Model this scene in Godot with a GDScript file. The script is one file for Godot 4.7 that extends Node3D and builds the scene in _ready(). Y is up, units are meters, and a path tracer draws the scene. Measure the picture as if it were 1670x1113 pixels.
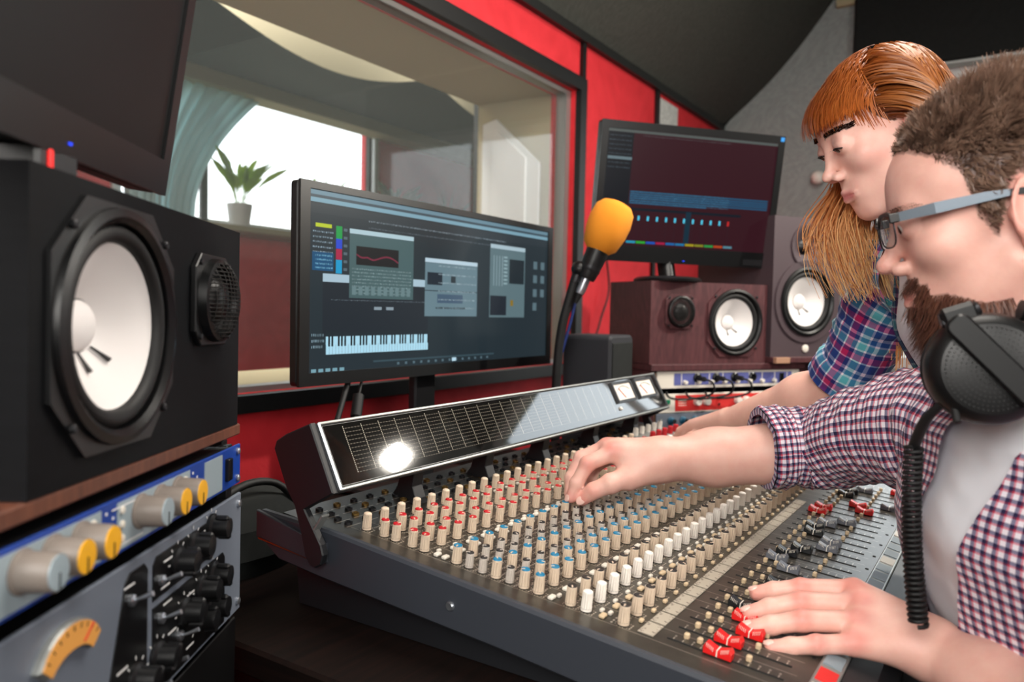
extends Node3D
# A recording studio control room: mixing console, two people, racks, loudspeakers, a window to the live room.
# World: x runs along the window wall, -z points at that wall, y is up, metres.

var M := {}          # materials
var MESH := {}       # shared meshes
var rng := RandomNumberGenerator.new()

const PITCH := 0.03175           # width of one console channel
const TILT := 0.09676            # slope of the console panel
const CON := Vector3(0, 0.85, 0) # console panel origin

func _ready() -> void:
	rng.seed = 7
	set_view()
	make_materials()
	build_room()
	build_live_room()
	build_lights()
	build_desk()
	build_console()
	build_centre_monitor()
	build_side_rack()
	build_far_corner()
	build_microphone()
	build_people()

# ------------------------------------------------------------------ view, air, exposure
func set_view() -> void:
	var cam := Camera3D.new()
	cam.name = "camera"
	var fwd := Vector3(0.83627, -0.04165, -0.54675)
	var right := Vector3(0.54796, 0.02071, 0.83625)
	var up := right.cross(fwd).normalized()
	var lens := CameraAttributesPhysical.new()
	lens.frustum_focal_length = 26.953
	lens.frustum_focus_distance = 1.02
	lens.exposure_aperture = 4.5
	cam.attributes = lens
	cam.near = 0.02
	cam.far = 60.0
	cam.keep_aspect = Camera3D.KEEP_HEIGHT
	cam.fov = 47.997
	cam.transform = Transform3D(Basis(right.normalized(), up, -fwd.normalized()), Vector3(-0.7017, 1.1659, 0.3178))
	add_child(cam)
	cam.current = true
	var env := Environment.new()
	env.background_mode = Environment.BG_SKY
	var sky := Sky.new()
	var sm := ProceduralSkyMaterial.new()
	sm.sky_top_color = Color(0.84, 0.89, 0.93)
	sm.sky_horizon_color = Color(0.95, 0.96, 0.94)
	sm.ground_horizon_color = Color(0.75, 0.76, 0.72)
	sm.ground_bottom_color = Color(0.4, 0.42, 0.38)
	sm.energy_multiplier = 4.0
	sky.sky_material = sm
	env.sky = sky
	env.tonemap_mode = Environment.TONE_MAPPER_LINEAR
	env.tonemap_exposure = 0.95
	env.sdfgi_enabled = true
	env.ssao_enabled = true
	env.ssil_enabled = true
	var we := WorldEnvironment.new()
	we.name = "environment"
	we.environment = env
	add_child(we)

# ------------------------------------------------------------------ nodes
var used := {}
func numbered(called: String) -> String:
	used[called] = used.get(called, -1) + 1
	return called if used[called] == 0 else "%s_%03d" % [called, used[called]]

func tag(o: Node, label: String, category := "", group := "", kind := "") -> Node:
	if label: o.set_meta("label", label)
	if category: o.set_meta("category", category)
	if group: o.set_meta("group", group)
	if kind: o.set_meta("kind", kind)
	return o

func thing(called: String, label: String, category: String, t := Transform3D.IDENTITY, group := "") -> Node3D:
	var o := Node3D.new()
	o.name = numbered(called)
	o.transform = t
	add_child(o)
	tag(o, label, category, group)
	return o

func part(parent: Node, called: String, mesh: Mesh, m: Material, t := Transform3D.IDENTITY) -> MeshInstance3D:
	var o := MeshInstance3D.new()
	o.name = called if parent != self else numbered(called)
	o.mesh = mesh
	if m: o.material_override = m
	o.transform = t
	parent.add_child(o, true)
	return o

func at(x: float, y: float, z: float) -> Transform3D:
	return Transform3D(Basis.IDENTITY, Vector3(x, y, z))

func turned(axis: Vector3, deg: float, p := Vector3.ZERO) -> Transform3D:
	return Transform3D(Basis(axis, deg_to_rad(deg)), p)

func frame(origin: Vector3, normal: Vector3, roll_deg := 0.0) -> Transform3D:
	# a frame whose z is the way a front faces, y up, x to the right of someone facing it
	var z := normal.normalized()
	var x := Vector3.UP.cross(z).normalized()
	var y := z.cross(x)
	var b := Basis(x, y, z)
	return Transform3D(b * Basis(Vector3(0, 0, 1), deg_to_rad(roll_deg)), origin)

func struct_box(called: String, lo: Vector3, hi: Vector3, m: Material) -> MeshInstance3D:
	var o := part(self, called, box(hi - lo, 0.0), m, Transform3D(Basis.IDENTITY, (lo + hi) * 0.5))
	o.set_meta("kind", "structure")
	return o

# ------------------------------------------------------------------ meshes
class Shape:
	# collects triangles; smooth vertices are shared, flat ones are not
	var v := PackedVector3Array()
	var n := PackedVector3Array()
	var uv := PackedVector2Array()
	var c := PackedColorArray()
	var ix := PackedInt32Array()
	var colored := false
	func quad(a: Vector3, b: Vector3, d: Vector3, e: Vector3, uvs := [], col := Color.WHITE) -> void:
		# corners run clockwise seen from outside
		var nn := (e - a).cross(b - a)
		if nn.length_squared() < 1e-18: nn = (e - d).cross(b - d) * -1.0
		nn = nn.normalized()
		var s := v.size()
		v.append_array([a, b, d, e])
		n.append_array([nn, nn, nn, nn])
		if uvs.size() == 4: uv.append_array(uvs)
		else: uv.append_array([Vector2(0, 0), Vector2(1, 0), Vector2(1, 1), Vector2(0, 1)])
		c.append_array([col, col, col, col])
		ix.append_array([s, s + 1, s + 2, s, s + 2, s + 3])
	func tri(a: Vector3, b: Vector3, d: Vector3, col := Color.WHITE) -> void:
		var nn := (d - a).cross(b - a).normalized()
		var s := v.size()
		v.append_array([a, b, d])
		n.append_array([nn, nn, nn])
		uv.append_array([Vector2(0, 0), Vector2(1, 0), Vector2(1, 1)])
		c.append_array([col, col, col])
		ix.append_array([s, s + 1, s + 2])
	func vert(p: Vector3, nn: Vector3, t := Vector2.ZERO, col := Color.WHITE) -> int:
		v.append(p); n.append(nn); uv.append(t); c.append(col)
		return v.size() - 1
	func add(mesh_arrays: Array, t: Transform3D) -> void:
		var s := v.size()
		var pv: PackedVector3Array = mesh_arrays[Mesh.ARRAY_VERTEX]
		var pn: PackedVector3Array = mesh_arrays[Mesh.ARRAY_NORMAL]
		for k in pv.size():
			v.append(t * pv[k]); n.append((t.basis * pn[k]).normalized())
		if mesh_arrays[Mesh.ARRAY_TEX_UV] != null: uv.append_array(mesh_arrays[Mesh.ARRAY_TEX_UV])
		else:
			for k in pv.size(): uv.append(Vector2.ZERO)
		for k in pv.size(): c.append(Color.WHITE)
		for k in mesh_arrays[Mesh.ARRAY_INDEX]: ix.append(k + s)
	func put(m: Mesh, t := Transform3D.IDENTITY) -> void:
		add(m.surface_get_arrays(0), t)
	func done() -> ArrayMesh:
		var a := []
		a.resize(Mesh.ARRAY_MAX)
		a[Mesh.ARRAY_VERTEX] = v
		a[Mesh.ARRAY_NORMAL] = n
		a[Mesh.ARRAY_TEX_UV] = uv
		if colored: a[Mesh.ARRAY_COLOR] = c
		a[Mesh.ARRAY_INDEX] = ix
		var m := ArrayMesh.new()
		m.add_surface_from_arrays(Mesh.PRIMITIVE_TRIANGLES, a)
		return m

func box(size: Vector3, bevel := 0.002) -> ArrayMesh:
	var key := "box%.4f,%.4f,%.4f,%.4f" % [size.x, size.y, size.z, bevel]
	if MESH.has(key): return MESH[key]
	var s := Shape.new()
	var h := size * 0.5
	var b := minf(bevel, minf(h.x, minf(h.y, h.z)) * 0.9)
	if b <= 0.00001:
		for axis in 3:
			for sg in [-1.0, 1.0]:
				var nn := Vector3.ZERO; nn[axis] = sg
				var p := Vector3.ZERO; p[(axis + 1) % 3] = 1.0
				var q := nn.cross(p)
				var o := nn * h[axis]
				var ph := p * h[(axis + 1) % 3]
				var qh := q * h[(axis + 2) % 3]
				s.quad(o - ph + qh, o + ph + qh, o + ph - qh, o - ph - qh)
	else:
		for axis in 3:
			for sg in [-1.0, 1.0]:
				var nn := Vector3.ZERO; nn[axis] = sg
				var a1 := (axis + 1) % 3
				var a2 := (axis + 2) % 3
				var p := Vector3.ZERO; p[a1] = 1.0
				var q := nn.cross(p)
				var o := nn * h[axis]
				var ph := p * (h[a1] - b)
				var qh := q * (h[a2] - b)
				s.quad(o - ph + qh, o + ph + qh, o + ph - qh, o - ph - qh)
		# edges
		for axis in 3:
			var a1 := (axis + 1) % 3
			var a2 := (axis + 2) % 3
			for s1 in [-1.0, 1.0]:
				for s2 in [-1.0, 1.0]:
					var p1 := Vector3.ZERO; p1[a1] = s1 * h[a1]; p1[a2] = s2 * (h[a2] - b)
					var p2 := Vector3.ZERO; p2[a1] = s1 * (h[a1] - b); p2[a2] = s2 * h[a2]
					var e := Vector3.ZERO; e[axis] = h[axis] - b
					var out := Vector3.ZERO; out[a1] = s1; out[a2] = s2
					out_quad(s, p1 - e, p1 + e, p2 + e, p2 - e, out)
		for sx in [-1.0, 1.0]:
			for sy in [-1.0, 1.0]:
				for sz in [-1.0, 1.0]:
					var pa := Vector3(sx * h.x, sy * (h.y - b), sz * (h.z - b))
					var pb := Vector3(sx * (h.x - b), sy * h.y, sz * (h.z - b))
					var pc := Vector3(sx * (h.x - b), sy * (h.y - b), sz * h.z)
					if (pc - pa).cross(pb - pa).dot(Vector3(sx, sy, sz)) > 0: s.tri(pa, pb, pc)
					else: s.tri(pa, pc, pb)
	MESH[key] = s.done()
	return MESH[key]

func out_quad(s: Shape, a: Vector3, b: Vector3, c: Vector3, d: Vector3, out: Vector3, uvs := []) -> void:
	if (d - a).cross(b - a).dot(out) > 0: s.quad(a, b, c, d, uvs)
	else:
		var u2 := uvs.duplicate()
		if uvs.size() == 4: u2 = [uvs[0], uvs[3], uvs[2], uvs[1]]
		s.quad(a, d, c, b, u2)

# profile: points (radius, height) from bottom to top; turned about y
func lathe(profile: Array, segs := 16, smooth := true) -> ArrayMesh:
	var s := Shape.new()
	lathe_into(s, profile, segs, smooth)
	return s.done()

func lathe_into(s: Shape, profile: Array, segs := 16, smooth := true, t := Transform3D.IDENTITY) -> void:
	# normals are shared along the profile where it bends by less than about 40 degrees
	var nn := []
	for k in profile.size() - 1:
		var d: Vector2 = profile[k + 1] - profile[k]
		nn.append(Vector2(d.y, -d.x).normalized() if d.length() > 1e-7 else Vector2.ZERO)
	for k in profile.size() - 1:
		var a: Vector2 = profile[k]
		var b: Vector2 = profile[k + 1]
		if a.distance_to(b) < 1e-7: continue
		var na: Vector2 = nn[k]; var nb: Vector2 = nn[k]
		if smooth and k > 0 and nn[k].dot(nn[k - 1]) > 0.76: na = (nn[k] + nn[k - 1]).normalized()
		if smooth and k < nn.size() - 1 and nn[k].dot(nn[k + 1]) > 0.76: nb = (nn[k] + nn[k + 1]).normalized()
		var start := s.v.size()
		for j in segs + 1:
			var w := TAU * j / segs
			var cs := cos(w); var sn := sin(w)
			s.vert(t * Vector3(a.x * cs, a.y, a.x * sn), (t.basis * Vector3(na.x * cs, na.y, na.x * sn)).normalized(), Vector2(float(j) / segs, a.y))
			s.vert(t * Vector3(b.x * cs, b.y, b.x * sn), (t.basis * Vector3(nb.x * cs, nb.y, nb.x * sn)).normalized(), Vector2(float(j) / segs, b.y))
		for j in segs:
			var p := start + j * 2
			s.ix.append_array([p, p + 3, p + 1, p, p + 2, p + 3])

# a round bar through points; radii one number or one per point
func tube(pts: Array, radius, segs := 8, caps := true) -> ArrayMesh:
	var s := Shape.new()
	tube_into(s, pts, radius, segs, caps)
	return s.done()

func tube_into(s: Shape, pts: Array, radius, segs := 8, caps := true) -> void:
	var side := Vector3.ZERO
	var start := s.v.size()
	var cnt := pts.size()
	var run := 0.0
	for k in cnt:
		var p: Vector3 = pts[k]
		var tan: Vector3 = ((pts[mini(k + 1, cnt - 1)] as Vector3) - (pts[maxi(k - 1, 0)] as Vector3)).normalized()
		if k == 0: side = tan.cross(Vector3.UP if absf(tan.y) < 0.9 else Vector3.RIGHT).normalized()
		else: side = (side - tan * side.dot(tan)).normalized()
		var oth := tan.cross(side)
		var r: float = radius[k] if radius is Array else radius
		if k > 0: run += p.distance_to(pts[k - 1])
		for j in segs + 1:
			var w := TAU * j / segs
			var nn := side * cos(w) + oth * sin(w)
			s.vert(p + nn * r, nn, Vector2(float(j) / segs, run))
	for k in cnt - 1:
		for j in segs:
			var a := start + k * (segs + 1) + j
			var b := a + segs + 1
			s.ix.append_array([a, b + 1, a + 1, a, b, b + 1])
	if caps:
		for e in [0, cnt - 1]:
			var p: Vector3 = pts[e]
			var q: Vector3 = pts[1] if e == 0 else pts[cnt - 2]
			var nn := (p - q).normalized()
			var cidx := s.vert(p, nn)
			var ring := []
			for j in segs + 1: ring.append(s.vert(s.v[start + e * (segs + 1) + j], nn))
			for j in segs:
				if e == 0: s.ix.append_array([cidx, ring[j], ring[j + 1]])
				else: s.ix.append_array([cidx, ring[j + 1], ring[j]])

# a flat outline (counter-clockwise or not) given depth along z, centred on z = 0
func extrude(poly: PackedVector2Array, depth: float, bevel := 0.0) -> ArrayMesh:
	var s := Shape.new()
	var p := poly
	if not Geometry2D.is_polygon_clockwise(p) == false: p.reverse()
	# p now counter-clockwise
	var inner := p
	if bevel > 0.0:
		var off := Geometry2D.offset_polygon(p, -bevel, Geometry2D.JOIN_MITER)
		if off.size() == 1 and off[0].size() == p.size():
			# match starting corners
			inner = off[0]
			if Geometry2D.is_polygon_clockwise(inner): inner.reverse()
			var best := 0
			for k in inner.size():
				if inner[k].distance_squared_to(p[0]) < inner[best].distance_squared_to(p[0]): best = k
			var turned_p := PackedVector2Array()
			for k in inner.size(): turned_p.append(inner[(k + best) % inner.size()])
			inner = turned_p
		else: bevel = 0.0
	var h := depth * 0.5
	var tris := Geometry2D.triangulate_polygon(inner)
	for k in range(0, tris.size(), 3):
		var a := inner[tris[k]]; var b := inner[tris[k + 1]]; var c := inner[tris[k + 2]]
		if (b - a).cross(c - a) < 0:
			var w := b; b = c; c = w
		s.tri(Vector3(a.x, a.y, h), Vector3(c.x, c.y, h), Vector3(b.x, b.y, h))
		s.tri(Vector3(a.x, a.y, -h), Vector3(b.x, b.y, -h), Vector3(c.x, c.y, -h))
	for k in p.size():
		var a := p[k]; var b := p[(k + 1) % p.size()]
		var d := b - a
		var out := Vector3(d.y, -d.x, 0)
		out_quad(s, Vector3(a.x, a.y, h - bevel), Vector3(b.x, b.y, h - bevel), Vector3(b.x, b.y, -h + bevel), Vector3(a.x, a.y, -h + bevel), out)
		if bevel > 0.0:
			var ia := inner[k]; var ib := inner[(k + 1) % p.size()]
			out_quad(s, Vector3(a.x, a.y, h - bevel), Vector3(b.x, b.y, h - bevel), Vector3(ib.x, ib.y, h), Vector3(ia.x, ia.y, h), out + Vector3(0, 0, 1))
			out_quad(s, Vector3(a.x, a.y, -h + bevel), Vector3(b.x, b.y, -h + bevel), Vector3(ib.x, ib.y, -h), Vector3(ia.x, ia.y, -h), out - Vector3(0, 0, 1))
	return s.done()

func round_rect(w: float, h: float, r: float, k := 4) -> PackedVector2Array:
	var p := PackedVector2Array()
	for q in 4:
		var c := Vector2((w * 0.5 - r) * (1 if q == 0 or q == 3 else -1), (h * 0.5 - r) * (1 if q < 2 else -1))
		for j in k + 1:
			var a := PI * 0.5 * q + PI * 0.5 * j / k
			p.append(c + Vector2(cos(a), sin(a)) * r)
	return p

func smooth_path(pts: Array, per := 8) -> Array:
	var c := Curve3D.new()
	for k in pts.size():
		var p: Vector3 = pts[k]
		var d: Vector3 = ((pts[mini(k + 1, pts.size() - 1)] as Vector3) - (pts[maxi(k - 1, 0)] as Vector3)) / 6.0
		c.add_point(p, -d, d)
	var out := []
	for k in pts.size() - 1:
		for j in per: out.append(c.sample(k, float(j) / per))
	out.append(pts[-1])
	return out

# a wide flat screen with picture coordinates
func screen_mesh(w: float, h: float) -> ArrayMesh:
	var s := Shape.new()
	s.quad(Vector3(-w / 2, h / 2, 0), Vector3(w / 2, h / 2, 0), Vector3(w / 2, -h / 2, 0), Vector3(-w / 2, -h / 2, 0), [Vector2(0, 0), Vector2(1, 0), Vector2(1, 1), Vector2(0, 1)])
	return s.done()

# ------------------------------------------------------------------ materials
func mat(key: String, col: Color, rough := 0.6, metal := 0.0) -> StandardMaterial3D:
	var m := StandardMaterial3D.new()
	m.albedo_color = col
	m.roughness = rough
	m.metallic = metal
	m.resource_name = key
	M[key] = m
	return m

func noise_tex(size: int, freq: float, lo: Color, hi: Color, seed_ := 1, kind := FastNoiseLite.TYPE_SIMPLEX_SMOOTH, stretch := Vector2.ONE, octaves := 4) -> ImageTexture:
	var f := FastNoiseLite.new()
	f.seed = seed_
	f.noise_type = kind
	f.frequency = freq
	f.fractal_octaves = octaves
	var img := Image.create_empty(size, size, false, Image.FORMAT_RGB8)
	for y in size:
		for x in size:
			# wraps round so that repeats join
			var a := TAU * x / size; var b := TAU * y / size
			var r := size / TAU
			var q := Vector3(cos(a) * r * stretch.x, sin(a) * r * stretch.x, 0)
			var t := f.get_noise_3d(q.x + cos(b) * r * stretch.y * 0.61, q.y + sin(b) * r * stretch.y * 0.83, sin(b) * r * stretch.y - cos(b) * r * stretch.y * 0.37)
			img.set_pixel(x, y, lo.lerp(hi, clampf(t * 0.75 + 0.5, 0, 1)))
	return ImageTexture.create_from_image(img)

func bumped(m: StandardMaterial3D, tex: Texture2D, cm: float, scale := 1.0, world := true) -> StandardMaterial3D:
	m.heightmap_enabled = true
	m.heightmap_texture = tex
	m.heightmap_scale = cm
	if world: triplanar(m, scale)
	return m

func triplanar(m: StandardMaterial3D, scale: float, world := true) -> void:
	m.uv1_triplanar = true
	m.uv1_world_triplanar = world
	m.uv1_scale = Vector3.ONE * scale

func textured(key: String, tex: Texture2D, rough: float, scale := 0.0, metal := 0.0) -> StandardMaterial3D:
	var m := mat(key, Color.WHITE, rough, metal)
	m.albedo_texture = tex
	if scale > 0: triplanar(m, scale)
	return m

func screen_mat(key: String, img: Image, glow: float, gloss := 0.25) -> StandardMaterial3D:
	var m := mat(key, Color(0.012, 0.012, 0.014), gloss)
	m.emission_enabled = true
	m.emission_texture = ImageTexture.create_from_image(img)
	m.emission = Color.BLACK
	m.emission_energy_multiplier = glow
	m.metallic_specular = 0.35
	return m

func make_materials() -> void:
	var fine := noise_tex(256, 0.25, Color.BLACK, Color.WHITE, 3)
	var grainy := noise_tex(256, 0.6, Color.BLACK, Color.WHITE, 5)
	var m: StandardMaterial3D
	m = textured("red_wall", noise_tex(256, 0.03, Color(0.82, 0.125, 0.165), Color(0.89, 0.175, 0.215), 11), 0.75, 1.4)
	bumped(m, grainy, 0.05, 1.4)
	mat("frame_black", Color(0.035, 0.035, 0.04), 0.45)
	mat("trim_black", Color(0.075, 0.08, 0.075), 0.5)
	m = textured("ceiling_fabric", noise_tex(512, 0.12, Color(0.22, 0.225, 0.205), Color(0.31, 0.315, 0.29), 21), 0.9, 1.2)
	bumped(m, grainy, 0.12, 1.2)
	m = textured("grey_fabric", noise_tex(256, 0.1, Color(0.55, 0.58, 0.57), Color(0.63, 0.66, 0.65), 22), 0.9, 1.5)
	bumped(m, grainy, 0.1, 1.5)
	textured("black_fabric", noise_tex(256, 0.15, Color(0.06, 0.075, 0.07), Color(0.1, 0.115, 0.11), 23), 0.9, 1.5)
	mat("beige_wall", Color(0.70, 0.66, 0.53), 0.8)
	mat("cream_ceiling", Color(0.72, 0.69, 0.58), 0.8)
	mat("dark_beam", Color(0.13, 0.15, 0.17), 0.7)
	mat("white_paint", Color(0.86, 0.87, 0.86), 0.5)
	mat("floor_wood", Color(0.22, 0.13, 0.09), 0.5)
	m = textured("desk_wood", noise_tex(512, 0.02, Color(0.055, 0.033, 0.027), Color(0.115, 0.065, 0.05), 31, FastNoiseLite.TYPE_SIMPLEX_SMOOTH, Vector2(0.35, 6.0)), 0.7, 2.0)
	m.metallic_specular = 0.25
	m = textured("board_wood", noise_tex(256, 0.03, Color(0.29, 0.16, 0.115), Color(0.47, 0.28, 0.2), 32, FastNoiseLite.TYPE_SIMPLEX_SMOOTH, Vector2(6.0, 0.4)), 0.5, 3.0, 0.0)
	m = textured("brown_veneer", noise_tex(512, 0.02, Color(0.24, 0.125, 0.14), Color(0.38, 0.215, 0.225), 33, FastNoiseLite.TYPE_SIMPLEX_SMOOTH, Vector2(3.5, 0.7)), 0.5, 3.0)
	mat("plum_cabinet", Color(0.27, 0.215, 0.235), 0.6)
	mat("pale_wood", Color(0.66, 0.5, 0.4), 0.6)
	m = mat("glass", Color(0.9, 0.95, 0.93, 0.06), 0.02)
	m.transparency = BaseMaterial3D.TRANSPARENCY_ALPHA
	m = mat("lens_glass", Color(0.95, 0.97, 1.0, 0.05), 0.02)
	m.transparency = BaseMaterial3D.TRANSPARENCY_ALPHA
	mat("rubber", Color(0.03, 0.03, 0.034), 0.6)
	mat("plastic_black", Color(0.045, 0.047, 0.055), 0.42)
	mat("satin_black", Color(0.03, 0.032, 0.038), 0.35)
	mat("console_side", Color(0.2, 0.215, 0.245), 0.5)
	mat("console_dark", Color(0.085, 0.09, 0.105), 0.5)
	mat("steel", Color(0.72, 0.74, 0.77), 0.3, 0.9)
	mat("dark_steel", Color(0.2, 0.2, 0.21), 0.4, 0.7)
	mat("brass", Color(0.55, 0.44, 0.25), 0.4, 0.8)
	mat("alu", Color(0.6, 0.61, 0.6), 0.4, 0.6)
	mat("knob_beige", Color(0.83, 0.75, 0.66), 0.5)
	mat("knob_white", Color(0.93, 0.9, 0.86), 0.5)
	mat("knob_grey", Color(0.76, 0.72, 0.68), 0.5)
	mat("cap_red", Color(0.72, 0.09, 0.13), 0.45)
	mat("cap_blue", Color(0.10, 0.47, 0.62), 0.45)
	mat("cap_black", Color(0.16, 0.145, 0.14), 0.5)
	mat("button_beige", Color(0.78, 0.69, 0.56), 0.55)
	mat("button_white", Color(0.85, 0.82, 0.77), 0.55)
	mat("fader_red", Color(0.85, 0.09, 0.09), 0.4)
	mat("fader_black", Color(0.06, 0.07, 0.085), 0.4)
	mat("fader_grey", Color(0.4, 0.41, 0.44), 0.45)
	mat("fader_line", Color(0.92, 0.9, 0.85), 0.5)
	mat("slot", Color(0.02, 0.02, 0.02), 0.7)
	mat("cone_white", Color(0.93, 0.91, 0.9), 0.75)
	mat("cone_glue", Color(0.13, 0.12, 0.12), 0.4)
	m = textured("cabinet_black", noise_tex(256, 0.05, Color(0.035, 0.04, 0.05), Color(0.06, 0.065, 0.075), 41, FastNoiseLite.TYPE_SIMPLEX_SMOOTH, Vector2(1.0, 5.0)), 0.6, 3.0)
	m.metallic_specular = 0.25
	mat("grille", Color(0.16, 0.155, 0.15), 0.5, 0.5)
	mat("unit_grey", Color(0.60, 0.66, 0.69), 0.45, 0.1)
	mat("unit_blue", Color(0.03, 0.22, 0.56), 0.45)
	mat("unit_slate", Color(0.45, 0.48, 0.53), 0.4, 0.2)
	mat("knob_taupe", Color(0.50, 0.46, 0.43), 0.45)
	mat("cap_yellow", Color(0.93, 0.68, 0.13), 0.45)
	mat("print_white", Color(0.85, 0.85, 0.85), 0.6)
	mat("print_red", Color(0.8, 0.12, 0.1), 0.6)
	mat("mic_foam", Color(0.96, 0.6, 0.15), 0.95)
	bumped(M["mic_foam"], grainy, 0.05, 14.0)
	mat("blue_cable", Color(0.06, 0.16, 0.42), 0.5)
	mat("white_label", Color(0.86, 0.84, 0.8), 0.7)
	mat("rail_card", Color(0.52, 0.57, 0.6), 0.6)
	mat("red_label", Color(0.85, 0.13, 0.12), 0.6)
	mat("green_label", Color(0.05, 0.52, 0.37), 0.6)
	mat("led_blue", Color(0.1, 0.2, 0.9), 0.4)
	M["led_blue"].emission_enabled = true
	M["led_blue"].emission = Color(0.15, 0.3, 1.0)
	mat("red_panel", Color(0.83, 0.2, 0.19), 0.5)
	mat("violet_panel", Color(0.36, 0.38, 0.62), 0.5)
	mat("ivory", Color(0.9, 0.87, 0.82), 0.5)
	mat("knob_teal", Color(0.08, 0.32, 0.42), 0.45)
	mat("leaf_green", Color(0.42, 0.55, 0.12), 0.5)
	M["leaf_green"].backlight_enabled = true
	M["leaf_green"].backlight = Color(0.5, 0.6, 0.15)
	mat("leaf_dark", Color(0.22, 0.26, 0.14), 0.5)
	mat("pot_white", Color(0.88, 0.87, 0.85), 0.4)
	mat("umbrella_ribs", Color(0.1, 0.1, 0.1), 0.4, 0.6)
	mat("blue_sticker", Color(0.1, 0.5, 0.8), 0.5)
	M["soft"] = fine
	M["grainy"] = grainy

# ------------------------------------------------------------------ the control room
func boxes_mesh(list: Array) -> ArrayMesh:
	var s := Shape.new()
	for b in list:
		var lo: Vector3 = b[0]; var hi: Vector3 = b[1]
		s.put(box(hi - lo, 0.0), Transform3D(Basis.IDENTITY, (lo + hi) * 0.5))
	return s.done()

func structure(called: String, mesh: Mesh, m: Material, t := Transform3D.IDENTITY) -> MeshInstance3D:
	var o := part(self, called, mesh, m, t)
	o.set_meta("kind", "structure")
	return o

const WZ := -1.0      # face of the window wall
const OX0 := -1.1     # window opening
const OX1 := 1.69
const OY0 := 0.98
const OY1 := 1.936

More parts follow.
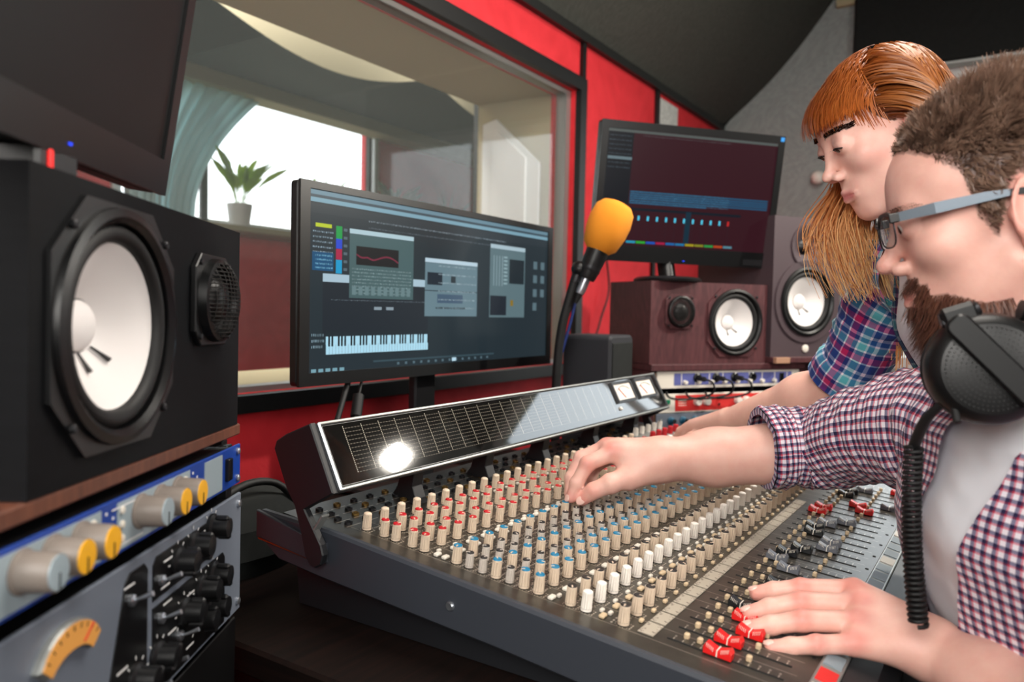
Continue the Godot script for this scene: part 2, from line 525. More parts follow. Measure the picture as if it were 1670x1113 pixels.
func build_room() -> void:
	struct_box("floor", Vector3(-2.0, -0.1, -3.2), Vector3(3.4, 0.0, 2.8), M.floor_wood)
	structure("wall_back", boxes_mesh([
		[Vector3(-1.9, 0, -1.1), Vector3(3.25, OY0, WZ)], [Vector3(-1.9, OY1, -1.1), Vector3(3.25, 2.75, WZ)],
		[Vector3(-1.9, OY0, -1.1), Vector3(OX0, OY1, WZ)], [Vector3(OX1, OY0, -1.1), Vector3(3.25, OY1, WZ)]]), M.red_wall)
	# far end wall with a daylight opening behind the operators
	structure("wall_right", boxes_mesh([
		[Vector3(3.25, 0, -1.1), Vector3(3.35, 2.75, -0.25)], [Vector3(3.25, 0, 1.3), Vector3(3.35, 2.75, 2.7)],
		[Vector3(3.25, 0, -0.25), Vector3(3.35, 0.95, 1.3)], [Vector3(3.25, 2.27, -0.25), Vector3(3.35, 2.75, 1.3)]]), M.grey_fabric)
	struct_box("wall_left", Vector3(-2.0, 0, -1.1), Vector3(-1.9, 2.75, 2.7), M.black_fabric)
	struct_box("wall_front", Vector3(-2.0, 0, 2.6), Vector3(3.4, 2.75, 2.7), M.black_fabric)
	struct_box("ceiling", Vector3(-2.0, 2.68, -1.1), Vector3(3.4, 2.78, 2.7), M.ceiling_fabric)
	# quilted slope between the wall and the ceiling
	var s := Shape.new()
	var cols := 36
	var rows := 14
	for k in cols:
		for j in rows:
			var q := []
			for c in [[0, 0], [1, 0], [1, 1], [0, 1]]:
				var x: float = -1.9 + 5.15 * (k + c[0]) / cols
				var t := float(j + c[1]) / rows
				var sag := -0.035 * sin(PI * t) * (0.55 + 0.45 * sin(x * 2.6))
				q.append(Vector3(x, 2.135 + 0.545 * t + sag * 0.7, -0.985 + 0.52 * t - sag * 0.7))
			s.quad(q[0], q[1], q[2], q[3])
	structure("ceiling_slope", smooth_normals(s), M.ceiling_fabric)
	# black bars of the window frame and the battens on the red wall
	structure("trim_1", boxes_mesh([[Vector3(-1.9, OY1, WZ), Vector3(1.735, OY1 + 0.046, WZ + 0.022)]]), M.frame_black)
	structure("trim_2", boxes_mesh([[Vector3(-1.9, OY0 - 0.036, WZ), Vector3(1.735, OY0, WZ + 0.03)]]), M.frame_black)
	structure("trim_3", boxes_mesh([[Vector3(OX1, OY0, WZ), Vector3(1.735, OY1, WZ + 0.022)]]), M.frame_black)
	structure("trim_4", boxes_mesh([[Vector3(-1.9, 2.108, WZ), Vector3(3.25, 2.14, WZ + 0.025)]]), M.trim_black)
	structure("trim_5", boxes_mesh([[Vector3(1.713, OY1 + 0.046, WZ), Vector3(1.738, 2.108, WZ + 0.014)]]), M.frame_black)
	structure("trim_6", boxes_mesh([[Vector3(2.383, 0.0, WZ), Vector3(2.412, 2.108, WZ + 0.014)]]), M.frame_black)
	# seam roll between slope and end wall
	var seam := []
	for k in 13:
		var t := k / 12.0
		seam.append(Vector3(3.235, 2.14 + 0.53 * t + 0.02 * sin(PI * t), -0.975 + 0.5 * t))
	structure("trim_7", tube(seam, 0.009, 8), M.black_fabric)
	# black hanging panel under the ceiling at the far end, with a pale lower edge
	var pel := structure("ceiling_pelmet", box(Vector3(0.06, 0.36, 1.75), 0.012), M.black_fabric, at(3.2, 2.465, 0.515))
	part(pel, "edge_strip", box(Vector3(0.064, 0.018, 1.75), 0.004), M.alu, at(-0.002, -0.186, 0))
	structure("trim_8", box(Vector3(0.03, 0.05, 1.9), 0.004), M.beige_wall, at(3.233, 2.655, 0.5))
	# the daylight window at the far end
	var w := structure("window_2", boxes_mesh([
		[Vector3(3.24, 0.93, -0.28), Vector3(3.33, 0.98, 1.33)], [Vector3(3.24, 2.23, -0.28), Vector3(3.33, 2.28, 1.33)],
		[Vector3(3.24, 0.98, -0.28), Vector3(3.33, 2.23, -0.23)], [Vector3(3.24, 0.98, 1.28), Vector3(3.33, 2.23, 1.33)],
		[Vector3(3.26, 0.98, 0.505), Vector3(3.31, 2.23, 0.545)]]), M.white_paint)
	for k in 2:
		part(w, "pane", box(Vector3(0.004, 1.25, 0.73), 0.0), M.glass, at(3.285, 1.605, 0.138 + 0.775 * k))
	# sheet of paper on the red wall beside the batten
	var sheet := part(self, "notice_sheet", box(Vector3(0.21, 0.34, 0.004), 0.0), textured("sheet_paper", noise_tex(128, 0.35, Color(0.66, 0.66, 0.65), Color(0.92, 0.92, 0.9), 61), 0.8, 2.0), at(2.535, 1.92, WZ + 0.003))
	tag(sheet, "white speckled notice sheet on the red wall beside a black batten", "notice")

func smooth_normals(s: Shape) -> ArrayMesh:
	# joins corners that coincide and averages their normals
	var seen := {}
	for k in s.v.size():
		var key := (s.v[k] * 20000.0).round()
		seen[key] = seen.get(key, Vector3.ZERO) + s.n[k]
	for k in s.v.size():
		s.n[k] = (seen[(s.v[k] * 20000.0).round()] as Vector3).normalized()
	return s.done()

# ------------------------------------------------------------------ what lies behind the window
func build_live_room() -> void:
	# deep reveal of the window
	structure("wall_recess", boxes_mesh([
		[Vector3(OX1, OY0 - 0.1, -1.42), Vector3(OX1 + 0.08, OY1 + 0.1, -1.1)],
		[Vector3(OX0 - 0.08, OY0 - 0.1, -1.42), Vector3(OX0, OY1 + 0.1, -1.1)],
		[Vector3(OX0, OY1, -1.42), Vector3(OX1, OY1 + 0.1, -1.1)]]), M.beige_wall)
	structure("sill_recess", boxes_mesh([[Vector3(OX0, OY0 - 0.1, -1.46), Vector3(OX1, OY0 - 0.0005, -1.1)]]), M.beige_wall)
	structure("wall_partition", boxes_mesh([
		[Vector3(-1.9, 0, -1.5), Vector3(4.6, OY0 - 0.1, -1.42)], [Vector3(-1.9, OY1 + 0.1, -1.5), Vector3(4.6, 2.8, -1.42)],
		[Vector3(OX1 + 0.08, OY0 - 0.1, -1.5), Vector3(4.6, OY1 + 0.1, -1.42)]]), M.dark_beam)
	var w := structure("window_1", boxes_mesh([
		[Vector3(OX1 - 0.03, OY0, -1.06), Vector3(OX1, OY1, -1.02)], [Vector3(OX0, OY1 - 0.016, -1.06), Vector3(OX1 - 0.03, OY1, -1.02)],
		[Vector3(OX0, OY0, -1.06), Vector3(OX1 - 0.03, OY0 + 0.012, -1.02)]]), M.alu)
	part(w, "pane", screen_mesh(OX1 - OX0 - 0.03, OY1 - OY0 - 0.028), M.glass, at((OX0 + OX1 - 0.03) / 2, (OY0 + OY1) / 2 - 0.002, -1.035))
	# live room shell
	structure("wall_live_far", boxes_mesh([
		[Vector3(-2.0, 0, -3.3), Vector3(5.0, 1.6, -3.2)], [Vector3(-2.0, 2.42, -3.3), Vector3(5.0, 2.9, -3.2)],
		[Vector3(-2.0, 1.6, -3.3), Vector3(1.3, 2.42, -3.2)], [Vector3(2.98, 1.6, -3.3), Vector3(5.0, 2.42, -3.2)]]), M.red_wall)
	var lw := structure("added_window_3", boxes_mesh([
		[Vector3(1.26, 1.56, -3.26), Vector3(3.02, 1.6, -3.18)], [Vector3(1.26, 2.42, -3.26), Vector3(3.02, 2.46, -3.18)],
		[Vector3(1.26, 1.6, -3.26), Vector3(1.3, 2.42, -3.18)], [Vector3(2.98, 1.6, -3.26), Vector3(3.02, 2.42, -3.18)]]), M.white_paint)
	part(lw, "pane", box(Vector3(1.68, 0.82, 0.004), 0.0), M.glass, at(2.14, 2.01, -3.24))  # added window opening stands in for a studio lamp mirrored in the glass
	# added white curtain; its folds imitate the streaks of a mirrored umbrella light
	var cu := Shape.new()
	for k in 60:
		for j in 10:
			var q := []
			for c in [[0, 0], [1, 0], [1, 1], [0, 1]]:
				var a := float(k + c[0]) / 60.0
				var b := float(j + c[1]) / 10.0
				var spread := lerpf(1.0, 0.35, sin(b * PI * 0.5))
				q.append(Vector3(1.28 + 0.95 * a * spread + 0.02 * sin(a * 70.0), 2.44 - 0.86 * b, -3.12 + 0.022 * sin(a * 62.0 + b * 2.0)))
			cu.quad(q[0], q[1], q[2], q[3])
	var cloth := mat("added_curtain_white", Color(0.72, 0.8, 0.8), 0.9)
	cloth.backlight_enabled = true
	cloth.backlight = Color(0.5, 0.62, 0.62)
	tag(part(self, "added_curtain", smooth_normals(cu), cloth), "added gathered curtain imitating streaks of a mirrored umbrella light", "curtain")
	struct_box("wall_live_end", Vector3(4.6, 0, -3.2), Vector3(4.7, 2.9, -1.42), M.beige_wall)
	struct_box("wall_live_start", Vector3(-2.0, 0, -3.2), Vector3(-1.9, 2.9, -1.42), M.beige_wall)
	struct_box("floor_live", Vector3(-2.0, -0.1, -3.2), Vector3(4.7, 0.0, -1.1), M.floor_wood)
	struct_box("ceiling_live", Vector3(-2.0, 2.8, -3.3), Vector3(4.7, 2.9, -1.42), M.dark_beam)
	struct_box("ceiling_soffit", Vector3(1.5, 2.32, -3.2), Vector3(4.6, 2.8, -2.3), M.dark_beam)
	structure("trim_9", boxes_mesh([[Vector3(1.5, 2.25, -3.2), Vector3(4.6, 2.32, -3.05)]]), M.beige_wall)
	structure("trim_10", boxes_mesh([[Vector3(1.72, 0, -3.2), Vector3(1.76, 2.25, -3.18)]]), M.frame_black)
	# cream cloth slung under the live room ceiling in scallops
	var s := Shape.new()
	var cols := 60
	for k in cols:
		for j in 8:
			var q := []
			for c in [[0, 0], [1, 0], [1, 1], [0, 1]]:
				var t := float(k + c[0]) / cols
				var x := -0.4 + 3.9 * t
				var low := 2.26 - 0.13 * sin(PI * fposmod(t * 2.999, 1.0))
				var v := float(j + c[1]) / 8.0
				q.append(Vector3(x, lerpf(2.79, low, v), -2.12 + 0.1 * sin(v * PI) * sin(PI * fposmod(t * 2.999, 1.0)) + 0.05 * v))
			s.quad(q[0], q[1], q[2], q[3])
	var sw := part(self, "ceiling_cloth", smooth_normals(s), M.cream_ceiling)
	tag(sw, "cream cloth slung in two swags under the live room ceiling", "cloth")
	# white board added in the reveal in place of a pale reflection
	var poly := PackedVector2Array([Vector2(0.0, 0.0), Vector2(0.25, 0.0), Vector2(0.25, 0.87), Vector2(0.19, 0.885), Vector2(0.0, 0.71)])
	var bd := thing("reflection_board", "added white slant-topped board standing in for a reflection in the window", "board", Transform3D(Basis(Vector3(0, 0, -1), Vector3(0, 1, 0), Vector3(1, 0, 0)), Vector3(1.655, OY0, -1.12)))
	part(bd, "sheet", extrude(poly, 0.012, 0.002), M.white_paint)
	part(bd, "front_sheet", extrude(PackedVector2Array([Vector2(0.0, 0.0), Vector2(0.15, 0.0), Vector2(0.15, 0.83), Vector2(0.125, 0.84), Vector2(0.0, 0.73)]), 0.01, 0.002), M.white_paint, at(0.05, 0, -0.014))
	# plants along the sill of the added window
	structure("sill_live", box(Vector3(3.0, 0.03, 0.24), 0.003), M.beige_wall, at(2.7, 1.545, -3.08))
	leafy_plant(Vector3(1.86, 1.56, -3.06), 0.36, 30, "leaf_green", "leafy green pot plant on the sill of the added live room window", false)
	leafy_plant(Vector3(2.42, 1.56, -3.06), 0.3, 24, "leaf_green", "yellow-green pot plant on the sill above the wide monitor", false)
	leafy_plant(Vector3(3.0, 1.56, -3.03), 0.36, 34, "leaf_dark", "dark bushy pot plant on the sill at the added window's edge", false)
	leafy_plant(Vector3(3.56, 1.56, -3.02), 0.5, 36, "leaf_dark", "spiky grass-leaved pot plant on the sill near the white board", true)

func leafy_plant(p: Vector3, h: float, count: int, leaf: String, label: String, spiky: bool) -> void:
	var r := RandomNumberGenerator.new()
	r.seed = int(p.x * 1000)
	var t := thing("pot_plant", label, "plant", at(p.x, p.y, p.z))
	part(t, "pot", lathe([Vector2(0.0, 0.0), Vector2(0.05, 0.0), Vector2(0.066, 0.12), Vector2(0.06, 0.12), Vector2(0.055, 0.1), Vector2(0, 0.1)], 18), M.pot_white)
	for k in count:
		var az := r.randf() * TAU
		var lean := r.randf_range(0.1, 0.42)
		if sin(az) < 0.0: lean *= 0.12
		var ln := h * r.randf_range(0.6, 1.15)
		var base := Vector3(cos(az) * 0.02, 0.1, sin(az) * 0.02)
		var dir := Vector3(cos(az) * lean, 1.0 - 0.4 * lean, sin(az) * lean).normalized()
		var wide := 0.006 if spiky else r.randf_range(0.014, 0.03)
		var side := dir.cross(Vector3(r.randf() - 0.5, r.randf() - 0.5, r.randf() - 0.5)).normalized()
		var s := Shape.new()
		var prev: Array = []
		var steps := 6
		for j in steps + 1:
			var u := float(j) / steps
			var c := base + dir * ln * u + Vector3(cos(az), -0.9, maxf(sin(az), -0.15)) * ln * 0.28 * u * u
			var wd: float
			if spiky: wd = wide * (1.0 - u)
			else: wd = 0.0018 if u < 0.45 else wide * sin(PI * clampf((u - 0.42) / 0.58, 0, 1))
			var cur := [c - side * wd, c + side * wd]
			if j > 0: s.quad(prev[0], cur[0], cur[1], prev[1])
			prev = cur
		part(t, "leaf", s.done(), M[leaf])

# ------------------------------------------------------------------ lamps
func build_lights() -> void:
	# two square softboxes on stands, one behind the camera and an added unseen fill to its left
	softbox("square white softbox lamp on a stand behind the camera", Vector3(-0.62, 1.72, 1.72), Vector3(0.45, 1.0, -0.3), 0.9, 1.9)
	softbox("larger white fill softbox added on a stand beside the left wall", Vector3(-1.5, 1.8, 0.35), Vector3(0.4, 1.05, 0.1), 1.0, 3.3)
	# round flash head on a stand at the far side, mirrored in the meter bridge and in the window
	var fc := Vector3(1.88, 2.03, 0.95)
	var fa := (Vector3(0.5, 1.1, 0.0) - fc).normalized()
	var ff := frame(fc, fa)
	var fl := thing("flash_lamp", "round white flash lamp on a tall stand behind the woman", "lamp", ff)
	var hot := mat("flash_glow", Color(0.9, 0.9, 0.9), 0.8)
	hot.emission_enabled = true
	hot.emission = Color(1.0, 0.97, 0.92)
	hot.emission_energy_multiplier = 10.0
	var up := Basis(Vector3.RIGHT, PI / 2)
	part(fl, "lamp_diffuser", lathe([Vector2(0.045, 0.0), Vector2(0.03, 0.006), Vector2(0.0, 0.009)], 32), hot, Transform3D(up, Vector3.ZERO))
	part(fl, "reflector", lathe([Vector2(0.05, -0.12), Vector2(0.085, 0.004), Vector2(0.072, 0.0)], 32), M.dark_steel, Transform3D(up, Vector3.ZERO))
	part(fl, "lamp_head", tube([Vector3(0, 0, -0.11), Vector3(0, 0, -0.36)], 0.05, 16), M.rubber)
	var ft := ff.affine_inverse() * (Vector3(fc.x, 0.0, fc.z) - fa * Vector3(1, 0, 1) * 0.3)
	var fh := ff.affine_inverse() * (Vector3(fc.x, fc.y, fc.z) - fa * 0.3 + Vector3(0, -0.06, 0))
	part(fl, "stand", tube([fh, ft], 0.014, 10), M.umbrella_ribs)
	for k in 3:
		var w := TAU * k / 3.0
		part(fl, "foot", tube([ft.lerp(fh, 0.22), ft + ff.basis.inverse() * Vector3(cos(w) * 0.3, 0.012, sin(w) * 0.3)], 0.01, 8), M.umbrella_ribs)
	lamp_light("flash_light", Vector2(0.075, 0.075), Transform3D(ff.basis * Basis(Vector3.UP, PI), fc + fa * 0.03), 2.6, Color(1.0, 0.97, 0.92))
	added_panel("added wide white fill lamp panel above the mixing console", Vector3(0.75, 2.655, 0.3), Vector2(1.4, 0.7), 4.2, 0.8)  # fill panel added out of view to brighten console and people
	added_panel("added flat white fill lamp panel in the live room", Vector3(1.3, 2.775, -1.72), Vector2(1.6, 0.3), 5.0, 0.5)  # unseen lamp added to light the cloth and walls beyond the glass

func softbox(label: String, centre: Vector3, target: Vector3, size: float, energy: float) -> void:
	var aim := (target - centre).normalized()
	var f := frame(centre, aim)
	var u := thing("softbox_lamp", label, "lamp", f)
	if not M.has("softbox_glow"):
		var glow := mat("softbox_glow", Color(0.9, 0.9, 0.9), 0.8)
		glow.emission_enabled = true
		glow.emission = Color(1.0, 0.985, 0.96)
		glow.emission_energy_multiplier = 1.5
	part(u, "lamp_diffuser", box(Vector3(size, size, 0.006), 0.0), M.softbox_glow)
	part(u, "hood", lathe([Vector2(0.08, -0.4), Vector2(size * 0.715, -0.006)], 4), M.rubber, Transform3D(Basis(Vector3.RIGHT, PI / 2) * Basis(Vector3.UP, PI / 4), Vector3.ZERO))
	part(u, "lamp_head", tube([Vector3(0, 0, -0.38), Vector3(0, 0, -0.56)], 0.06, 16), M.rubber)
	var back := centre - aim * 0.4
	var foot := Vector3(back.x, 0.0, back.z)
	part(u, "stand", tube([f.affine_inverse() * (back + Vector3(0, -0.06, 0)), f.affine_inverse() * foot], 0.016, 10), M.umbrella_ribs)
	for k in 3:
		var w := TAU * k / 3.0 + 0.5
		part(u, "foot", tube([f.affine_inverse() * (foot + Vector3(0, 0.4, 0)), f.affine_inverse() * (foot + Vector3(cos(w) * 0.2, 0.012, sin(w) * 0.2))], 0.011, 8), M.umbrella_ribs)
	lamp_light("softbox_light", Vector2(size, size), Transform3D(f.basis * Basis(Vector3.UP, PI), centre + aim * 0.012), energy, Color(1.0, 0.985, 0.96))

func lamp_light(called: String, size: Vector2, t: Transform3D, energy: float, col: Color) -> void:
	var l := AreaLight3D.new()
	l.name = numbered(called)
	l.area_size = size
	l.light_color = col
	l.light_energy = energy
	l.area_range = 12.0
	l.shadow_enabled = true
	l.transform = t
	add_child(l)

func added_panel(label: String, p: Vector3, size: Vector2, energy: float, glow_: float) -> void:
	var t := thing("added_ceiling_lamp", label, "lamp", Transform3D(Basis.IDENTITY, p))
	var g := mat("added_lamp_glow" + str(p.x), Color(0.9, 0.9, 0.9), 0.6)
	g.emission_enabled = true
	g.emission = Color(1, 0.97, 0.93)
	g.emission_energy_multiplier = glow_
	part(t, "frame", box(Vector3(size.x + 0.04, 0.05, size.y + 0.04), 0.004), M.white_paint)
	part(t, "lamp_diffuser", box(Vector3(size.x, 0.006, size.y), 0.0), g, at(0, -0.027, 0))
	lamp_light("added_panel_light", size, Transform3D(Basis(Vector3.RIGHT, -PI / 2), p + Vector3(0, -0.035, 0)), energy, Color(1, 0.97, 0.93))

# ------------------------------------------------------------------ desk and mixing console
func build_desk() -> void:
	var d := thing("studio_desk", "dark brown wooden desk under the mixing console", "desk", at(0.47, 0, -0.35))
	part(d, "desk_top", box(Vector3(1.23, 0.035, 1.2), 0.004), M.desk_wood, at(0, 0.757, 0.05))
	for x in [-0.58, 0.58]:
		part(d, "side_panel", box(Vector3(0.03, 0.739, 1.0), 0.003), M.desk_wood, at(x, 0.37, 0))
	part(d, "back_panel", box(Vector3(1.12, 0.5, 0.02), 0.003), M.desk_wood, at(0, 0.45, -0.45))

const CH := 26
const RIGHT_EDGE := 1.035

func knob_mesh(r: float, h: float, domed: bool, flutes := 14) -> ArrayMesh:
	var s := Shape.new()
	var segs := flutes * 2
	var prof := [Vector2(1.0, 0.0), Vector2(1.0, 0.12), Vector2(0.93, 0.88)]
	prof.append_array([Vector2(0.86, 0.95), Vector2(0.55, 1.0), Vector2(0.0, 1.02)] if domed else [Vector2(0.9, 0.95), Vector2(0.82, 0.97), Vector2(0.0, 0.95)])
	for k in prof.size() - 1:
		var a: Vector2 = prof[k]; var b: Vector2 = prof[k + 1]
		for j in segs:
			var q := []
			for c in [[a, j], [a, j + 1], [b, j + 1], [b, j]]:
				var w := TAU * float(c[1]) / segs
				var groove := 0.87 if (int(c[1]) % 2 == 1 and k == 1) else 1.0
				var rr: float = (c[0] as Vector2).x * r * groove
				q.append(Vector3(cos(w) * rr, (c[0] as Vector2).y * h, sin(w) * rr))
			s.quad(q[0], q[1], q[2], q[3])
	return s.done()

func cap_mesh(r: float, h: float) -> ArrayMesh:
	return lathe([Vector2(r, 0.0), Vector2(r, h * 0.6), Vector2(r * 0.9, h), Vector2(0.0, h * 0.8)], 14)

func build_console() -> void:
	var con := thing("mixing_console", "large dark grey mixing console with rows of beige knobs on the desk", "mixing console", Transform3D(Basis(Vector3.RIGHT, TILT), CON))
	# panel with fine white print
	var panel_mat := mat("console_panel", Color.WHITE, 0.3)
	panel_mat.albedo_texture = ImageTexture.create_from_image(console_print())
	panel_mat.metallic = 0.5
	var s := Shape.new()
	var x0 := -0.036; var x1 := RIGHT_EDGE; var z0 := -0.47; var z1 := 0.176
	s.quad(Vector3(x0, 0, z0), Vector3(x1, 0, z0), Vector3(x1, 0, z1), Vector3(x0, 0, z1), [Vector2(0, 0), Vector2(1, 0), Vector2(1, 1), Vector2(0, 1)])
	out_quad(s, Vector3(x0, 0, z1), Vector3(x1, 0, z1), Vector3(x1, -0.02, z1), Vector3(x0, -0.02, z1), Vector3(0, 0, 1), [Vector2.ZERO, Vector2.ZERO, Vector2.ZERO, Vector2.ZERO])
	out_quad(s, Vector3(x0, 0, z0), Vector3(x1, 0, z0), Vector3(x1, -0.02, z0), Vector3(x0, -0.02, z0), Vector3(0, 0, -1), [Vector2.ZERO, Vector2.ZERO, Vector2.ZERO, Vector2.ZERO])
	part(con, "control_panel", s.done(), panel_mat)
	# tub under the panel, standing level on the desk: its outline lies in the tilted axes
	var cs := cos(TILT); var sn := sin(TILT)
	var lev := func(z: float, y: float) -> Vector2:   # world z, y -> (local z, local y)
		var dy := y - CON.y
		return Vector2(cs * z - sn * dy, cs * dy + sn * z)
	var tub := PackedVector2Array([Vector2(-0.465, -0.002), Vector2(0.17, -0.002), lev.call(0.16, 0.776), lev.call(-0.45, 0.776)])
	part(con, "tub", extrude(flip(tub), RIGHT_EDGE + 0.01, 0.0), M.console_dark, Transform3D(Basis(Vector3(0, 0, -1), Vector3(0, 1, 0), Vector3(1, 0, 0)), Vector3((x0 + x1) / 2, 0, 0)))
	# end cheeks
	for x in [x0 - 0.006, x1 + 0.006]:
		var ck := PackedVector2Array([Vector2(-0.505, -0.035), Vector2(-0.5, -0.002), Vector2(-0.38, 0.004), Vector2(0.2, 0.002), Vector2(0.226, -0.012), Vector2(0.226, -0.03), Vector2(0.18, -0.052), Vector2(-0.12, -0.052), Vector2(-0.38, -0.058), Vector2(-0.46, -0.058)])
		var cheek := part(con, "end_cheek", extrude(flip(ck), 0.012, 0.003), M.console_side, Transform3D(Basis(Vector3(0, 0, -1), Vector3(0, 1, 0), Vector3(1, 0, 0)), Vector3(x, 0, 0)))
		for z in [-0.181, 0.12]:
			part(cheek, "screw", lathe([Vector2(0.0056, 0), Vector2(0.0056, 0.001), Vector2(0.004, 0.003), Vector2(0.0, 0.0026)], 14), M.steel, Transform3D(Basis(Vector3(0, 1, 0), Vector3(0, 0, -1 if x < 0 else 1), Vector3(1, 0, 0)), Vector3(-z, -0.026, -0.006 if x < 0 else 0.006)))
	# front rail: pale label strip and the arm rest
	var strip := part(con, "label_rail", box(Vector3(x1 - x0, 0.006, 0.022), 0.001), M.alu, turned(Vector3.RIGHT, 8, Vector3((x0 + x1) / 2, -0.002, 0.187)))
	for k in 27:
		var red := k in [1, 18, 19, 20]
		part(strip, "label_card", box(Vector3(0.027, 0.0012, 0.017), 0.0), M.red_label if red else (M.rail_card if k % 4 else M.white_label), at(x0 + 0.04 + k * 0.0368 - (x0 + x1) / 2, 0.0036, 0))
	part(con, "arm_rest", extrude(flip(PackedVector2Array([Vector2(0.199, -0.002), Vector2(0.225, -0.008), Vector2(0.24, -0.024), Vector2(0.238, -0.05), Vector2(0.199, -0.06)])), x1 - x0, 0.0), M.console_dark, Transform3D(Basis(Vector3(0, 0, -1), Vector3(0, 1, 0), Vector3(1, 0, 0)), Vector3((x0 + x1) / 2, 0, 0)))
	# rows of knobs: [name, u, radius, height, body, cap, domed]
	var rows := [
		["gain_knob", 0.356, 0.0058, 0.0215, "knob_beige", "", true],
		["auxiliary_knob", 0.326, 0.0058, 0.0205, "knob_beige", "cap_red", false],
		["auxiliary_knob", 0.307, 0.0058, 0.0205, "knob_beige", "cap_red", false],
		["auxiliary_knob", 0.280, 0.0058, 0.0205, "knob_beige", "cap_red", false],
		["auxiliary_knob", 0.2613, 0.0058, 0.0205, "knob_beige", "cap_red", false],
		["equaliser_knob", 0.2128, 0.0060, 0.0205, "knob_beige", "cap_blue", false],
		["sweep_knob", 0.1945, 0.0049, 0.017, "knob_grey", "cap_black", false],
		["sweep_knob", 0.1756, 0.0049, 0.017, "knob_grey", "cap_black", false],
		["equaliser_knob", 0.1571, 0.0060, 0.0205, "knob_beige", "cap_blue", false],
		["sweep_knob", 0.1385, 0.0049, 0.017, "knob_grey", "cap_black", false],
		["equaliser_knob", 0.1197, 0.0060, 0.0205, "knob_beige", "cap_blue", false],
		["equaliser_knob", 0.1009, 0.0060, 0.0205, "knob_beige", "cap_blue", false],
		["monitor_knob", 0.0614, 0.0058, 0.0205, "knob_beige", "cap_black", false],
		["level_knob", 0.0425, 0.0059, 0.0215, "knob_white", "", true],
		["pan_knob", 0.0, 0.0060, 0.0205, "knob_beige", "cap_black", false]]
	var pointer := box(Vector3(0.0016, 0.0008, 0.0046), 0.0)
	var r := RandomNumberGenerator.new()
	r.seed = 99
	for row in rows:
		var km := knob_mesh(row[2], row[3], row[6])
		var cm := cap_mesh(row[2] * 0.86, 0.0016)
		for k in CH:
			var yaw := r.randf_range(-140, 140)
			var kb := part(con, row[0], km, M[row[4]], turned(Vector3.UP, yaw, Vector3(k * PITCH, 0.0008, -row[1])))
			if row[5] != "":
				var cp := part(kb, "cap", cm, M[row[5]], at(0, row[3] * 0.955, 0))
				part(kb, "pointer", pointer, M[row[4]], at(0, row[3] * 0.955 + 0.0014, row[2] * 0.55))
	# push buttons
	var big := box(Vector3(0.010, 0.004, 0.0065), 0.0012)
	var small := box(Vector3(0.0062, 0.004, 0.0045), 0.001)
	var tall := box(Vector3(0.0058, 0.006, 0.0052), 0.001)
	for k in CH:
		var x := k * PITCH
		for b in [[0.0, 0.241, "button_white", big], [0.0, 0.229, "button_white", big], [0.010, 0.247, "button_white", small], [-0.002, 0.083, "button_white", big], [0.008, 0.0795, "button_white", small], [-0.001, 0.0225, "button_beige", big], [0.010, 0.029, "button_white", small], [0.0105, 0.0195, "button_white", small], [0.019, -0.0115, "button_beige", small], [0.0125, 0.3425, "button_white", small], [0.0125, 0.294, "button_white", small]]:
			part(con, "button", b[3], M[b[2]], at(x + b[0], 0.002, -b[1]))
	for k in 28:
		var x := k * PITCH
		for u in [-0.060, -0.0735, -0.1215]:
			part(con, "mute_button", tall, M.button_beige, at(x + 0.0195, 0.0025, -u))
	# scribble strip cards
	var card := box(Vector3(0.0285, 0.0012, 0.0165), 0.0003)
	var ink: StandardMaterial3D = textured("scribble", scribble(), 0.7)
	triplanar(ink, 35.0, false)
	for k in 21:
		part(con, "name_card", card, ink, at(k * PITCH + 0.0105, 0.0008, 0.0255))
	# fader slots and caps
	var slot := box(Vector3(0.0022, 0.0007, 0.112), 0.0)
	for k in 28:
		part(con, "fader_slot", slot, M.slot, at(k * PITCH + 0.006, 0.0003, 0.101))
	var cap := fader_cap()
	var ticks := fader_ticks()
	var line := fader_line()
	var where := {0: ["red", 0.096], 1: ["red", 0.096], 2: ["red", 0.108], 3: ["red", 0.094], 4: ["black", 0.08], 5: ["black", 0.1], 6: ["black", 0.11], 7: ["black", 0.095], 8: ["black", 0.128], 9: ["grey", 0.092], 10: ["grey", 0.07], 11: ["black", 0.075], 12: ["black", 0.087], 13: ["grey", 0.114], 14: ["grey", 0.113], 15: ["black", 0.083], 16: ["black", 0.078], 17: ["grey", 0.089], 18: ["grey", 0.112], 19: ["red", 0.062], 20: ["red", 0.065], 21: ["red", 0.123], 22: ["red", 0.108], 23: ["grey", 0.153], 24: ["black", 0.078], 25: ["black", 0.08], 26: ["grey", 0.1], 27: ["red", 0.153]}
	for k in where:
		var fc := part(con, "fader_cap", cap, M["fader_" + where[k][0]], at(k * PITCH + 0.006, 0.001, where[k][1]))
		part(fc, "centre_line", line, M.fader_line)
		part(fc, "grip_marks", ticks, M.fader_line)
	# small screws along the front of the panel
	for k in 14:
		part(con, "panel_screw", lathe([Vector2(0.0022, 0), Vector2(0.0022, 0.0006), Vector2(0, 0.001)], 8), M.slot, at(k * PITCH * 2 + 0.01, 0, 0.1695))
	# rows of jack sockets at the back of the panel
	var nut := lathe([Vector2(0.0052, 0), Vector2(0.0052, 0.003), Vector2(0.0042, 0.0036), Vector2(0.0032, 0.0036), Vector2(0.003, 0.0006)], 12)
	for k in 31:
		for u in [0.385, 0.404, 0.424, 0.446]:
			part(con, "jack_socket", nut, M.brass if (k * 7 + int(u * 1000)) % 3 == 0 else M.dark_steel, at(k * PITCH + (0.004 if u > 0.41 else -0.003), 0.0002, -u))
	# master section: a raised grey block with its own knobs
	var ms := part(con, "master_block", box(Vector3(0.18, 0.006, 0.13), 0.002), M.alu, at(0.93, 0.0035, -0.33))
	var mk := knob_mesh(0.0062, 0.017, true)
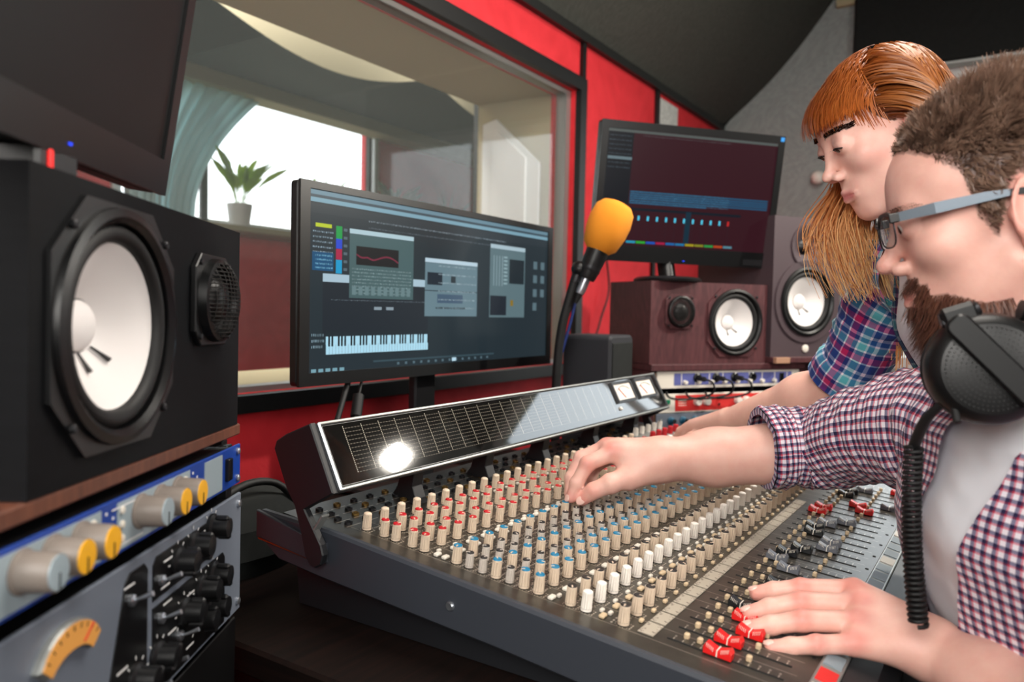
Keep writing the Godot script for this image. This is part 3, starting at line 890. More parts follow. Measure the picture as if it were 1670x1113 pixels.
	for k in 5:
		for j in 3:
			part(ms, "master_knob", mk, M.knob_white if j != 1 else M.cap_red, at(-0.07 + k * 0.034, 0.003, -0.045 + j * 0.04))
	build_bridge(con)

func flip(p: PackedVector2Array) -> PackedVector2Array:
	# outlines are listed as (z, y); extrude along x wants (-z, y)
	var o := PackedVector2Array()
	for q in p: o.append(Vector2(-q.x, q.y))
	return o

func fader_cap() -> ArrayMesh:
	# long cap with two scooped wings: outline along the slot, width across
	var p := PackedVector2Array([Vector2(-0.0135, 0.0), Vector2(-0.0138, 0.0065), Vector2(-0.0115, 0.0105), Vector2(-0.006, 0.0082), Vector2(-0.002, 0.0066), Vector2(0.002, 0.0066), Vector2(0.006, 0.0082), Vector2(0.0115, 0.0105), Vector2(0.0138, 0.0065), Vector2(0.0135, 0.0)])
	var s := Shape.new()
	s.put(extrude(p, 0.0115, 0.0008), Transform3D(Basis(Vector3(0, 0, -1), Vector3(0, 1, 0), Vector3(1, 0, 0)), Vector3.ZERO))
	return s.done()

func fader_line() -> ArrayMesh:
	return boxes_mesh([[Vector3(-0.0059, 0.0005, -0.0005), Vector3(0.0059, 0.0069, 0.0005)]])

func fader_ticks() -> ArrayMesh:
	var l := []
	for sg in [-1.0, 1.0]:
		for k in 5:
			var z: float = sg * (0.004 + 0.0016 * k)
			var y := 0.0067 + maxf(0.0, absf(z) - 0.002) * 0.42
			l.append([Vector3(-0.0059, y - 0.003, z - 0.0002), Vector3(-0.0046, y + 0.0004, z + 0.0002)])
	return boxes_mesh(l)

func console_print() -> Image:
	# dull brown-grey panel paint with the printed channel lines, scales and legends
	var w := 2048; var h := 1248
	var img := Image.create_empty(w, h, false, Image.FORMAT_RGB8)
	var r := RandomNumberGenerator.new()
	r.seed = 5
	var f := FastNoiseLite.new(); f.seed = 3; f.frequency = 0.012
	for y in h:
		for x in w:
			var t := f.get_noise_2d(x, y) * 0.5 + r.randf() * 0.18
			img.set_pixel(x, y, Color(0.26, 0.245, 0.225).lerp(Color(0.33, 0.315, 0.285), clampf(t + 0.4, 0, 1)))
	var px := func(mx: float, u: float) -> Vector2i:
		return Vector2i(int((mx + 0.036) / (RIGHT_EDGE + 0.036) * w), int((0.47 - u) / 0.646 * h))
	var ink := Color(0.78, 0.74, 0.68)
	var us := [0.356, 0.326, 0.307, 0.280, 0.2613, 0.2128, 0.1945, 0.1756, 0.1571, 0.1385, 0.1197, 0.1009, 0.0614, 0.0425, 0.0]
	for k in 33:
		var x := k * PITCH
		var a: Vector2i = px.call(x - 0.0085, 0.375)
		var b: Vector2i = px.call(x - 0.0085, -0.165)
		img.fill_rect(Rect2i(a.x, a.y, 2, b.y - a.y), ink.darkened(0.25))
		for u in us:
			var c: Vector2i = px.call(x, u)
			for j in 11:
				var an := deg_to_rad(-140 + 28 * j)
				var q := Vector2i(c.x + int(sin(an) * 16), c.y - int(cos(an) * 16))
				img.fill_rect(Rect2i(q.x, q.y, 3, 2), ink)
			for j in 5:
				var lx := c.x + 19 + j * 5
				img.fill_rect(Rect2i(lx, c.y + r.randi_range(-3, 4), r.randi_range(2, 4), 4), ink)
			for j in 3:
				img.fill_rect(Rect2i(c.x - 10 + j * 8, c.y + 17, 5, 3), ink)
		# fader scale
		for j in 12:
			var q: Vector2i = px.call(x + 0.0085, -0.05 - 0.0092 * j)
			img.fill_rect(Rect2i(q.x, q.y, 9, 2), ink)
			img.fill_rect(Rect2i(q.x + 12, q.y - 1, 6, 4), ink.darkened(0.2))
		for j in 4:
			var q: Vector2i = px.call(x - 0.005 + 0.006 * j, 0.012)
			img.fill_rect(Rect2i(q.x, q.y, 6, 4), ink)
	# patch field at the back: dark boxes round the sockets
	for k in 31:
		for u in [0.385, 0.404, 0.424, 0.446]:
			var c: Vector2i = px.call(k * PITCH, u)
			img.fill_rect(Rect2i(c.x - 24, c.y + 12, 48, 4), ink.darkened(0.1))
	return img

func scribble() -> Texture2D:
	var img := Image.create_empty(64, 64, false, Image.FORMAT_RGB8)
	img.fill(Color(0.66, 0.62, 0.56))
	var r := RandomNumberGenerator.new()
	r.seed = 17
	for k in 130:
		var x := r.randi_range(2, 60); var y := r.randi_range(8, 54)
		img.fill_rect(Rect2i(x, y, r.randi_range(1, 3), r.randi_range(1, 4)), Color(0.28, 0.25, 0.23).lerp(Color(0.66, 0.62, 0.56), r.randf() * 0.7))
	return ImageTexture.create_from_image(img)

# ------------------------------------------------------------------ meter bridge (axes of the console's tilt undone)
func build_bridge(con: Node3D) -> void:
	var level := con.transform.affine_inverse()   # world coordinates from here on
	var end := Transform3D(Basis(Vector3(0, 0, -1), Vector3(0, 1, 0), Vector3(1, 0, 0)), Vector3.ZERO)
	var prof := PackedVector2Array([Vector2(-0.392, 1.021), Vector2(-0.436, 1.003), Vector2(-0.452, 0.993), Vector2(-0.456, 0.983), Vector2(-0.436, 0.94), Vector2(-0.414, 0.922), Vector2(-0.358, 0.938), Vector2(-0.351, 0.943)])
	var length := 1.043
	var body := part(con, "meter_bridge", extrude(flip(prof), length, 0.002), M.console_side, level * Transform3D(end.basis, Vector3(-0.05 + length / 2, 0, 0)))
	# children below are placed in the bridge's own axes: x -> along -z world ... undo with the inverse
	var inv := Transform3D(end.basis, Vector3(-0.05 + length / 2, 0, 0)).affine_inverse()
	# front glass: runs from the top edge to the bottom edge of the face
	var nrm := Vector3(0, 0.465, 0.885).normalized()
	var ft := frame(Vector3(-0.05 + length / 2, 0.982, -0.3715) + nrm * 0.0006, nrm)
	var glass := mat("bridge_glass", Color.WHITE, 0.035)
	glass.albedo_texture = ImageTexture.create_from_image(bridge_print())
	glass.metallic_specular = 1.0
	glass.clearcoat_enabled = true
	glass.clearcoat = 1.0
	glass.clearcoat_roughness = 0.03
	var g := Shape.new()
	g.put(box(Vector3(length - 0.008, 0.08, 0.002), 0.0006))
	part(body, "meter_glass", g.done(), M.satin_black, inv * ft)
	var sm := screen_mesh(length - 0.012, 0.077)
	part(body, "meter_print", sm, glass, inv * ft * at(0, 0, 0.0012))
	part(body, "top_edge", box(Vector3(length, 0.004, 0.006), 0.001), M.alu, inv * ft * at(0, 0.0425, 0))
	part(body, "bottom_edge", box(Vector3(length, 0.004, 0.006), 0.001), M.alu, inv * ft * at(0, -0.0425, 0))
	part(body, "side_edge", box(Vector3(0.004, 0.088, 0.004), 0.001), M.steel, inv * ft * at(-length / 2 + 0.001, 0, 0.001))
	# two needle meters
	for k in 2:
		var x := 0.797 + 0.1125 * k - (-0.05 + length / 2)
		var mt := part(con, "needle_meter", ring_frame(0.094, 0.046, 0.005), M.satin_black, level * ft * at(x, 0.0125, 0.003))
		part(mt, "meter_face", box(Vector3(0.085, 0.037, 0.002), 0.0), M.knob_white, at(0, 0, -0.0005))
		part(mt, "needle", box(Vector3(0.001, 0.028, 0.001), 0.0), M.print_red, turned(Vector3(0, 0, 1), 38, Vector3(-0.012, -0.003, 0.0014)))
		part(mt, "scale", tube([Vector3(-0.03, 0.004, 0.001), Vector3(-0.015, 0.0105, 0.001), Vector3(0, 0.0125, 0.001), Vector3(0.015, 0.0105, 0.001), Vector3(0.03, 0.004, 0.001)], 0.0005, 5), M.slot)
	part(body, "peak_button", lathe([Vector2(0.004, 0), Vector2(0.004, 0.003), Vector2(0.003, 0.004), Vector2(0, 0.004)], 12), M.knob_white, inv * ft * Transform3D(Basis(Vector3.RIGHT, PI / 2), Vector3(0.752 - (-0.05 + length / 2), -0.022, 0.001)))
	# swing arms at both ends, each with its bolt
	for x in [-0.056, 0.999]:
		var arm := PackedVector2Array([Vector2(-0.392, 1.022), Vector2(-0.436, 1.004), Vector2(-0.453, 0.994), Vector2(-0.457, 0.984), Vector2(-0.435, 0.939), Vector2(-0.418, 0.916), Vector2(-0.406, 0.883), Vector2(-0.399, 0.858), Vector2(-0.392, 0.849), Vector2(-0.381, 0.846), Vector2(-0.371, 0.852), Vector2(-0.367, 0.864), Vector2(-0.371, 0.876), Vector2(-0.4, 0.915), Vector2(-0.351, 0.942)])
		var a := part(con, "swing_arm", extrude(flip(arm), 0.01, 0.0015), M.console_dark, level * Transform3D(end.basis, Vector3(x, 0, 0)))
		var ai := Transform3D(end.basis, Vector3(x, 0, 0)).affine_inverse()
		var o := -1.0 if x < 0 else 1.0
		part(a, "bolt", lathe([Vector2(0.0085, 0), Vector2(0.0085, 0.002), Vector2(0.007, 0.0035), Vector2(0.003, 0.0035), Vector2(0.0028, 0.001), Vector2(0, 0.001)], 16), M.steel, ai * Transform3D(Basis(Vector3(0, 0, 1), deg_to_rad(90) * -o * -1.0), Vector3(x + o * 0.005, 0.863, -0.384)))
		part(a, "screw", lathe([Vector2(0.004, 0), Vector2(0.004, 0.0015), Vector2(0, 0.002)], 12), M.console_dark, ai * Transform3D(Basis(Vector3(0, 0, 1), deg_to_rad(90) * o), Vector3(x + o * 0.005, 0.9415, -0.373)))
		part(a, "edge_plate", box(Vector3(0.012, 0.046, 0.003), 0.0008), M.alu, ai * turned(Vector3.RIGHT, 37, Vector3(x + 0.0015, 0.894, -0.3835)))
		# rear bracket on the cheek with a brass-coloured rubbing strip
		var br := part(con, "hinge_bracket", extrude(flip(PackedVector2Array([Vector2(-0.5, 0.897), Vector2(-0.41, 0.88), Vector2(-0.372, 0.876), Vector2(-0.372, 0.852), Vector2(-0.392, 0.85), Vector2(-0.5, 0.862)])), 0.006, 0.001), M.console_side, level * Transform3D(end.basis, Vector3(x + o * -0.006, 0, 0)))
		part(br, "rubbing_strip", box(Vector3(0.004, 0.0035, 0.11), 0.0008), M.brass, Transform3D(end.basis, Vector3(x + o * -0.006, 0, 0)).affine_inverse() * turned(Vector3.RIGHT, 5, Vector3(x + o * -0.008, 0.8545, -0.446)))
	# struts that carry the bridge over the sockets
	for x in [0.14, 0.32, 0.5, 0.7, 0.9]:
		part(con, "bridge_strut", extrude(flip(PackedVector2Array([Vector2(-0.41, 0.935), Vector2(-0.385, 0.938), Vector2(-0.39, 0.91), Vector2(-0.383, 0.893), Vector2(-0.375, 0.887), Vector2(-0.43, 0.892), Vector2(-0.42, 0.905)])), 0.022, 0.001), M.console_dark, level * Transform3D(end.basis, Vector3(x, 0, 0)))

func ring_frame(w: float, h: float, t: float) -> ArrayMesh:
	var l := [[Vector3(-w / 2, h / 2 - t, -0.002), Vector3(w / 2, h / 2, 0.003)], [Vector3(-w / 2, -h / 2, -0.002), Vector3(w / 2, -h / 2 + t, 0.003)], [Vector3(-w / 2, -h / 2 + t, -0.002), Vector3(-w / 2 + t, h / 2 - t, 0.003)], [Vector3(w / 2 - t, -h / 2 + t, -0.002), Vector3(w / 2, h / 2 - t, 0.003)]]
	return boxes_mesh(l)

func bridge_print() -> Image:
	var w := 2048; var h := 160
	var img := Image.create_empty(w, h, false, Image.FORMAT_RGB8)
	img.fill(Color(0.075, 0.072, 0.068))
	var total := 1.031
	for k in 24:
		var x := int((0.037 + 0.0321 * k - 0.006) / total * w)
		if k < 24:
			for j in 26:
				img.fill_rect(Rect2i(x, 8 + j * 5, 3, 3), Color(0.72, 0.7, 0.64))
		if k < 23:
			for j in 12:
				var y := 14 + j * 11
				var x2 := int((0.037 + 0.0321 * (k + 1) - 0.006) / total * w)
				img.fill_rect(Rect2i(x + 5, y, x2 - x - 7, 1), Color(0.42, 0.4, 0.36))
				for q in 5:
					img.fill_rect(Rect2i(x + 8 + q * 11, y - 1, 5, 3), Color(0.36, 0.34, 0.31))
	return img

# ------------------------------------------------------------------ screens
func put(img: Image, x0: float, y0: float, x1: float, y1: float, c: Color) -> void:
	# corners as fractions of the picture
	var w := img.get_width(); var h := img.get_height()
	img.fill_rect(Rect2i(int(x0 * w), int(y0 * h), maxi(1, int((x1 - x0) * w)), maxi(1, int((y1 - y0) * h))), c)

func words(img: Image, x0: float, y: float, x1: float, c: Color, r: RandomNumberGenerator, size := 5) -> void:
	var w := img.get_width(); var h := img.get_height()
	var x := int(x0 * w)
	while x < int(x1 * w):
		var n := r.randi_range(2, 6)
		img.fill_rect(Rect2i(x, int(y * h) + r.randi_range(0, 1), n, size), c.darkened(r.randf() * 0.3))
		x += n + r.randi_range(1, 5)

func studio_screen() -> Image:
	# fractions of the whole front incl. frame, as measured, turned into fractions of the picture
	var img := Image.create_empty(1680, 704, false, Image.FORMAT_RGB8)
	var r := RandomNumberGenerator.new(); r.seed = 4
	var X := func(u: float) -> float: return (u - 0.028) / 0.953
	var Y := func(v: float) -> float: return (v - 0.035) / 0.9
	var R := func(a: float, b: float, c: float, d: float, col: Color) -> void: put(img, X.call(a), Y.call(b), X.call(c), Y.call(d), col)
	img.fill(Color(0.10, 0.135, 0.155))
	R.call(0.03, 0.04, 0.98, 0.062, Color(0.30, 0.40, 0.45))
	R.call(0.03, 0.062, 0.98, 0.075, Color(0.16, 0.21, 0.24))
	R.call(0.03, 0.075, 0.98, 0.098, Color(0.36, 0.48, 0.53))
	R.call(0.03, 0.105, 0.98, 0.15, Color(0.12, 0.15, 0.17))
	words(img, X.call(0.2), Y.call(0.15), X.call(0.75), Color(0.4, 0.45, 0.48), r, 6)
	words(img, X.call(0.2), Y.call(0.185), X.call(0.75), Color(0.28, 0.32, 0.35), r, 5)
	for k in 16: R.call(0.16 + k * 0.05, 0.2, 0.161 + k * 0.05, 0.9, Color(0.09, 0.11, 0.13))
	# track list
	R.call(0.045, 0.198, 0.09, 0.218, Color(0.55, 0.6, 0.1))
	for k in 5: words(img, X.call(0.038), Y.call(0.235 + k * 0.025), X.call(0.092), Color(0.45, 0.53, 0.58), r, 6)
	R.call(0.036, 0.34, 0.095, 0.432, Color(0.05, 0.22, 0.34))
	for k in 4: words(img, X.call(0.045), Y.call(0.352 + k * 0.02), X.call(0.09), Color(0.35, 0.55, 0.65), r, 6)
	R.call(0.102, 0.2, 0.12, 0.265, Color(0.05, 0.45, 0.2))
	R.call(0.102, 0.265, 0.12, 0.316, Color(0.1, 0.2, 0.6))
	R.call(0.102, 0.316, 0.12, 0.37, Color(0.5, 0.08, 0.2))
	R.call(0.102, 0.37, 0.12, 0.44, Color(0.05, 0.45, 0.6))
	for k in 6: R.call(0.124, 0.21 + k * 0.04, 0.135, 0.225 + k * 0.04, Color(0.25, 0.3, 0.33))
	# piano window
	R.call(0.066, 0.444, 0.41, 0.485, Color(0.50, 0.58, 0.62))
	R.call(0.066, 0.485, 0.41, 0.76, Color(0.09, 0.11, 0.135))
	words(img, X.call(0.09), Y.call(0.57), X.call(0.4), Color(0.3, 0.34, 0.37), r, 4)
	for k in 2: R.call(0.22 + k * 0.04, 0.605, 0.245 + k * 0.04, 0.622, Color(0.4, 0.45, 0.48))
	R.call(0.076, 0.758, 0.412, 0.85, Color(0.52, 0.66, 0.72))
	for k in 36:
		R.call(0.076 + k * 0.00934, 0.8, 0.0768 + k * 0.00934, 0.85, Color(0.2, 0.26, 0.3))
		if k % 7 in [0, 1, 3, 4, 5]: R.call(0.0825 + k * 0.00934, 0.758, 0.0878 + k * 0.00934, 0.808, Color(0.02, 0.03, 0.04))
	R.call(0.076, 0.735, 0.412, 0.757, Color(0.09, 0.12, 0.14))
	# curve window
	R.call(0.142, 0.205, 0.354, 0.23, Color(0.52, 0.60, 0.63))
	R.call(0.142, 0.23, 0.354, 0.562, Color(0.20, 0.28, 0.29))
	R.call(0.162, 0.29, 0.3, 0.388, Color(0.05, 0.05, 0.06))
	for k in 90:
		var u := 0.163 + 0.00152 * k
		var v := 0.33 + 0.02 * sin(k * 0.07) - 0.015 * exp(-pow((k - 22) / 9.0, 2.0)) + 0.0003 * k
		R.call(u, v, u + 0.0016, v + 0.009, Color(0.42, 0.12, 0.2))
	for j in 8: words(img, X.call(0.15), Y.call(0.405 + j * 0.018), X.call(0.345), Color(0.42, 0.5, 0.51), r, 5)
	for k in 10: R.call(0.15 + k * 0.02, 0.5, 0.163 + k * 0.02, 0.545, Color(0.3, 0.38, 0.39))
	# middle window
	R.call(0.397, 0.313, 0.615, 0.338, Color(0.55, 0.62, 0.66))
	R.call(0.397, 0.338, 0.615, 0.653, Color(0.30, 0.38, 0.41))
	R.call(0.406, 0.395, 0.465, 0.468, Color(0.09, 0.12, 0.15))
	R.call(0.446, 0.522, 0.552, 0.575, Color(0.2, 0.27, 0.33))
	R.call(0.397, 0.5, 0.615, 0.506, Color(0.13, 0.17, 0.19))
	R.call(0.5, 0.41, 0.52, 0.45, Color(0.12, 0.15, 0.17))
	for j in 6: words(img, X.call(0.45), Y.call(0.35 + j * 0.05), X.call(0.605), Color(0.5, 0.57, 0.6), r, 5)
	words(img, X.call(0.44), Y.call(0.598), X.call(0.56), Color(0.08, 0.1, 0.12), r, 8)
	# tall window
	R.call(0.675, 0.178, 0.853, 0.205, Color(0.50, 0.57, 0.6))
	R.call(0.673, 0.205, 0.853, 0.66, Color(0.27, 0.34, 0.36))
	R.call(0.77, 0.265, 0.848, 0.43, Color(0.09, 0.12, 0.14))
	R.call(0.677, 0.515, 0.757, 0.645, Color(0.09, 0.11, 0.14))
	for k in 7: R.call(0.69 + (k % 4) * 0.014, 0.25, 0.695 + (k % 4) * 0.014, 0.45, Color(0.38, 0.45, 0.47))
	for k in 8: R.call(0.742, 0.25 + k * 0.025, 0.76, 0.262 + k * 0.025, Color(0.42, 0.5, 0.52))
	R.call(0.778, 0.54, 0.793, 0.58, Color(0.4, 0.33, 0.12))
	# icons and transport
	for j in 4:
		for k in 2:
			if j < 3 or k == 0: R.call(0.9 + k * 0.042, 0.26 + j * 0.098, 0.922 + k * 0.042, 0.315 + j * 0.098, Color(0.26, 0.33, 0.36))
	R.call(0.22, 0.892, 0.7, 0.903, Color(0.16, 0.22, 0.25))
	for k in 14: R.call(0.3 + k * 0.028, 0.91, 0.308 + k * 0.028, 0.925, Color(0.25, 0.32, 0.35))
	R.call(0.51, 0.905, 0.528, 0.928, Color(0.55, 0.65, 0.7))
	for k in 3: words(img, X.call(0.036), Y.call(0.742 + k * 0.03), X.call(0.068), Color(0.38, 0.46, 0.5), r, 10)
	for k in 5: R.call(0.036 + k * 0.02, 0.918, 0.05 + k * 0.02, 0.935, Color(0.35, 0.48, 0.52))
	return img

func track_screen() -> Image:
	var img := Image.create_empty(1024, 640, false, Image.FORMAT_RGB8)
	var r := RandomNumberGenerator.new(); r.seed = 8
	var X := func(u: float) -> float: return (u - 0.035) / 0.93
	var Y := func(v: float) -> float: return (v - 0.055) / 0.83
	var R := func(a: float, b: float, c: float, d: float, col: Color) -> void: put(img, X.call(a), Y.call(b), X.call(c), Y.call(d), col)
	img.fill(Color(0.15, 0.05, 0.075))
	R.call(0.035, 0.055, 0.17, 0.9, Color(0.05, 0.055, 0.075))
	R.call(0.035, 0.058, 0.965, 0.078, Color(0.25, 0.27, 0.26))
	words(img, X.call(0.22), Y.call(0.09), X.call(0.7), Color(0.28, 0.26, 0.27), r, 4)
	for k in 8: words(img, X.call(0.045), Y.call(0.1 + k * 0.032), X.call(0.16), Color(0.22, 0.27, 0.3), r, 5)
	R.call(0.042, 0.25, 0.17, 0.272, Color(0.3, 0.36, 0.38))
	for k in 6:
		R.call(0.175, 0.488 + k * 0.016, 0.946 if k < 5 else 0.6, 0.500 + k * 0.016, Color(0.09, 0.24, 0.34))
		words(img, X.call(0.18), Y.call(0.489 + k * 0.016), X.call(0.72), Color(0.25, 0.45, 0.55), r, 3)
	R.call(0.175, 0.61, 0.8, 0.63, Color(0.04, 0.07, 0.1))
	R.call(0.49, 0.615, 0.52, 0.86, Color(0.05, 0.13, 0.18))
	for k in 11:
		var c := Color(0.25, 0.62, 0.72) if k < 10 else Color(0.6, 0.12, 0.12)
		R.call(0.229 + k * 0.0498, 0.665, 0.24 + k * 0.0498, 0.7, c)
		R.call(0.234 + k * 0.0498, 0.71, 0.2355 + k * 0.0498, 0.83, Color(0.1, 0.13, 0.15))
	var bar := [Color(0.1, 0.45, 0.55), Color(0.12, 0.5, 0.15), Color(0.08, 0.25, 0.55), Color(0.5, 0.08, 0.2), Color(0.08, 0.3, 0.5), Color(0.08, 0.35, 0.5), Color(0.5, 0.45, 0.08), Color(0.4, 0.4, 0.1), Color(0.12, 0.45, 0.2), Color(0.55, 0.2, 0.08), Color(0.25, 0.4, 0.45)]
	for k in bar.size(): R.call(0.178 + k * 0.054, 0.85, 0.228 + k * 0.054, 0.868, bar[k])
	return img

func dim_screen() -> Image:
	var img := Image.create_empty(768, 480, false, Image.FORMAT_RGB8)
	var r := RandomNumberGenerator.new(); r.seed = 12
	img.fill(Color(0.085, 0.072, 0.065))
	put(img, 0, 0, 0.3, 1, Color(0.07, 0.062, 0.05))
	put(img, 0.62, 0, 0.625, 1, Color(0.05, 0.045, 0.04))
	put(img, 0.64, 0.2, 0.67, 0.26, Color(0.05, 0.1, 0.07))
	put(img, 0.66, 0.6, 0.95, 0.84, Color(0.05, 0.05, 0.045))
	for k in 9: words(img, 0.05, 0.1 + k * 0.09, 0.5, Color(0.05, 0.045, 0.04), r, 4)
	for k in 4: words(img, 0.66, 0.1 + k * 0.12, 0.9, Color(0.05, 0.045, 0.04), r, 4)
	return img

# flat panel monitor, its front centred at the origin of its frame
func monitor(t: Node3D, w: float, h: float, side: float, top: float, bottom: float, pic: Material, thick := 0.022) -> void:
	var cy := (bottom - top) / 2
	var hw := w / 2; var hh := h / 2
	part(t, "bezel", boxes_mesh([
		[Vector3(-hw, hh - top, -0.006), Vector3(hw, hh, 0.0)], [Vector3(-hw, -hh, -0.006), Vector3(hw, -hh + bottom, 0.0)],
		[Vector3(-hw, -hh + bottom, -0.006), Vector3(-hw + side, hh - top, 0.0)], [Vector3(hw - side, -hh + bottom, -0.006), Vector3(hw, hh - top, 0.0)]]), M.satin_black)
	part(t, "screen", screen_mesh(w - 2 * side, h - top - bottom), pic, at(0, cy, -0.0025))
	part(t, "back_shell", extrude(round_rect(w, h, 0.008, 3), thick, 0.004), M.plastic_black, at(0, 0, -0.006 - thick / 2))
	part(t, "rear_bulge", box(Vector3(w * 0.55, h * 0.6, 0.03), 0.01), M.plastic_black, at(0, 0, -0.006 - thick - 0.0145))

func build_centre_monitor() -> void:
	var t := thing("wide_monitor", "wide black monitor showing a blue-grey music program behind the console", "monitor", at(0.6165, 1.202, -0.7))
	var m := screen_mat("studio_screen", studio_screen(), 1.9, 0.3)
	monitor(t, 0.848, 0.356, 0.022, 0.013, 0.023, m)
	part(t, "stand_post", box(Vector3(0.07, 0.42, 0.022), 0.004), M.dark_steel, at(-0.02, -0.21, -0.065))
	part(t, "stand_foot", box(Vector3(0.34, 0.014, 0.2), 0.005), M.plastic_black, at(-0.02, -0.42, -0.06))
	# lead with its clamp hanging from the lower left corner
	var c := thing("monitor_cable", "thin black cable with a ferrite lump below the wide monitor's left corner", "cable")
	part(c, "lead", tube(smooth_path([Vector3(0.36, 1.03, -0.715), Vector3(0.335, 0.995, -0.7), Vector3(0.318, 0.965, -0.69), Vector3(0.305, 0.94, -0.68), Vector3(0.27, 0.915, -0.66), Vector3(0.23, 0.86, -0.68), Vector3(0.2, 0.79, -0.7)], 6), 0.0028, 7), M.rubber)
	part(c, "second_lead", tube(smooth_path([Vector3(0.33, 1.03, -0.72), Vector3(0.29, 0.98, -0.7), Vector3(0.25, 0.93, -0.68), Vector3(0.21, 0.88, -0.66), Vector3(0.17, 0.79, -0.66)], 6), 0.0055, 7), M.rubber)
	part(c, "ferrite", tube([Vector3(0.337, 0.999, -0.7015), Vector3(0.318, 0.962, -0.689)], 0.0105, 10), M.rubber)

# ------------------------------------------------------------------ loudspeakers
func hollow_box(w: float, h: float, d: float, holes: Array) -> ArrayMesh:
	# cabinet with round holes [x, y, r] sunk into its front, stacked one above the other; front at z = 0
	var s := Shape.new()
	var a := Vector3(-w / 2, -h / 2, 0); var b := Vector3(w / 2, h / 2, -d)
	out_quad(s, Vector3(a.x, a.y, 0), Vector3(a.x, b.y, 0), Vector3(a.x, b.y, b.z), Vector3(a.x, a.y, b.z), Vector3.LEFT)
	out_quad(s, Vector3(b.x, a.y, 0), Vector3(b.x, b.y, 0), Vector3(b.x, b.y, b.z), Vector3(b.x, a.y, b.z), Vector3.RIGHT)
	out_quad(s, Vector3(a.x, b.y, 0), Vector3(b.x, b.y, 0), Vector3(b.x, b.y, b.z), Vector3(a.x, b.y, b.z), Vector3.UP)
	out_quad(s, Vector3(a.x, a.y, 0), Vector3(b.x, a.y, 0), Vector3(b.x, a.y, b.z), Vector3(a.x, a.y, b.z), Vector3.DOWN)
	out_quad(s, Vector3(a.x, a.y, b.z), Vector3(b.x, a.y, b.z), Vector3(b.x, b.y, b.z), Vector3(a.x, b.y, b.z), Vector3(0, 0, -1))
	var low := -h / 2
	for k in holes.size():
		var q = holes[k]
		var high: float = h / 2 if k == holes.size() - 1 else (q[1] + q[2] + holes[k + 1][1] - holes[k + 1][2]) / 2
		var o := PackedVector2Array([Vector2(-w / 2 - q[0], low - q[1]), Vector2(w / 2 - q[0], low - q[1]), Vector2(w / 2 - q[0], high - q[1]), Vector2(-w / 2 - q[0], high - q[1])])
		s.put(ring_plate(o, q[2], 0.06, false), at(q[0], q[1], -0.06))
		lathe_into(s, [Vector2(q[2], 0.0), Vector2(0.0, 0.0)], 32, true, Transform3D(Basis(Vector3.RIGHT, -PI / 2), Vector3(q[0], q[1], -0.06)))
		low = high
	return s.done()

func octagon(w: float, h: float, cut: float) -> PackedVector2Array:
	return PackedVector2Array([Vector2(-w / 2 + cut, -h / 2), Vector2(w / 2 - cut, -h / 2), Vector2(w / 2, -h / 2 + cut), Vector2(w / 2, h / 2 - cut), Vector2(w / 2 - cut, h / 2), Vector2(-w / 2 + cut, h / 2), Vector2(-w / 2, h / 2 - cut), Vector2(-w / 2, -h / 2 + cut)])

func ring_plate(outline: PackedVector2Array, r: float, depth: float, skirt := true) -> ArrayMesh:
	# flat plate with a round hole, front face at z = depth
	var s := Shape.new()
	var angles := []
	for k in 48: angles.append(TAU * k / 48.0)
	for q in outline: angles.append(fposmod(q.angle(), TAU))
	angles.sort()
	var segs := angles.size()
	var rim := []
	for an in angles:
		var d := Vector2(cos(an), sin(an))
		var far := 0.0
		for j in outline.size():
			var hit = Geometry2D.segment_intersects_segment(Vector2.ZERO, d * 10.0, outline[j], outline[(j + 1) % outline.size()])
			if hit != null: far = maxf(far, (hit as Vector2).length())
			if absf(angle_difference(outline[j].angle(), an)) < 1e-5: far = maxf(far, outline[j].length())
		rim.append(d * far)
	for k in segs:
		var a: float = angles[k]; var b: float = angles[(k + 1) % segs]
		if absf(angle_difference(a, b)) < 1e-6: continue
		var i0 := Vector3(cos(a) * r, sin(a) * r, depth); var i1 := Vector3(cos(b) * r, sin(b) * r, depth)
		var o0 := Vector3(rim[k].x, rim[k].y, depth); var o1 := Vector3(rim[(k + 1) % segs].x, rim[(k + 1) % segs].y, depth)
		out_quad(s, i0, o0, o1, i1, Vector3(0, 0, 1))
		var dn := Vector3(0, 0, -depth)
		if skirt: out_quad(s, o0, o1, o1 + dn, o0 + dn, o0 - Vector3(0, 0, depth))
		out_quad(s, i0, i1, i1 + dn, i0 + dn, -(i0 - Vector3(0, 0, depth)))
	return s.done()

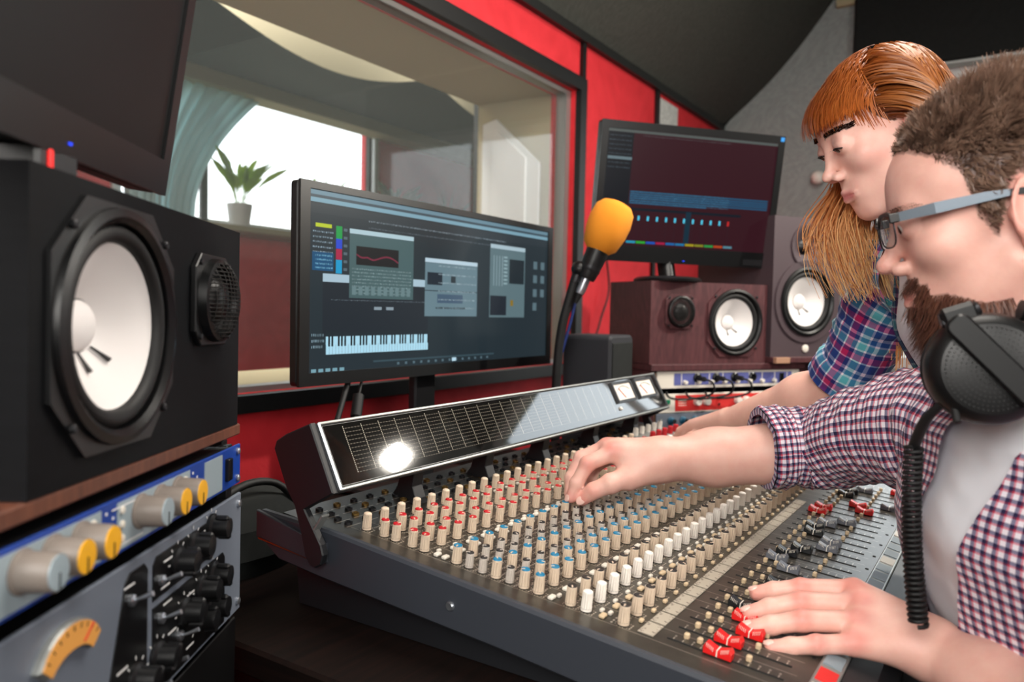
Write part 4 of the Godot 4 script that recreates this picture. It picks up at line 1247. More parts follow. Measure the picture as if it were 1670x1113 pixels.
func woofer(t: Node3D, p: Vector2, r: float, plate: PackedVector2Array, plate_m: Material, screws: Array) -> void:
	# r: outer radius of the roll surround
	var d := Node3D.new()
	d.name = "woofer"
	d.position = Vector3(p.x, p.y, 0)
	t.add_child(d, true)
	var up := Transform3D(Basis(Vector3.RIGHT, PI / 2), Vector3.ZERO)
	part(d, "mount_plate", ring_plate(plate, r * 1.02, 0.004), plate_m)
	part(d, "ring", lathe([Vector2(r * 1.15, 0.003), Vector2(r * 1.14, 0.008), Vector2(r * 1.06, 0.0095), Vector2(r * 1.0, 0.006), Vector2(r, -0.004)], 48), M.satin_black, up)
	var roll := []
	for k in 9:
		var a := PI * k / 8.0
		roll.append(Vector2(r * (0.905 + 0.095 * cos(a)), -0.003 + 0.1 * r * sin(a)))
	part(d, "surround", lathe(roll, 48), M.rubber, up)
	part(d, "cone", lathe([Vector2(r * 0.815, -0.0025), Vector2(r * 0.6, -0.012), Vector2(r * 0.4, -0.0225), Vector2(r * 0.24, -0.0315)], 48), M.cone_white, up)
	var dome := []
	for k in 7:
		var a := PI * 0.5 * k / 6.0
		dome.append(Vector2(r * 0.26 * cos(a), -0.032 + r * 0.15 * sin(a)))
	part(d, "dust_cap", lathe(dome, 32), M.cone_white, up)
	part(d, "glue_seam", lathe([Vector2(r * 0.27, -0.0312), Vector2(r * 0.265, -0.0298), Vector2(r * 0.255, -0.0296)], 32), M.cone_glue, up)
	for a in [-50.0, -100.0]:
		var w := deg_to_rad(a)
		var q0 := Vector3(cos(w) * r * 0.27, sin(w) * r * 0.27, -0.0275)
		var q1 := Vector3(cos(w) * r * 0.45, sin(w) * r * 0.45, -0.0165)
		part(d, "lead_strand", tube([q0, (q0 + q1) / 2, q1], [0.001, 0.0014, 0.0021], 8), M.cone_glue)
	for q in screws:
		part(d, "screw", lathe([Vector2(0.0035, 0.004), Vector2(0.0035, 0.0065), Vector2(0.0022, 0.0075), Vector2(0.0, 0.0072)], 12), M.dark_steel, Transform3D(Basis(Vector3.RIGHT, PI / 2), Vector3(q.x, q.y, 0.001)))

func bookshelf_speaker(t: Node3D, mirrored: bool, cab: Material, plate_m: Material) -> void:
	# lying two-way cabinet 382 x 215 x 199 mm; woofer on one side, tweeter on the other. Origin: lower right front corner.
	var w := 0.382; var h := 0.215
	var sg := -1.0 if not mirrored else 1.0
	var wx := 0.081 * sg; var tx := -0.102 * sg
	part(t, "cabinet", hollow_box(w, h, 0.199, [[wx, 0.003, 0.08]]), cab, at(-w / 2, h / 2, 0))
	var mid := Vector2(-w / 2, h / 2)
	var sc := []
	for a in [45, 135, 225, 315]: sc.append(Vector2(cos(deg_to_rad(a)), sin(deg_to_rad(a))) * 0.0985)
	woofer(t, mid + Vector2(wx, 0.003), 0.079, octagon(0.185, 0.185, 0.042), plate_m, sc)
	var tw := Node3D.new()
	tw.name = "tweeter"
	tw.position = Vector3(mid.x + tx, mid.y + 0.029, 0)
	t.add_child(tw)
	var up := Transform3D(Basis(Vector3.RIGHT, PI / 2), Vector3.ZERO)
	part(tw, "mount_plate", extrude(octagon(0.092, 0.09, 0.014), 0.006, 0.001), plate_m, at(0, 0, 0.003))
	part(tw, "rim", lathe([Vector2(0.042, 0.006), Vector2(0.041, 0.014), Vector2(0.037, 0.016), Vector2(0.034, 0.012), Vector2(0.033, 0.006)], 36), M.satin_black, up)
	part(tw, "dome", lathe([Vector2(0.024, 0.006), Vector2(0.02, 0.013), Vector2(0.012, 0.017), Vector2(0, 0.018)], 24), M.satin_black, up)
	# bulged wire guard
	var s := Shape.new()
	for k in 19:
		var y := -0.036 + 0.004 * k
		var half := sqrt(maxf(0.0, 0.0385 * 0.0385 - y * y))
		var pts := []
		for j in 9:
			var x := -half + 2 * half * j / 8.0
			pts.append(Vector3(x, y, 0.013 + 0.013 * sqrt(maxf(0.0, 1.0 - (x * x + y * y) / (0.039 * 0.039)))))
		tube_into(s, pts, 0.0007, 4, false)
	for k in 9:
		var x := -0.032 + 0.008 * k
		var half := sqrt(maxf(0.0, 0.0385 * 0.0385 - x * x))
		var pts := []
		for j in 9:
			var y := -half + 2 * half * j / 8.0
			pts.append(Vector3(x, y, 0.0135 + 0.013 * sqrt(maxf(0.0, 1.0 - (x * x + y * y) / (0.039 * 0.039)))))
		tube_into(s, pts, 0.0004, 4, false)
	part(tw, "wire_guard", s.done(), M.grille)
	for q in [Vector2(-0.036, 0.036), Vector2(0.036, 0.036), Vector2(-0.036, -0.036), Vector2(0.036, -0.036)]:
		part(tw, "screw", lathe([Vector2(0.003, 0.006), Vector2(0.003, 0.0085), Vector2(0, 0.009)], 10), M.dark_steel, Transform3D(Basis(Vector3.RIGHT, PI / 2), Vector3(q.x, q.y, 0)))

# ------------------------------------------------------------------ rack beside the camera
func big_knob(parent: Node, p: Vector3, r: float, ln: float, body: Material, cap: Material, skirt := true) -> void:
	var t := Transform3D(Basis(Vector3.RIGHT, PI / 2), p)
	var k := part(parent, "knob", lathe([Vector2(r * 1.12, 0.0), Vector2(r * 1.12, 0.002), Vector2(r, 0.003), Vector2(r * 0.96, ln * 0.95), Vector2(r * 0.9, ln), Vector2(0, ln)], 28), body, t)
	part(k, "cap", lathe([Vector2(r * 0.88, ln - 0.0005), Vector2(r * 0.86, ln + 0.0008), Vector2(0, ln + 0.001)], 28), cap)
	part(k, "pointer", box(Vector3(0.0012, 0.0006, r * 0.8), 0.0), M.slot, at(0, ln + 0.0011, r * 0.42))

func toggle(parent: Node, x: float, y: float, z := 0.0) -> void:
	var b := part(parent, "toggle_switch", lathe([Vector2(0.005, 0), Vector2(0.005, 0.003), Vector2(0.0035, 0.004), Vector2(0, 0.004)], 8), M.steel, Transform3D(Basis(Vector3.RIGHT, PI / 2), Vector3(x, y, z)))
	part(b, "lever", tube([Vector3(0, 0.003, 0), Vector3(0, 0.018, -0.006)], [0.0012, 0.0022], 8), M.steel)

func build_side_rack() -> void:
	var f := frame(Vector3(-0.151, 1.03, -0.41), Vector3(0.557, 0, 0.83), -1.2)
	# cabinet with rails; local x runs to the far end, y up, z out of the front
	var rk := thing("equipment_rack", "black equipment rack with a brown wooden top board beside the camera", "rack", f)
	part(rk, "top_board", box(Vector3(0.5, 0.0125, 0.3), 0.0015), M.board_wood, at(-0.24, -0.0066, -0.15))
	part(rk, "end_panel", box(Vector3(0.014, 1.008, 0.28), 0.002), M.frame_black, at(0.006, -0.522, -0.155))
	part(rk, "end_panel", box(Vector3(0.014, 1.008, 0.28), 0.002), M.frame_black, at(-0.487, -0.522, -0.155))
	part(rk, "rear_panel", box(Vector3(0.48, 1.0, 0.01), 0.0), M.frame_black, at(-0.24, -0.52, -0.288))
	for x in [-0.006, -0.474]:
		part(rk, "rail", box(Vector3(0.016, 0.99, 0.012), 0.001), M.dark_steel, at(x, -0.518, -0.012))
	for k in 8:
		part(rk, "blank_plate", box(Vector3(0.476, 0.088, 0.003), 0.001), M.frame_black, at(-0.24, -0.262 - k * 0.09, 0.0))
	# blue and grey one-unit processor
	var a := thing("preamplifier", "slim grey-blue rack unit with yellow-capped knobs in the near rack", "rack unit", f * at(-0.24, -0.044, 0.002))
	part(a, "face_plate", box(Vector3(0.482, 0.044, 0.003), 0.0008), M.unit_blue)
	part(a, "chassis", box(Vector3(0.44, 0.042, 0.2), 0.0), M.plastic_black, at(0, 0, -0.102))
	part(a, "grey_panel", box(Vector3(0.17, 0.037, 0.0012), 0.0), M.unit_grey, at(-0.145, 0, 0.0018))
	part(a, "grey_panel", box(Vector3(0.136, 0.037, 0.0012), 0.0), M.unit_grey, at(0.032, 0, 0.0018))
	part(a, "grey_panel", box(Vector3(0.047, 0.037, 0.0012), 0.0), M.unit_grey, at(0.16, 0, 0.0018))
	var kx := [-0.240, -0.204, -0.168, -0.394, -0.362, -0.328]
	for k in 6:
		big_knob(a, Vector3(kx[k] + 0.24, 0.004, 0.002), 0.0128, 0.023, M.knob_taupe, M.unit_grey if k in [0, 3] else M.cap_yellow)
	for x in [-0.312, -0.27, -0.152]:
		for j in 3:
			part(a, "round_button", lathe([Vector2(0.003, 0), Vector2(0.003, 0.002), Vector2(0, 0.0026)], 10), M.button_white, Transform3D(Basis(Vector3.RIGHT, PI / 2), Vector3(x + 0.24, 0.012 - j * 0.011, 0.002)))
	for x in [-0.288, -0.128]:
		for j in 6:
			part(a, "indicator", box(Vector3(0.0022, 0.0022, 0.001), 0.0), M.print_white, at(x + 0.24 + (0.006 if j % 2 else -0.004), 0.014 - j * 0.0055, 0.0016))
	part(a, "jack_socket", lathe([Vector2(0.006, 0), Vector2(0.006, 0.003), Vector2(0.0035, 0.003), Vector2(0.0035, 0.0005), Vector2(0, 0.0005)], 14), M.slot, Transform3D(Basis(Vector3.RIGHT, PI / 2), Vector3(-0.289 + 0.24, 0.0, 0.0015)))
	part(a, "power_switch", box(Vector3(0.012, 0.024, 0.006), 0.001), M.satin_black, at(0.2, 0, 0.003))
	for y in [-0.015, 0.015]:
		part(a, "screw", lathe([Vector2(0.004, 0), Vector2(0.004, 0.002), Vector2(0.0025, 0.003), Vector2(0, 0.003)], 12), M.steel, Transform3D(Basis(Vector3.RIGHT, PI / 2), Vector3(0.231, y, 0.0015)))
		part(a, "legend", box(Vector3(0.05, 0.0012, 0.0004), 0.0), M.print_white, at(-0.02, y, 0.0025))
	# slate compressor, three units high, with a needle meter and black fields
	var c := thing("compressor", "slate-grey rack unit with an amber needle meter and toggle switches in the near rack", "rack unit", f * at(-0.24, -0.143, 0.003))
	part(c, "face_plate", box(Vector3(0.482, 0.132, 0.004), 0.001), M.unit_slate)
	part(c, "chassis", box(Vector3(0.44, 0.125, 0.22), 0.0), M.plastic_black, at(0, 0, -0.113))
	var field := func(poly: Array) -> void:
		var pp := PackedVector2Array()
		for q in poly: pp.append(q)
		part(c, "black_field", extrude(pp, 0.0012, 0.0003), M.satin_black, at(0, 0, 0.0024))
	field.call([Vector2(-0.065, -0.066), Vector2(0.012, -0.066), Vector2(0.012, 0.052), Vector2(0.006, 0.058), Vector2(-0.018, 0.058), Vector2(-0.026, 0.052)])
	field.call([Vector2(0.022, 0.02), Vector2(0.15, 0.02), Vector2(0.15, 0.05), Vector2(0.142, 0.057), Vector2(0.028, 0.057), Vector2(0.022, 0.051)])
	field.call([Vector2(0.022, -0.062), Vector2(0.19, -0.062), Vector2(0.19, 0.008), Vector2(0.184, 0.014), Vector2(0.022, 0.014)])
	# kidney-shaped meter window
	var kid := PackedVector2Array(); var kin := PackedVector2Array()
	for k in 11:
		var w := deg_to_rad(155 - 13.0 * k)
		kid.append(Vector2(cos(w) * 0.041, sin(w) * 0.034 - 0.014))
	for k in 11:
		var w := deg_to_rad(25 + 13.0 * k)
		kid.append(Vector2(cos(w) * 0.029, sin(w) * 0.017 - 0.016))
	for q in kid: kin.append(Vector2(q.x * 0.93, q.y * 0.9 + 0.0005))
	var mt := part(c, "needle_meter", extrude(kid, 0.008, 0.002), M.alu, at(-0.108, 0.034, 0.004))
	part(mt, "meter_face", extrude(kin, 0.001, 0.0), mat("amber_face", Color(0.88, 0.62, 0.3), 0.6), at(0, 0, 0.0042))
	part(mt, "needle", tube([Vector3(0.012, 0.002, 0.0054), Vector3(0.024, 0.011, 0.0054)], 0.0006, 5), M.print_red)
	for k in 9:
		var w := deg_to_rad(145 - 13.75 * k)
		part(mt, "scale_mark", box(Vector3(0.0006, 0.0034, 0.0004), 0.0), M.slot, turned(Vector3(0, 0, 1), rad_to_deg(w) - 90, Vector3(cos(w) * 0.0355, sin(w) * 0.0275 - 0.012, 0.005)))
	for q in [[-0.008, -0.032], [0.07, 0.04], [0.105, 0.044], [0.15, 0.05], [0.085, -0.012], [0.125, -0.004], [0.155, 0.0], [0.12, -0.032], [0.15, -0.03], [0.03, -0.03]]:
		var kb := part(c, "chicken_knob", lathe([Vector2(0.0135, 0), Vector2(0.0135, 0.003), Vector2(0.0105, 0.005), Vector2(0.0095, 0.019), Vector2(0.0, 0.02)], 24), M.plastic_black, Transform3D(Basis(Vector3.RIGHT, PI / 2), Vector3(q[0], q[1], 0.0026)))
		part(kb, "wing", box(Vector3(0.006, 0.014, 0.026), 0.002), M.plastic_black, turned(Vector3.UP, -60 + q[0] * 500, Vector3(0, 0.0125, 0)))
		for k in 7:
			var w := deg_to_rad(-130 + 43.3 * k)
			part(c, "scale_mark", box(Vector3(0.0012, 0.0032, 0.0004), 0.0), M.print_white, Transform3D(Basis(Vector3(0, 0, 1), -w), Vector3(q[0] + sin(w) * 0.0175, q[1] + cos(w) * 0.0175, 0.0031)))
	for q in [[-0.018, 0.036], [-0.042, -0.04], [0.036, 0.034], [0.036, 0.001], [0.052, -0.046], [0.075, -0.03], [0.018, -0.052]]: toggle(c, q[0], q[1], 0.003)
	for q in [[-0.02, 0.048], [-0.03, -0.015], [0.05, 0.048], [0.045, 0.026], [0.05, 0.01], [0.1, 0.0], [0.1, -0.05], [-0.03, -0.055], [0.06, -0.02]]:
		part(c, "legend", box(Vector3(0.017, 0.0016, 0.0004), 0.0), M.print_white, at(q[0], q[1], 0.0031))
	for y in [-0.055, 0.055]:
		part(c, "screw", lathe([Vector2(0.0045, 0), Vector2(0.0045, 0.002), Vector2(0.003, 0.003), Vector2(0, 0.003)], 12), M.steel, Transform3D(Basis(Vector3.RIGHT, PI / 2), Vector3(0.232, y, 0.002)))
	# loudspeaker lying on the board
	var sp := thing("studio_loudspeaker", "black loudspeaker with a large white cone lying on the near rack", "loudspeaker", f * at(0, 0, 0))
	bookshelf_speaker(sp, false, M.cabinet_black, M.plastic_black)
	# monitor above it, tilted down
	var n2 := Vector3(0.613, 0, 0.79)
	var tl := deg_to_rad(8.5)
	var up := Vector3(0, cos(tl), 0) + n2 * sin(tl)
	var xr := Vector3(0.79, 0, -0.613)
	var b := Basis(xr, up, xr.cross(up))
	var corner := Vector3(-0.263, 1.268, -0.372)
	var mw := 0.53; var mh := 0.33
	var o := thing("dim_monitor", "dark dimmed monitor tilted down above the near black loudspeaker", "monitor", Transform3D(b, corner - xr * mw / 2 + up * mh / 2))
	monitor(o, mw, mh, 0.017, 0.017, 0.032, screen_mat("dim_screen", dim_screen(), 0.12, 0.4), 0.03)
	part(o, "power_light", box(Vector3(0.004, 0.002, 0.001), 0.0), M.led_blue, at(0.075, -0.155, 0.0005))
	part(o, "arm", box(Vector3(0.06, 0.06, 0.36), 0.006), M.plastic_black, at(0, -0.05, -0.22))
	part(o, "wall_pole", tube([Vector3(0, -0.4, -0.38), Vector3(0, 0.5, -0.38)], 0.02, 12), M.plastic_black)
	# small black box with a red light on top of the loudspeaker
	var bx := thing("card_reader", "small black box with a red light on the near loudspeaker", "card reader", f * at(-0.32, 0.2155, -0.012))
	part(bx, "case", box(Vector3(0.05, 0.02, 0.06), 0.003), M.satin_black, at(0, 0.01, -0.035))
	var rl := mat("red_led", Color(0.8, 0.05, 0.04), 0.4)
	rl.emission_enabled = true
	rl.emission = Color(0.9, 0.06, 0.04)
	part(bx, "led", box(Vector3(0.005, 0.014, 0.003), 0.001), rl, at(-0.012, 0.01, -0.0045))
	# soft black bag standing between rack and console
	var s := Shape.new()
	var bag := thing("soft_bag", "black soft bag lying behind the console's left end", "bag", at(0.02, 0.7745, -0.66))
	part(bag, "bag_body", lathe([Vector2(0.0, 0.0), Vector2(0.11, 0.0), Vector2(0.13, 0.03), Vector2(0.125, 0.07), Vector2(0.09, 0.1), Vector2(0.03, 0.112), Vector2(0, 0.112)], 24), M.black_fabric, Transform3D(Basis.from_scale(Vector3(1.15, 1.0, 0.75)), Vector3.ZERO))
	part(bag, "strap", tube(smooth_path([Vector3(-0.1, 0.06, 0.06), Vector3(-0.03, 0.12, 0.05), Vector3(0.05, 0.12, 0.05), Vector3(0.1, 0.06, 0.07)], 6), 0.006, 6), M.rubber)

# ------------------------------------------------------------------ far corner: desk rack, loudspeakers, second monitor
func build_far_corner() -> void:
	var f := frame(Vector3(1.136, 1.247, -0.463), Vector3(-0.542, 0, 0.841))
	# furniture: two uprights, a top shelf
	var fr := thing("rack_stand", "brown wooden rack stand holding outboard units at the console's far end", "rack", f)
	part(fr, "top_shelf", box(Vector3(0.52, 0.018, 0.34), 0.002), M.brown_veneer, at(0.262, -0.225, -0.16))
	part(fr, "side_panel", box(Vector3(0.018, 1.01, 0.32), 0.002), M.brown_veneer, at(0.012, -0.74, -0.16))
	part(fr, "side_panel", box(Vector3(0.018, 1.01, 0.32), 0.002), M.brown_veneer, at(0.516, -0.74, -0.16))
	part(fr, "back_panel", box(Vector3(0.49, 1.0, 0.01), 0.0), M.brown_veneer, at(0.264, -0.74, -0.3))
	for x in [0.029, 0.499]:
		part(fr, "rail", box(Vector3(0.016, 0.4, 0.01), 0.001), M.pale_wood, at(x, -0.44, -0.012))
	part(fr, "lower_panel", box(Vector3(0.486, 0.58, 0.012), 0.001), M.brown_veneer, at(0.264, -0.95, -0.012))
	# unit 1: white frame, violet panel, patch leads
	var u1 := thing("patch_unit", "white-framed violet rack unit with black patch leads at the far end", "rack unit", f * at(0.267, -0.257, 0.0))
	part(u1, "face_plate", box(Vector3(0.482, 0.046, 0.003), 0.001), M.ivory)
	part(u1, "chassis", box(Vector3(0.43, 0.042, 0.2), 0.0), M.plastic_black, at(0, 0, -0.102))
	part(u1, "violet_panel", box(Vector3(0.4, 0.031, 0.0012), 0.0), M.violet_panel, at(0.012, 0.001, 0.0018))
	for k in 9:
		part(u1, "divider", box(Vector3(0.0022, 0.031, 0.0006), 0.0), M.ivory, at(-0.165 + k * 0.045, 0.001, 0.0026))
	for k in 4:
		part(u1, "socket", lathe([Vector2(0.0125, 0), Vector2(0.0125, 0.004), Vector2(0.009, 0.006), Vector2(0.008, 0.001), Vector2(0, 0.001)], 18), M.satin_black, Transform3D(Basis(Vector3.RIGHT, PI / 2), Vector3(-0.115 + k * 0.062, 0.004, 0.002)))
	for k in 8:
		part(u1, "small_knob", lathe([Vector2(0.0055, 0), Vector2(0.005, 0.01), Vector2(0, 0.0105)], 12), M.ivory, Transform3D(Basis(Vector3.RIGHT, PI / 2), Vector3(-0.155 + k * 0.043, -0.007, 0.002)))
	part(u1, "power_switch", box(Vector3(0.014, 0.024, 0.005), 0.001), M.satin_black, at(0.175, 0.001, 0.003))
	for k in 3:
		var x := -0.115 + k * 0.062
		var cb := thing("patch_lead", ["black patch lead plugged into the violet unit's first socket", "black patch lead plugged into the violet unit's middle socket", "black patch lead plugged into the violet unit's third socket"][k], "cable", f * at(0.267, -0.257, 0.0), "patch leads on the violet unit")
		part(cb, "plug", tube([Vector3(x, 0.004, 0.003), Vector3(x, 0.003, 0.035)], 0.0065, 10), M.rubber)
		part(cb, "lead", tube(smooth_path([Vector3(x, 0.003, 0.033), Vector3(x + 0.012, -0.004, 0.05), Vector3(x + 0.022, -0.028, 0.046), Vector3(x + 0.004, -0.044, 0.028), Vector3(x - 0.05, -0.05, 0.02), Vector3(x - 0.09, -0.046, 0.01), Vector3(x - 0.1, -0.03, 0.006)], 6), 0.0028, 7), M.rubber)
	# unit 2: cream with a red field
	var u2 := thing("channel_strip", "cream rack unit with a red field and white knobs at the far end", "rack unit", f * at(0.267, -0.319, 0.0))
	part(u2, "face_plate", box(Vector3(0.482, 0.05, 0.003), 0.001), M.ivory)
	part(u2, "chassis", box(Vector3(0.43, 0.046, 0.2), 0.0), M.plastic_black, at(0, 0, -0.102))
	part(u2, "red_field", box(Vector3(0.295, 0.042, 0.0012), 0.0), M.red_panel, at(-0.035, 0.0, 0.0018))
	for x in [-0.115, -0.085, 0.02, 0.05]:
		part(u2, "knob", lathe([Vector2(0.0105, 0), Vector2(0.0105, 0.006), Vector2(0.009, 0.014), Vector2(0.0, 0.0145)], 20), M.knob_white, Transform3D(Basis(Vector3.RIGHT, PI / 2), Vector3(x, 0.003, 0.002)))
	for q in [[-0.21, 0.004], [0.125, 0.006]]:
		part(u2, "green_tab", box(Vector3(0.024, 0.012, 0.002), 0.0005), M.green_label, at(q[0], q[1], 0.002))
	part(u2, "power_switch", box(Vector3(0.016, 0.01, 0.004), 0.001), M.satin_black, at(0.17, 0.006, 0.003))
	for k in 3:
		part(u2, "legend", box(Vector3(0.026, 0.0016, 0.0004), 0.0), M.ivory, at(-0.16, 0.006 - k * 0.006, 0.0026))
		part(u2, "legend", box(Vector3(0.03, 0.0016, 0.0004), 0.0), M.ivory, at(0.085, 0.004 - k * 0.006, 0.0026))
	part(u2, "jack_socket", lathe([Vector2(0.0035, 0), Vector2(0.003, 0.003), Vector2(0, 0.003)], 10), M.slot, Transform3D(Basis(Vector3.RIGHT, PI / 2), Vector3(-0.04, -0.006, 0.002)))
	# unit 3: dark, many teal knobs
	var u3 := thing("equaliser", "dark rack unit with rows of teal knobs at the far end", "rack unit", f * at(0.267, -0.389, 0.0))
	part(u3, "face_plate", box(Vector3(0.482, 0.086, 0.003), 0.001), M.unit_slate)
	part(u3, "chassis", box(Vector3(0.43, 0.08, 0.2), 0.0), M.plastic_black, at(0, 0, -0.102))
	for j in 2:
		for k in 11:
			var kb := part(u3, "knob", lathe([Vector2(0.0105, 0), Vector2(0.0105, 0.003), Vector2(0.0075, 0.005), Vector2(0.0065, 0.016), Vector2(0.0, 0.0165)], 16), M.knob_teal, Transform3D(Basis(Vector3.RIGHT, PI / 2), Vector3(-0.195 + k * 0.038 + (0.013 if j else 0.0), 0.025 - j * 0.026, 0.002)))
			part(kb, "cap", lathe([Vector2(0.0058, 0.0163), Vector2(0.0058, 0.018), Vector2(0, 0.0182)], 12), M.slot)
	for k in 11:
		part(u3, "push_button", lathe([Vector2(0.0055, 0), Vector2(0.0055, 0.005), Vector2(0, 0.0055)], 12), M.ivory if k != 0 else M.button_white, Transform3D(Basis(Vector3.RIGHT, PI / 2), Vector3(-0.205 + k * 0.038, -0.028, 0.002)))
	# brown loudspeaker on the shelf
	var sp := thing("brown_loudspeaker", "brown wood-veneer loudspeaker lying on the far rack stand under the monitor", "loudspeaker", f * at(0.383, -0.2155, 0))
	bookshelf_speaker(sp, true, M.brown_veneer, M.brown_veneer)
	# tall two-way loudspeaker beside it, on its own board
	var bd := thing("speaker_shelf", "brown board with a pale end carrying the tall loudspeaker", "shelf", f * at(0.387, -0.2155, 0))
	part(bd, "board", box(Vector3(0.29, 0.0165, 0.34), 0.002), M.brown_veneer, at(0.147, 0.0085, -0.145))
	part(bd, "end_block", box(Vector3(0.05, 0.0165, 0.012), 0.001), M.pale_wood, at(0.027, 0.0085, 0.031))
	part(bd, "post", box(Vector3(0.05, 1.01, 0.2), 0.003), M.brown_veneer, at(0.2, -0.505, -0.16))
	part(bd, "foot", box(Vector3(0.1, 0.02, 0.26), 0.003), M.brown_veneer, at(0.2, -1.02, -0.16))
	var tall := thing("tall_loudspeaker", "tall plum-grey loudspeaker with a white cone behind the woman", "loudspeaker", f * at(0.389, -0.1985, 0.012))
	part(tall, "cabinet", hollow_box(0.25, 0.39, 0.33, [[0.0, -0.0395, 0.086], [0.0, 0.116, 0.05]]), M.plum_cabinet, at(0.126, 0.195, 0))
	var circ := PackedVector2Array()
	for k in 40: circ.append(Vector2(cos(TAU * k / 40), sin(TAU * k / 40)) * 0.116)
	woofer(tall, Vector2(0.126, 0.1555), 0.085, circ, M.plum_cabinet, [])
	var up := Transform3D(Basis(Vector3.RIGHT, PI / 2), Vector3(0.126, 0.311, 0))
	part(tall, "tweeter_horn", lathe([Vector2(0.064, 0.0), Vector2(0.063, 0.004), Vector2(0.056, 0.004), Vector2(0.04, -0.008), Vector2(0.022, -0.018)], 36), M.plum_cabinet, up)
	part(tall, "tweeter_dome", lathe([Vector2(0.024, -0.019), Vector2(0.018, -0.01), Vector2(0.008, -0.005), Vector2(0, -0.004)], 24), M.satin_black, up)
	part(tall, "badge", lathe([Vector2(0.011, 0), Vector2(0.011, 0.003), Vector2(0.008, 0.005), Vector2(0, 0.005)], 16), M.ivory, Transform3D(Basis(Vector3.RIGHT, PI / 2), Vector3(0.126, 0.023, 0)))
	# second monitor standing on the brown loudspeaker
	var mb := Basis(Vector3(0.732, -0.014, 0.681), Vector3(-0.087, 0.990, 0.114), Vector3(-0.676, -0.143, 0.723)).orthonormalized()
	var mo := thing("track_monitor", "black monitor with a dark red track view standing on the brown loudspeaker", "monitor", Transform3D(mb, Vector3(1.2899, 1.4762, -0.4232)))
	monitor(mo, 0.53, 0.3615, 0.019, 0.02, 0.043, screen_mat("track_screen", track_screen(), 1.8, 0.3), 0.03)
	part(mo, "power_light", box(Vector3(0.006, 0.002, 0.001), 0.0), M.led_blue, at(0.0, -0.172, 0.0006))
	part(mo, "sticker", box(Vector3(0.011, 0.011, 0.0006), 0.0), M.blue_sticker, at(0.256, 0.172, 0.0004))
	part(mo, "name_plate", box(Vector3(0.06, 0.016, 0.0006), 0.0), M.dark_steel, at(0.21, -0.166, 0.0003))
	var foot := mb.inverse() * (f * Vector3(0.115, 0.0065, -0.09) - Vector3(1.2899, 1.4762, -0.4232))
	part(mo, "neck", tube([Vector3(foot.x, -0.12, -0.06), foot], [0.026, 0.026], 4), M.satin_black)
	part(mo, "foot", lathe([Vector2(0.0, -0.006), Vector2(0.13, -0.006), Vector2(0.132, 0.0), Vector2(0.12, 0.006), Vector2(0.02, 0.012), Vector2(0, 0.012)], 32), M.plastic_black, Transform3D(mb.inverse() * Basis(Vector3.UP, 0.3) * Basis.from_scale(Vector3(1, 1, 0.7)), foot))
	# small black loudspeaker box on its stand in front of the wall
	var bb := thing("small_black_speaker", "small matt black speaker box standing on the desk behind the meter bridge", "loudspeaker", at(1.01, 0.7755, -0.545))
	part(bb, "cabinet", extrude(round_rect(0.13, 0.332, 0.012, 4), 0.13, 0.006), mat("matt_charcoal", Color(0.17, 0.175, 0.195), 0.65), at(0, 0.166, 0))
	part(bb, "grille", box(Vector3(0.112, 0.3, 0.004), 0.002), M.black_fabric, at(0, 0.164, 0.066))
	# little white globe lamp on the grey wall
	var gl := thing("globe_lamp", "small white globe lamp on the grey wall beside the woman's face", "lamp", at(3.21, 1.83, -0.5))
	part(gl, "globe", lathe(arc_profile(0.032, 14), 20), M.knob_white)
	part(gl, "holder", lathe([Vector2(0.014, 0), Vector2(0.014, 0.03), Vector2(0, 0.03)], 14), M.alu, Transform3D(Basis(Vector3(0, 0, 1), -PI / 2), Vector3(0.015, 0, 0)))
	# lead running up the red wall to the second monitor
	part_thing("wall_lead", "thin dark lead running down the red wall behind the black speaker box", "cable", tube(smooth_path([Vector3(1.9, 1.42, -0.98), Vector3(1.93, 1.25, -0.97), Vector3(1.86, 1.12, -0.97), Vector3(1.8, 0.95, -0.97), Vector3(1.78, 0.3, -0.98)], 6), 0.004, 6), M.rubber)

func part_thing(called: String, label: String, category: String, mesh: Mesh, m: Material, t := Transform3D.IDENTITY) -> MeshInstance3D:
	var o := part(self, called, mesh, m, t)
	tag(o, label, category)
	return o

func arc_profile(r: float, n: int) -> Array:
	var p := []
	for k in n + 1:
		var a := -PI / 2 + PI * k / n
		p.append(Vector2(cos(a) * r, sin(a) * r))
	return p

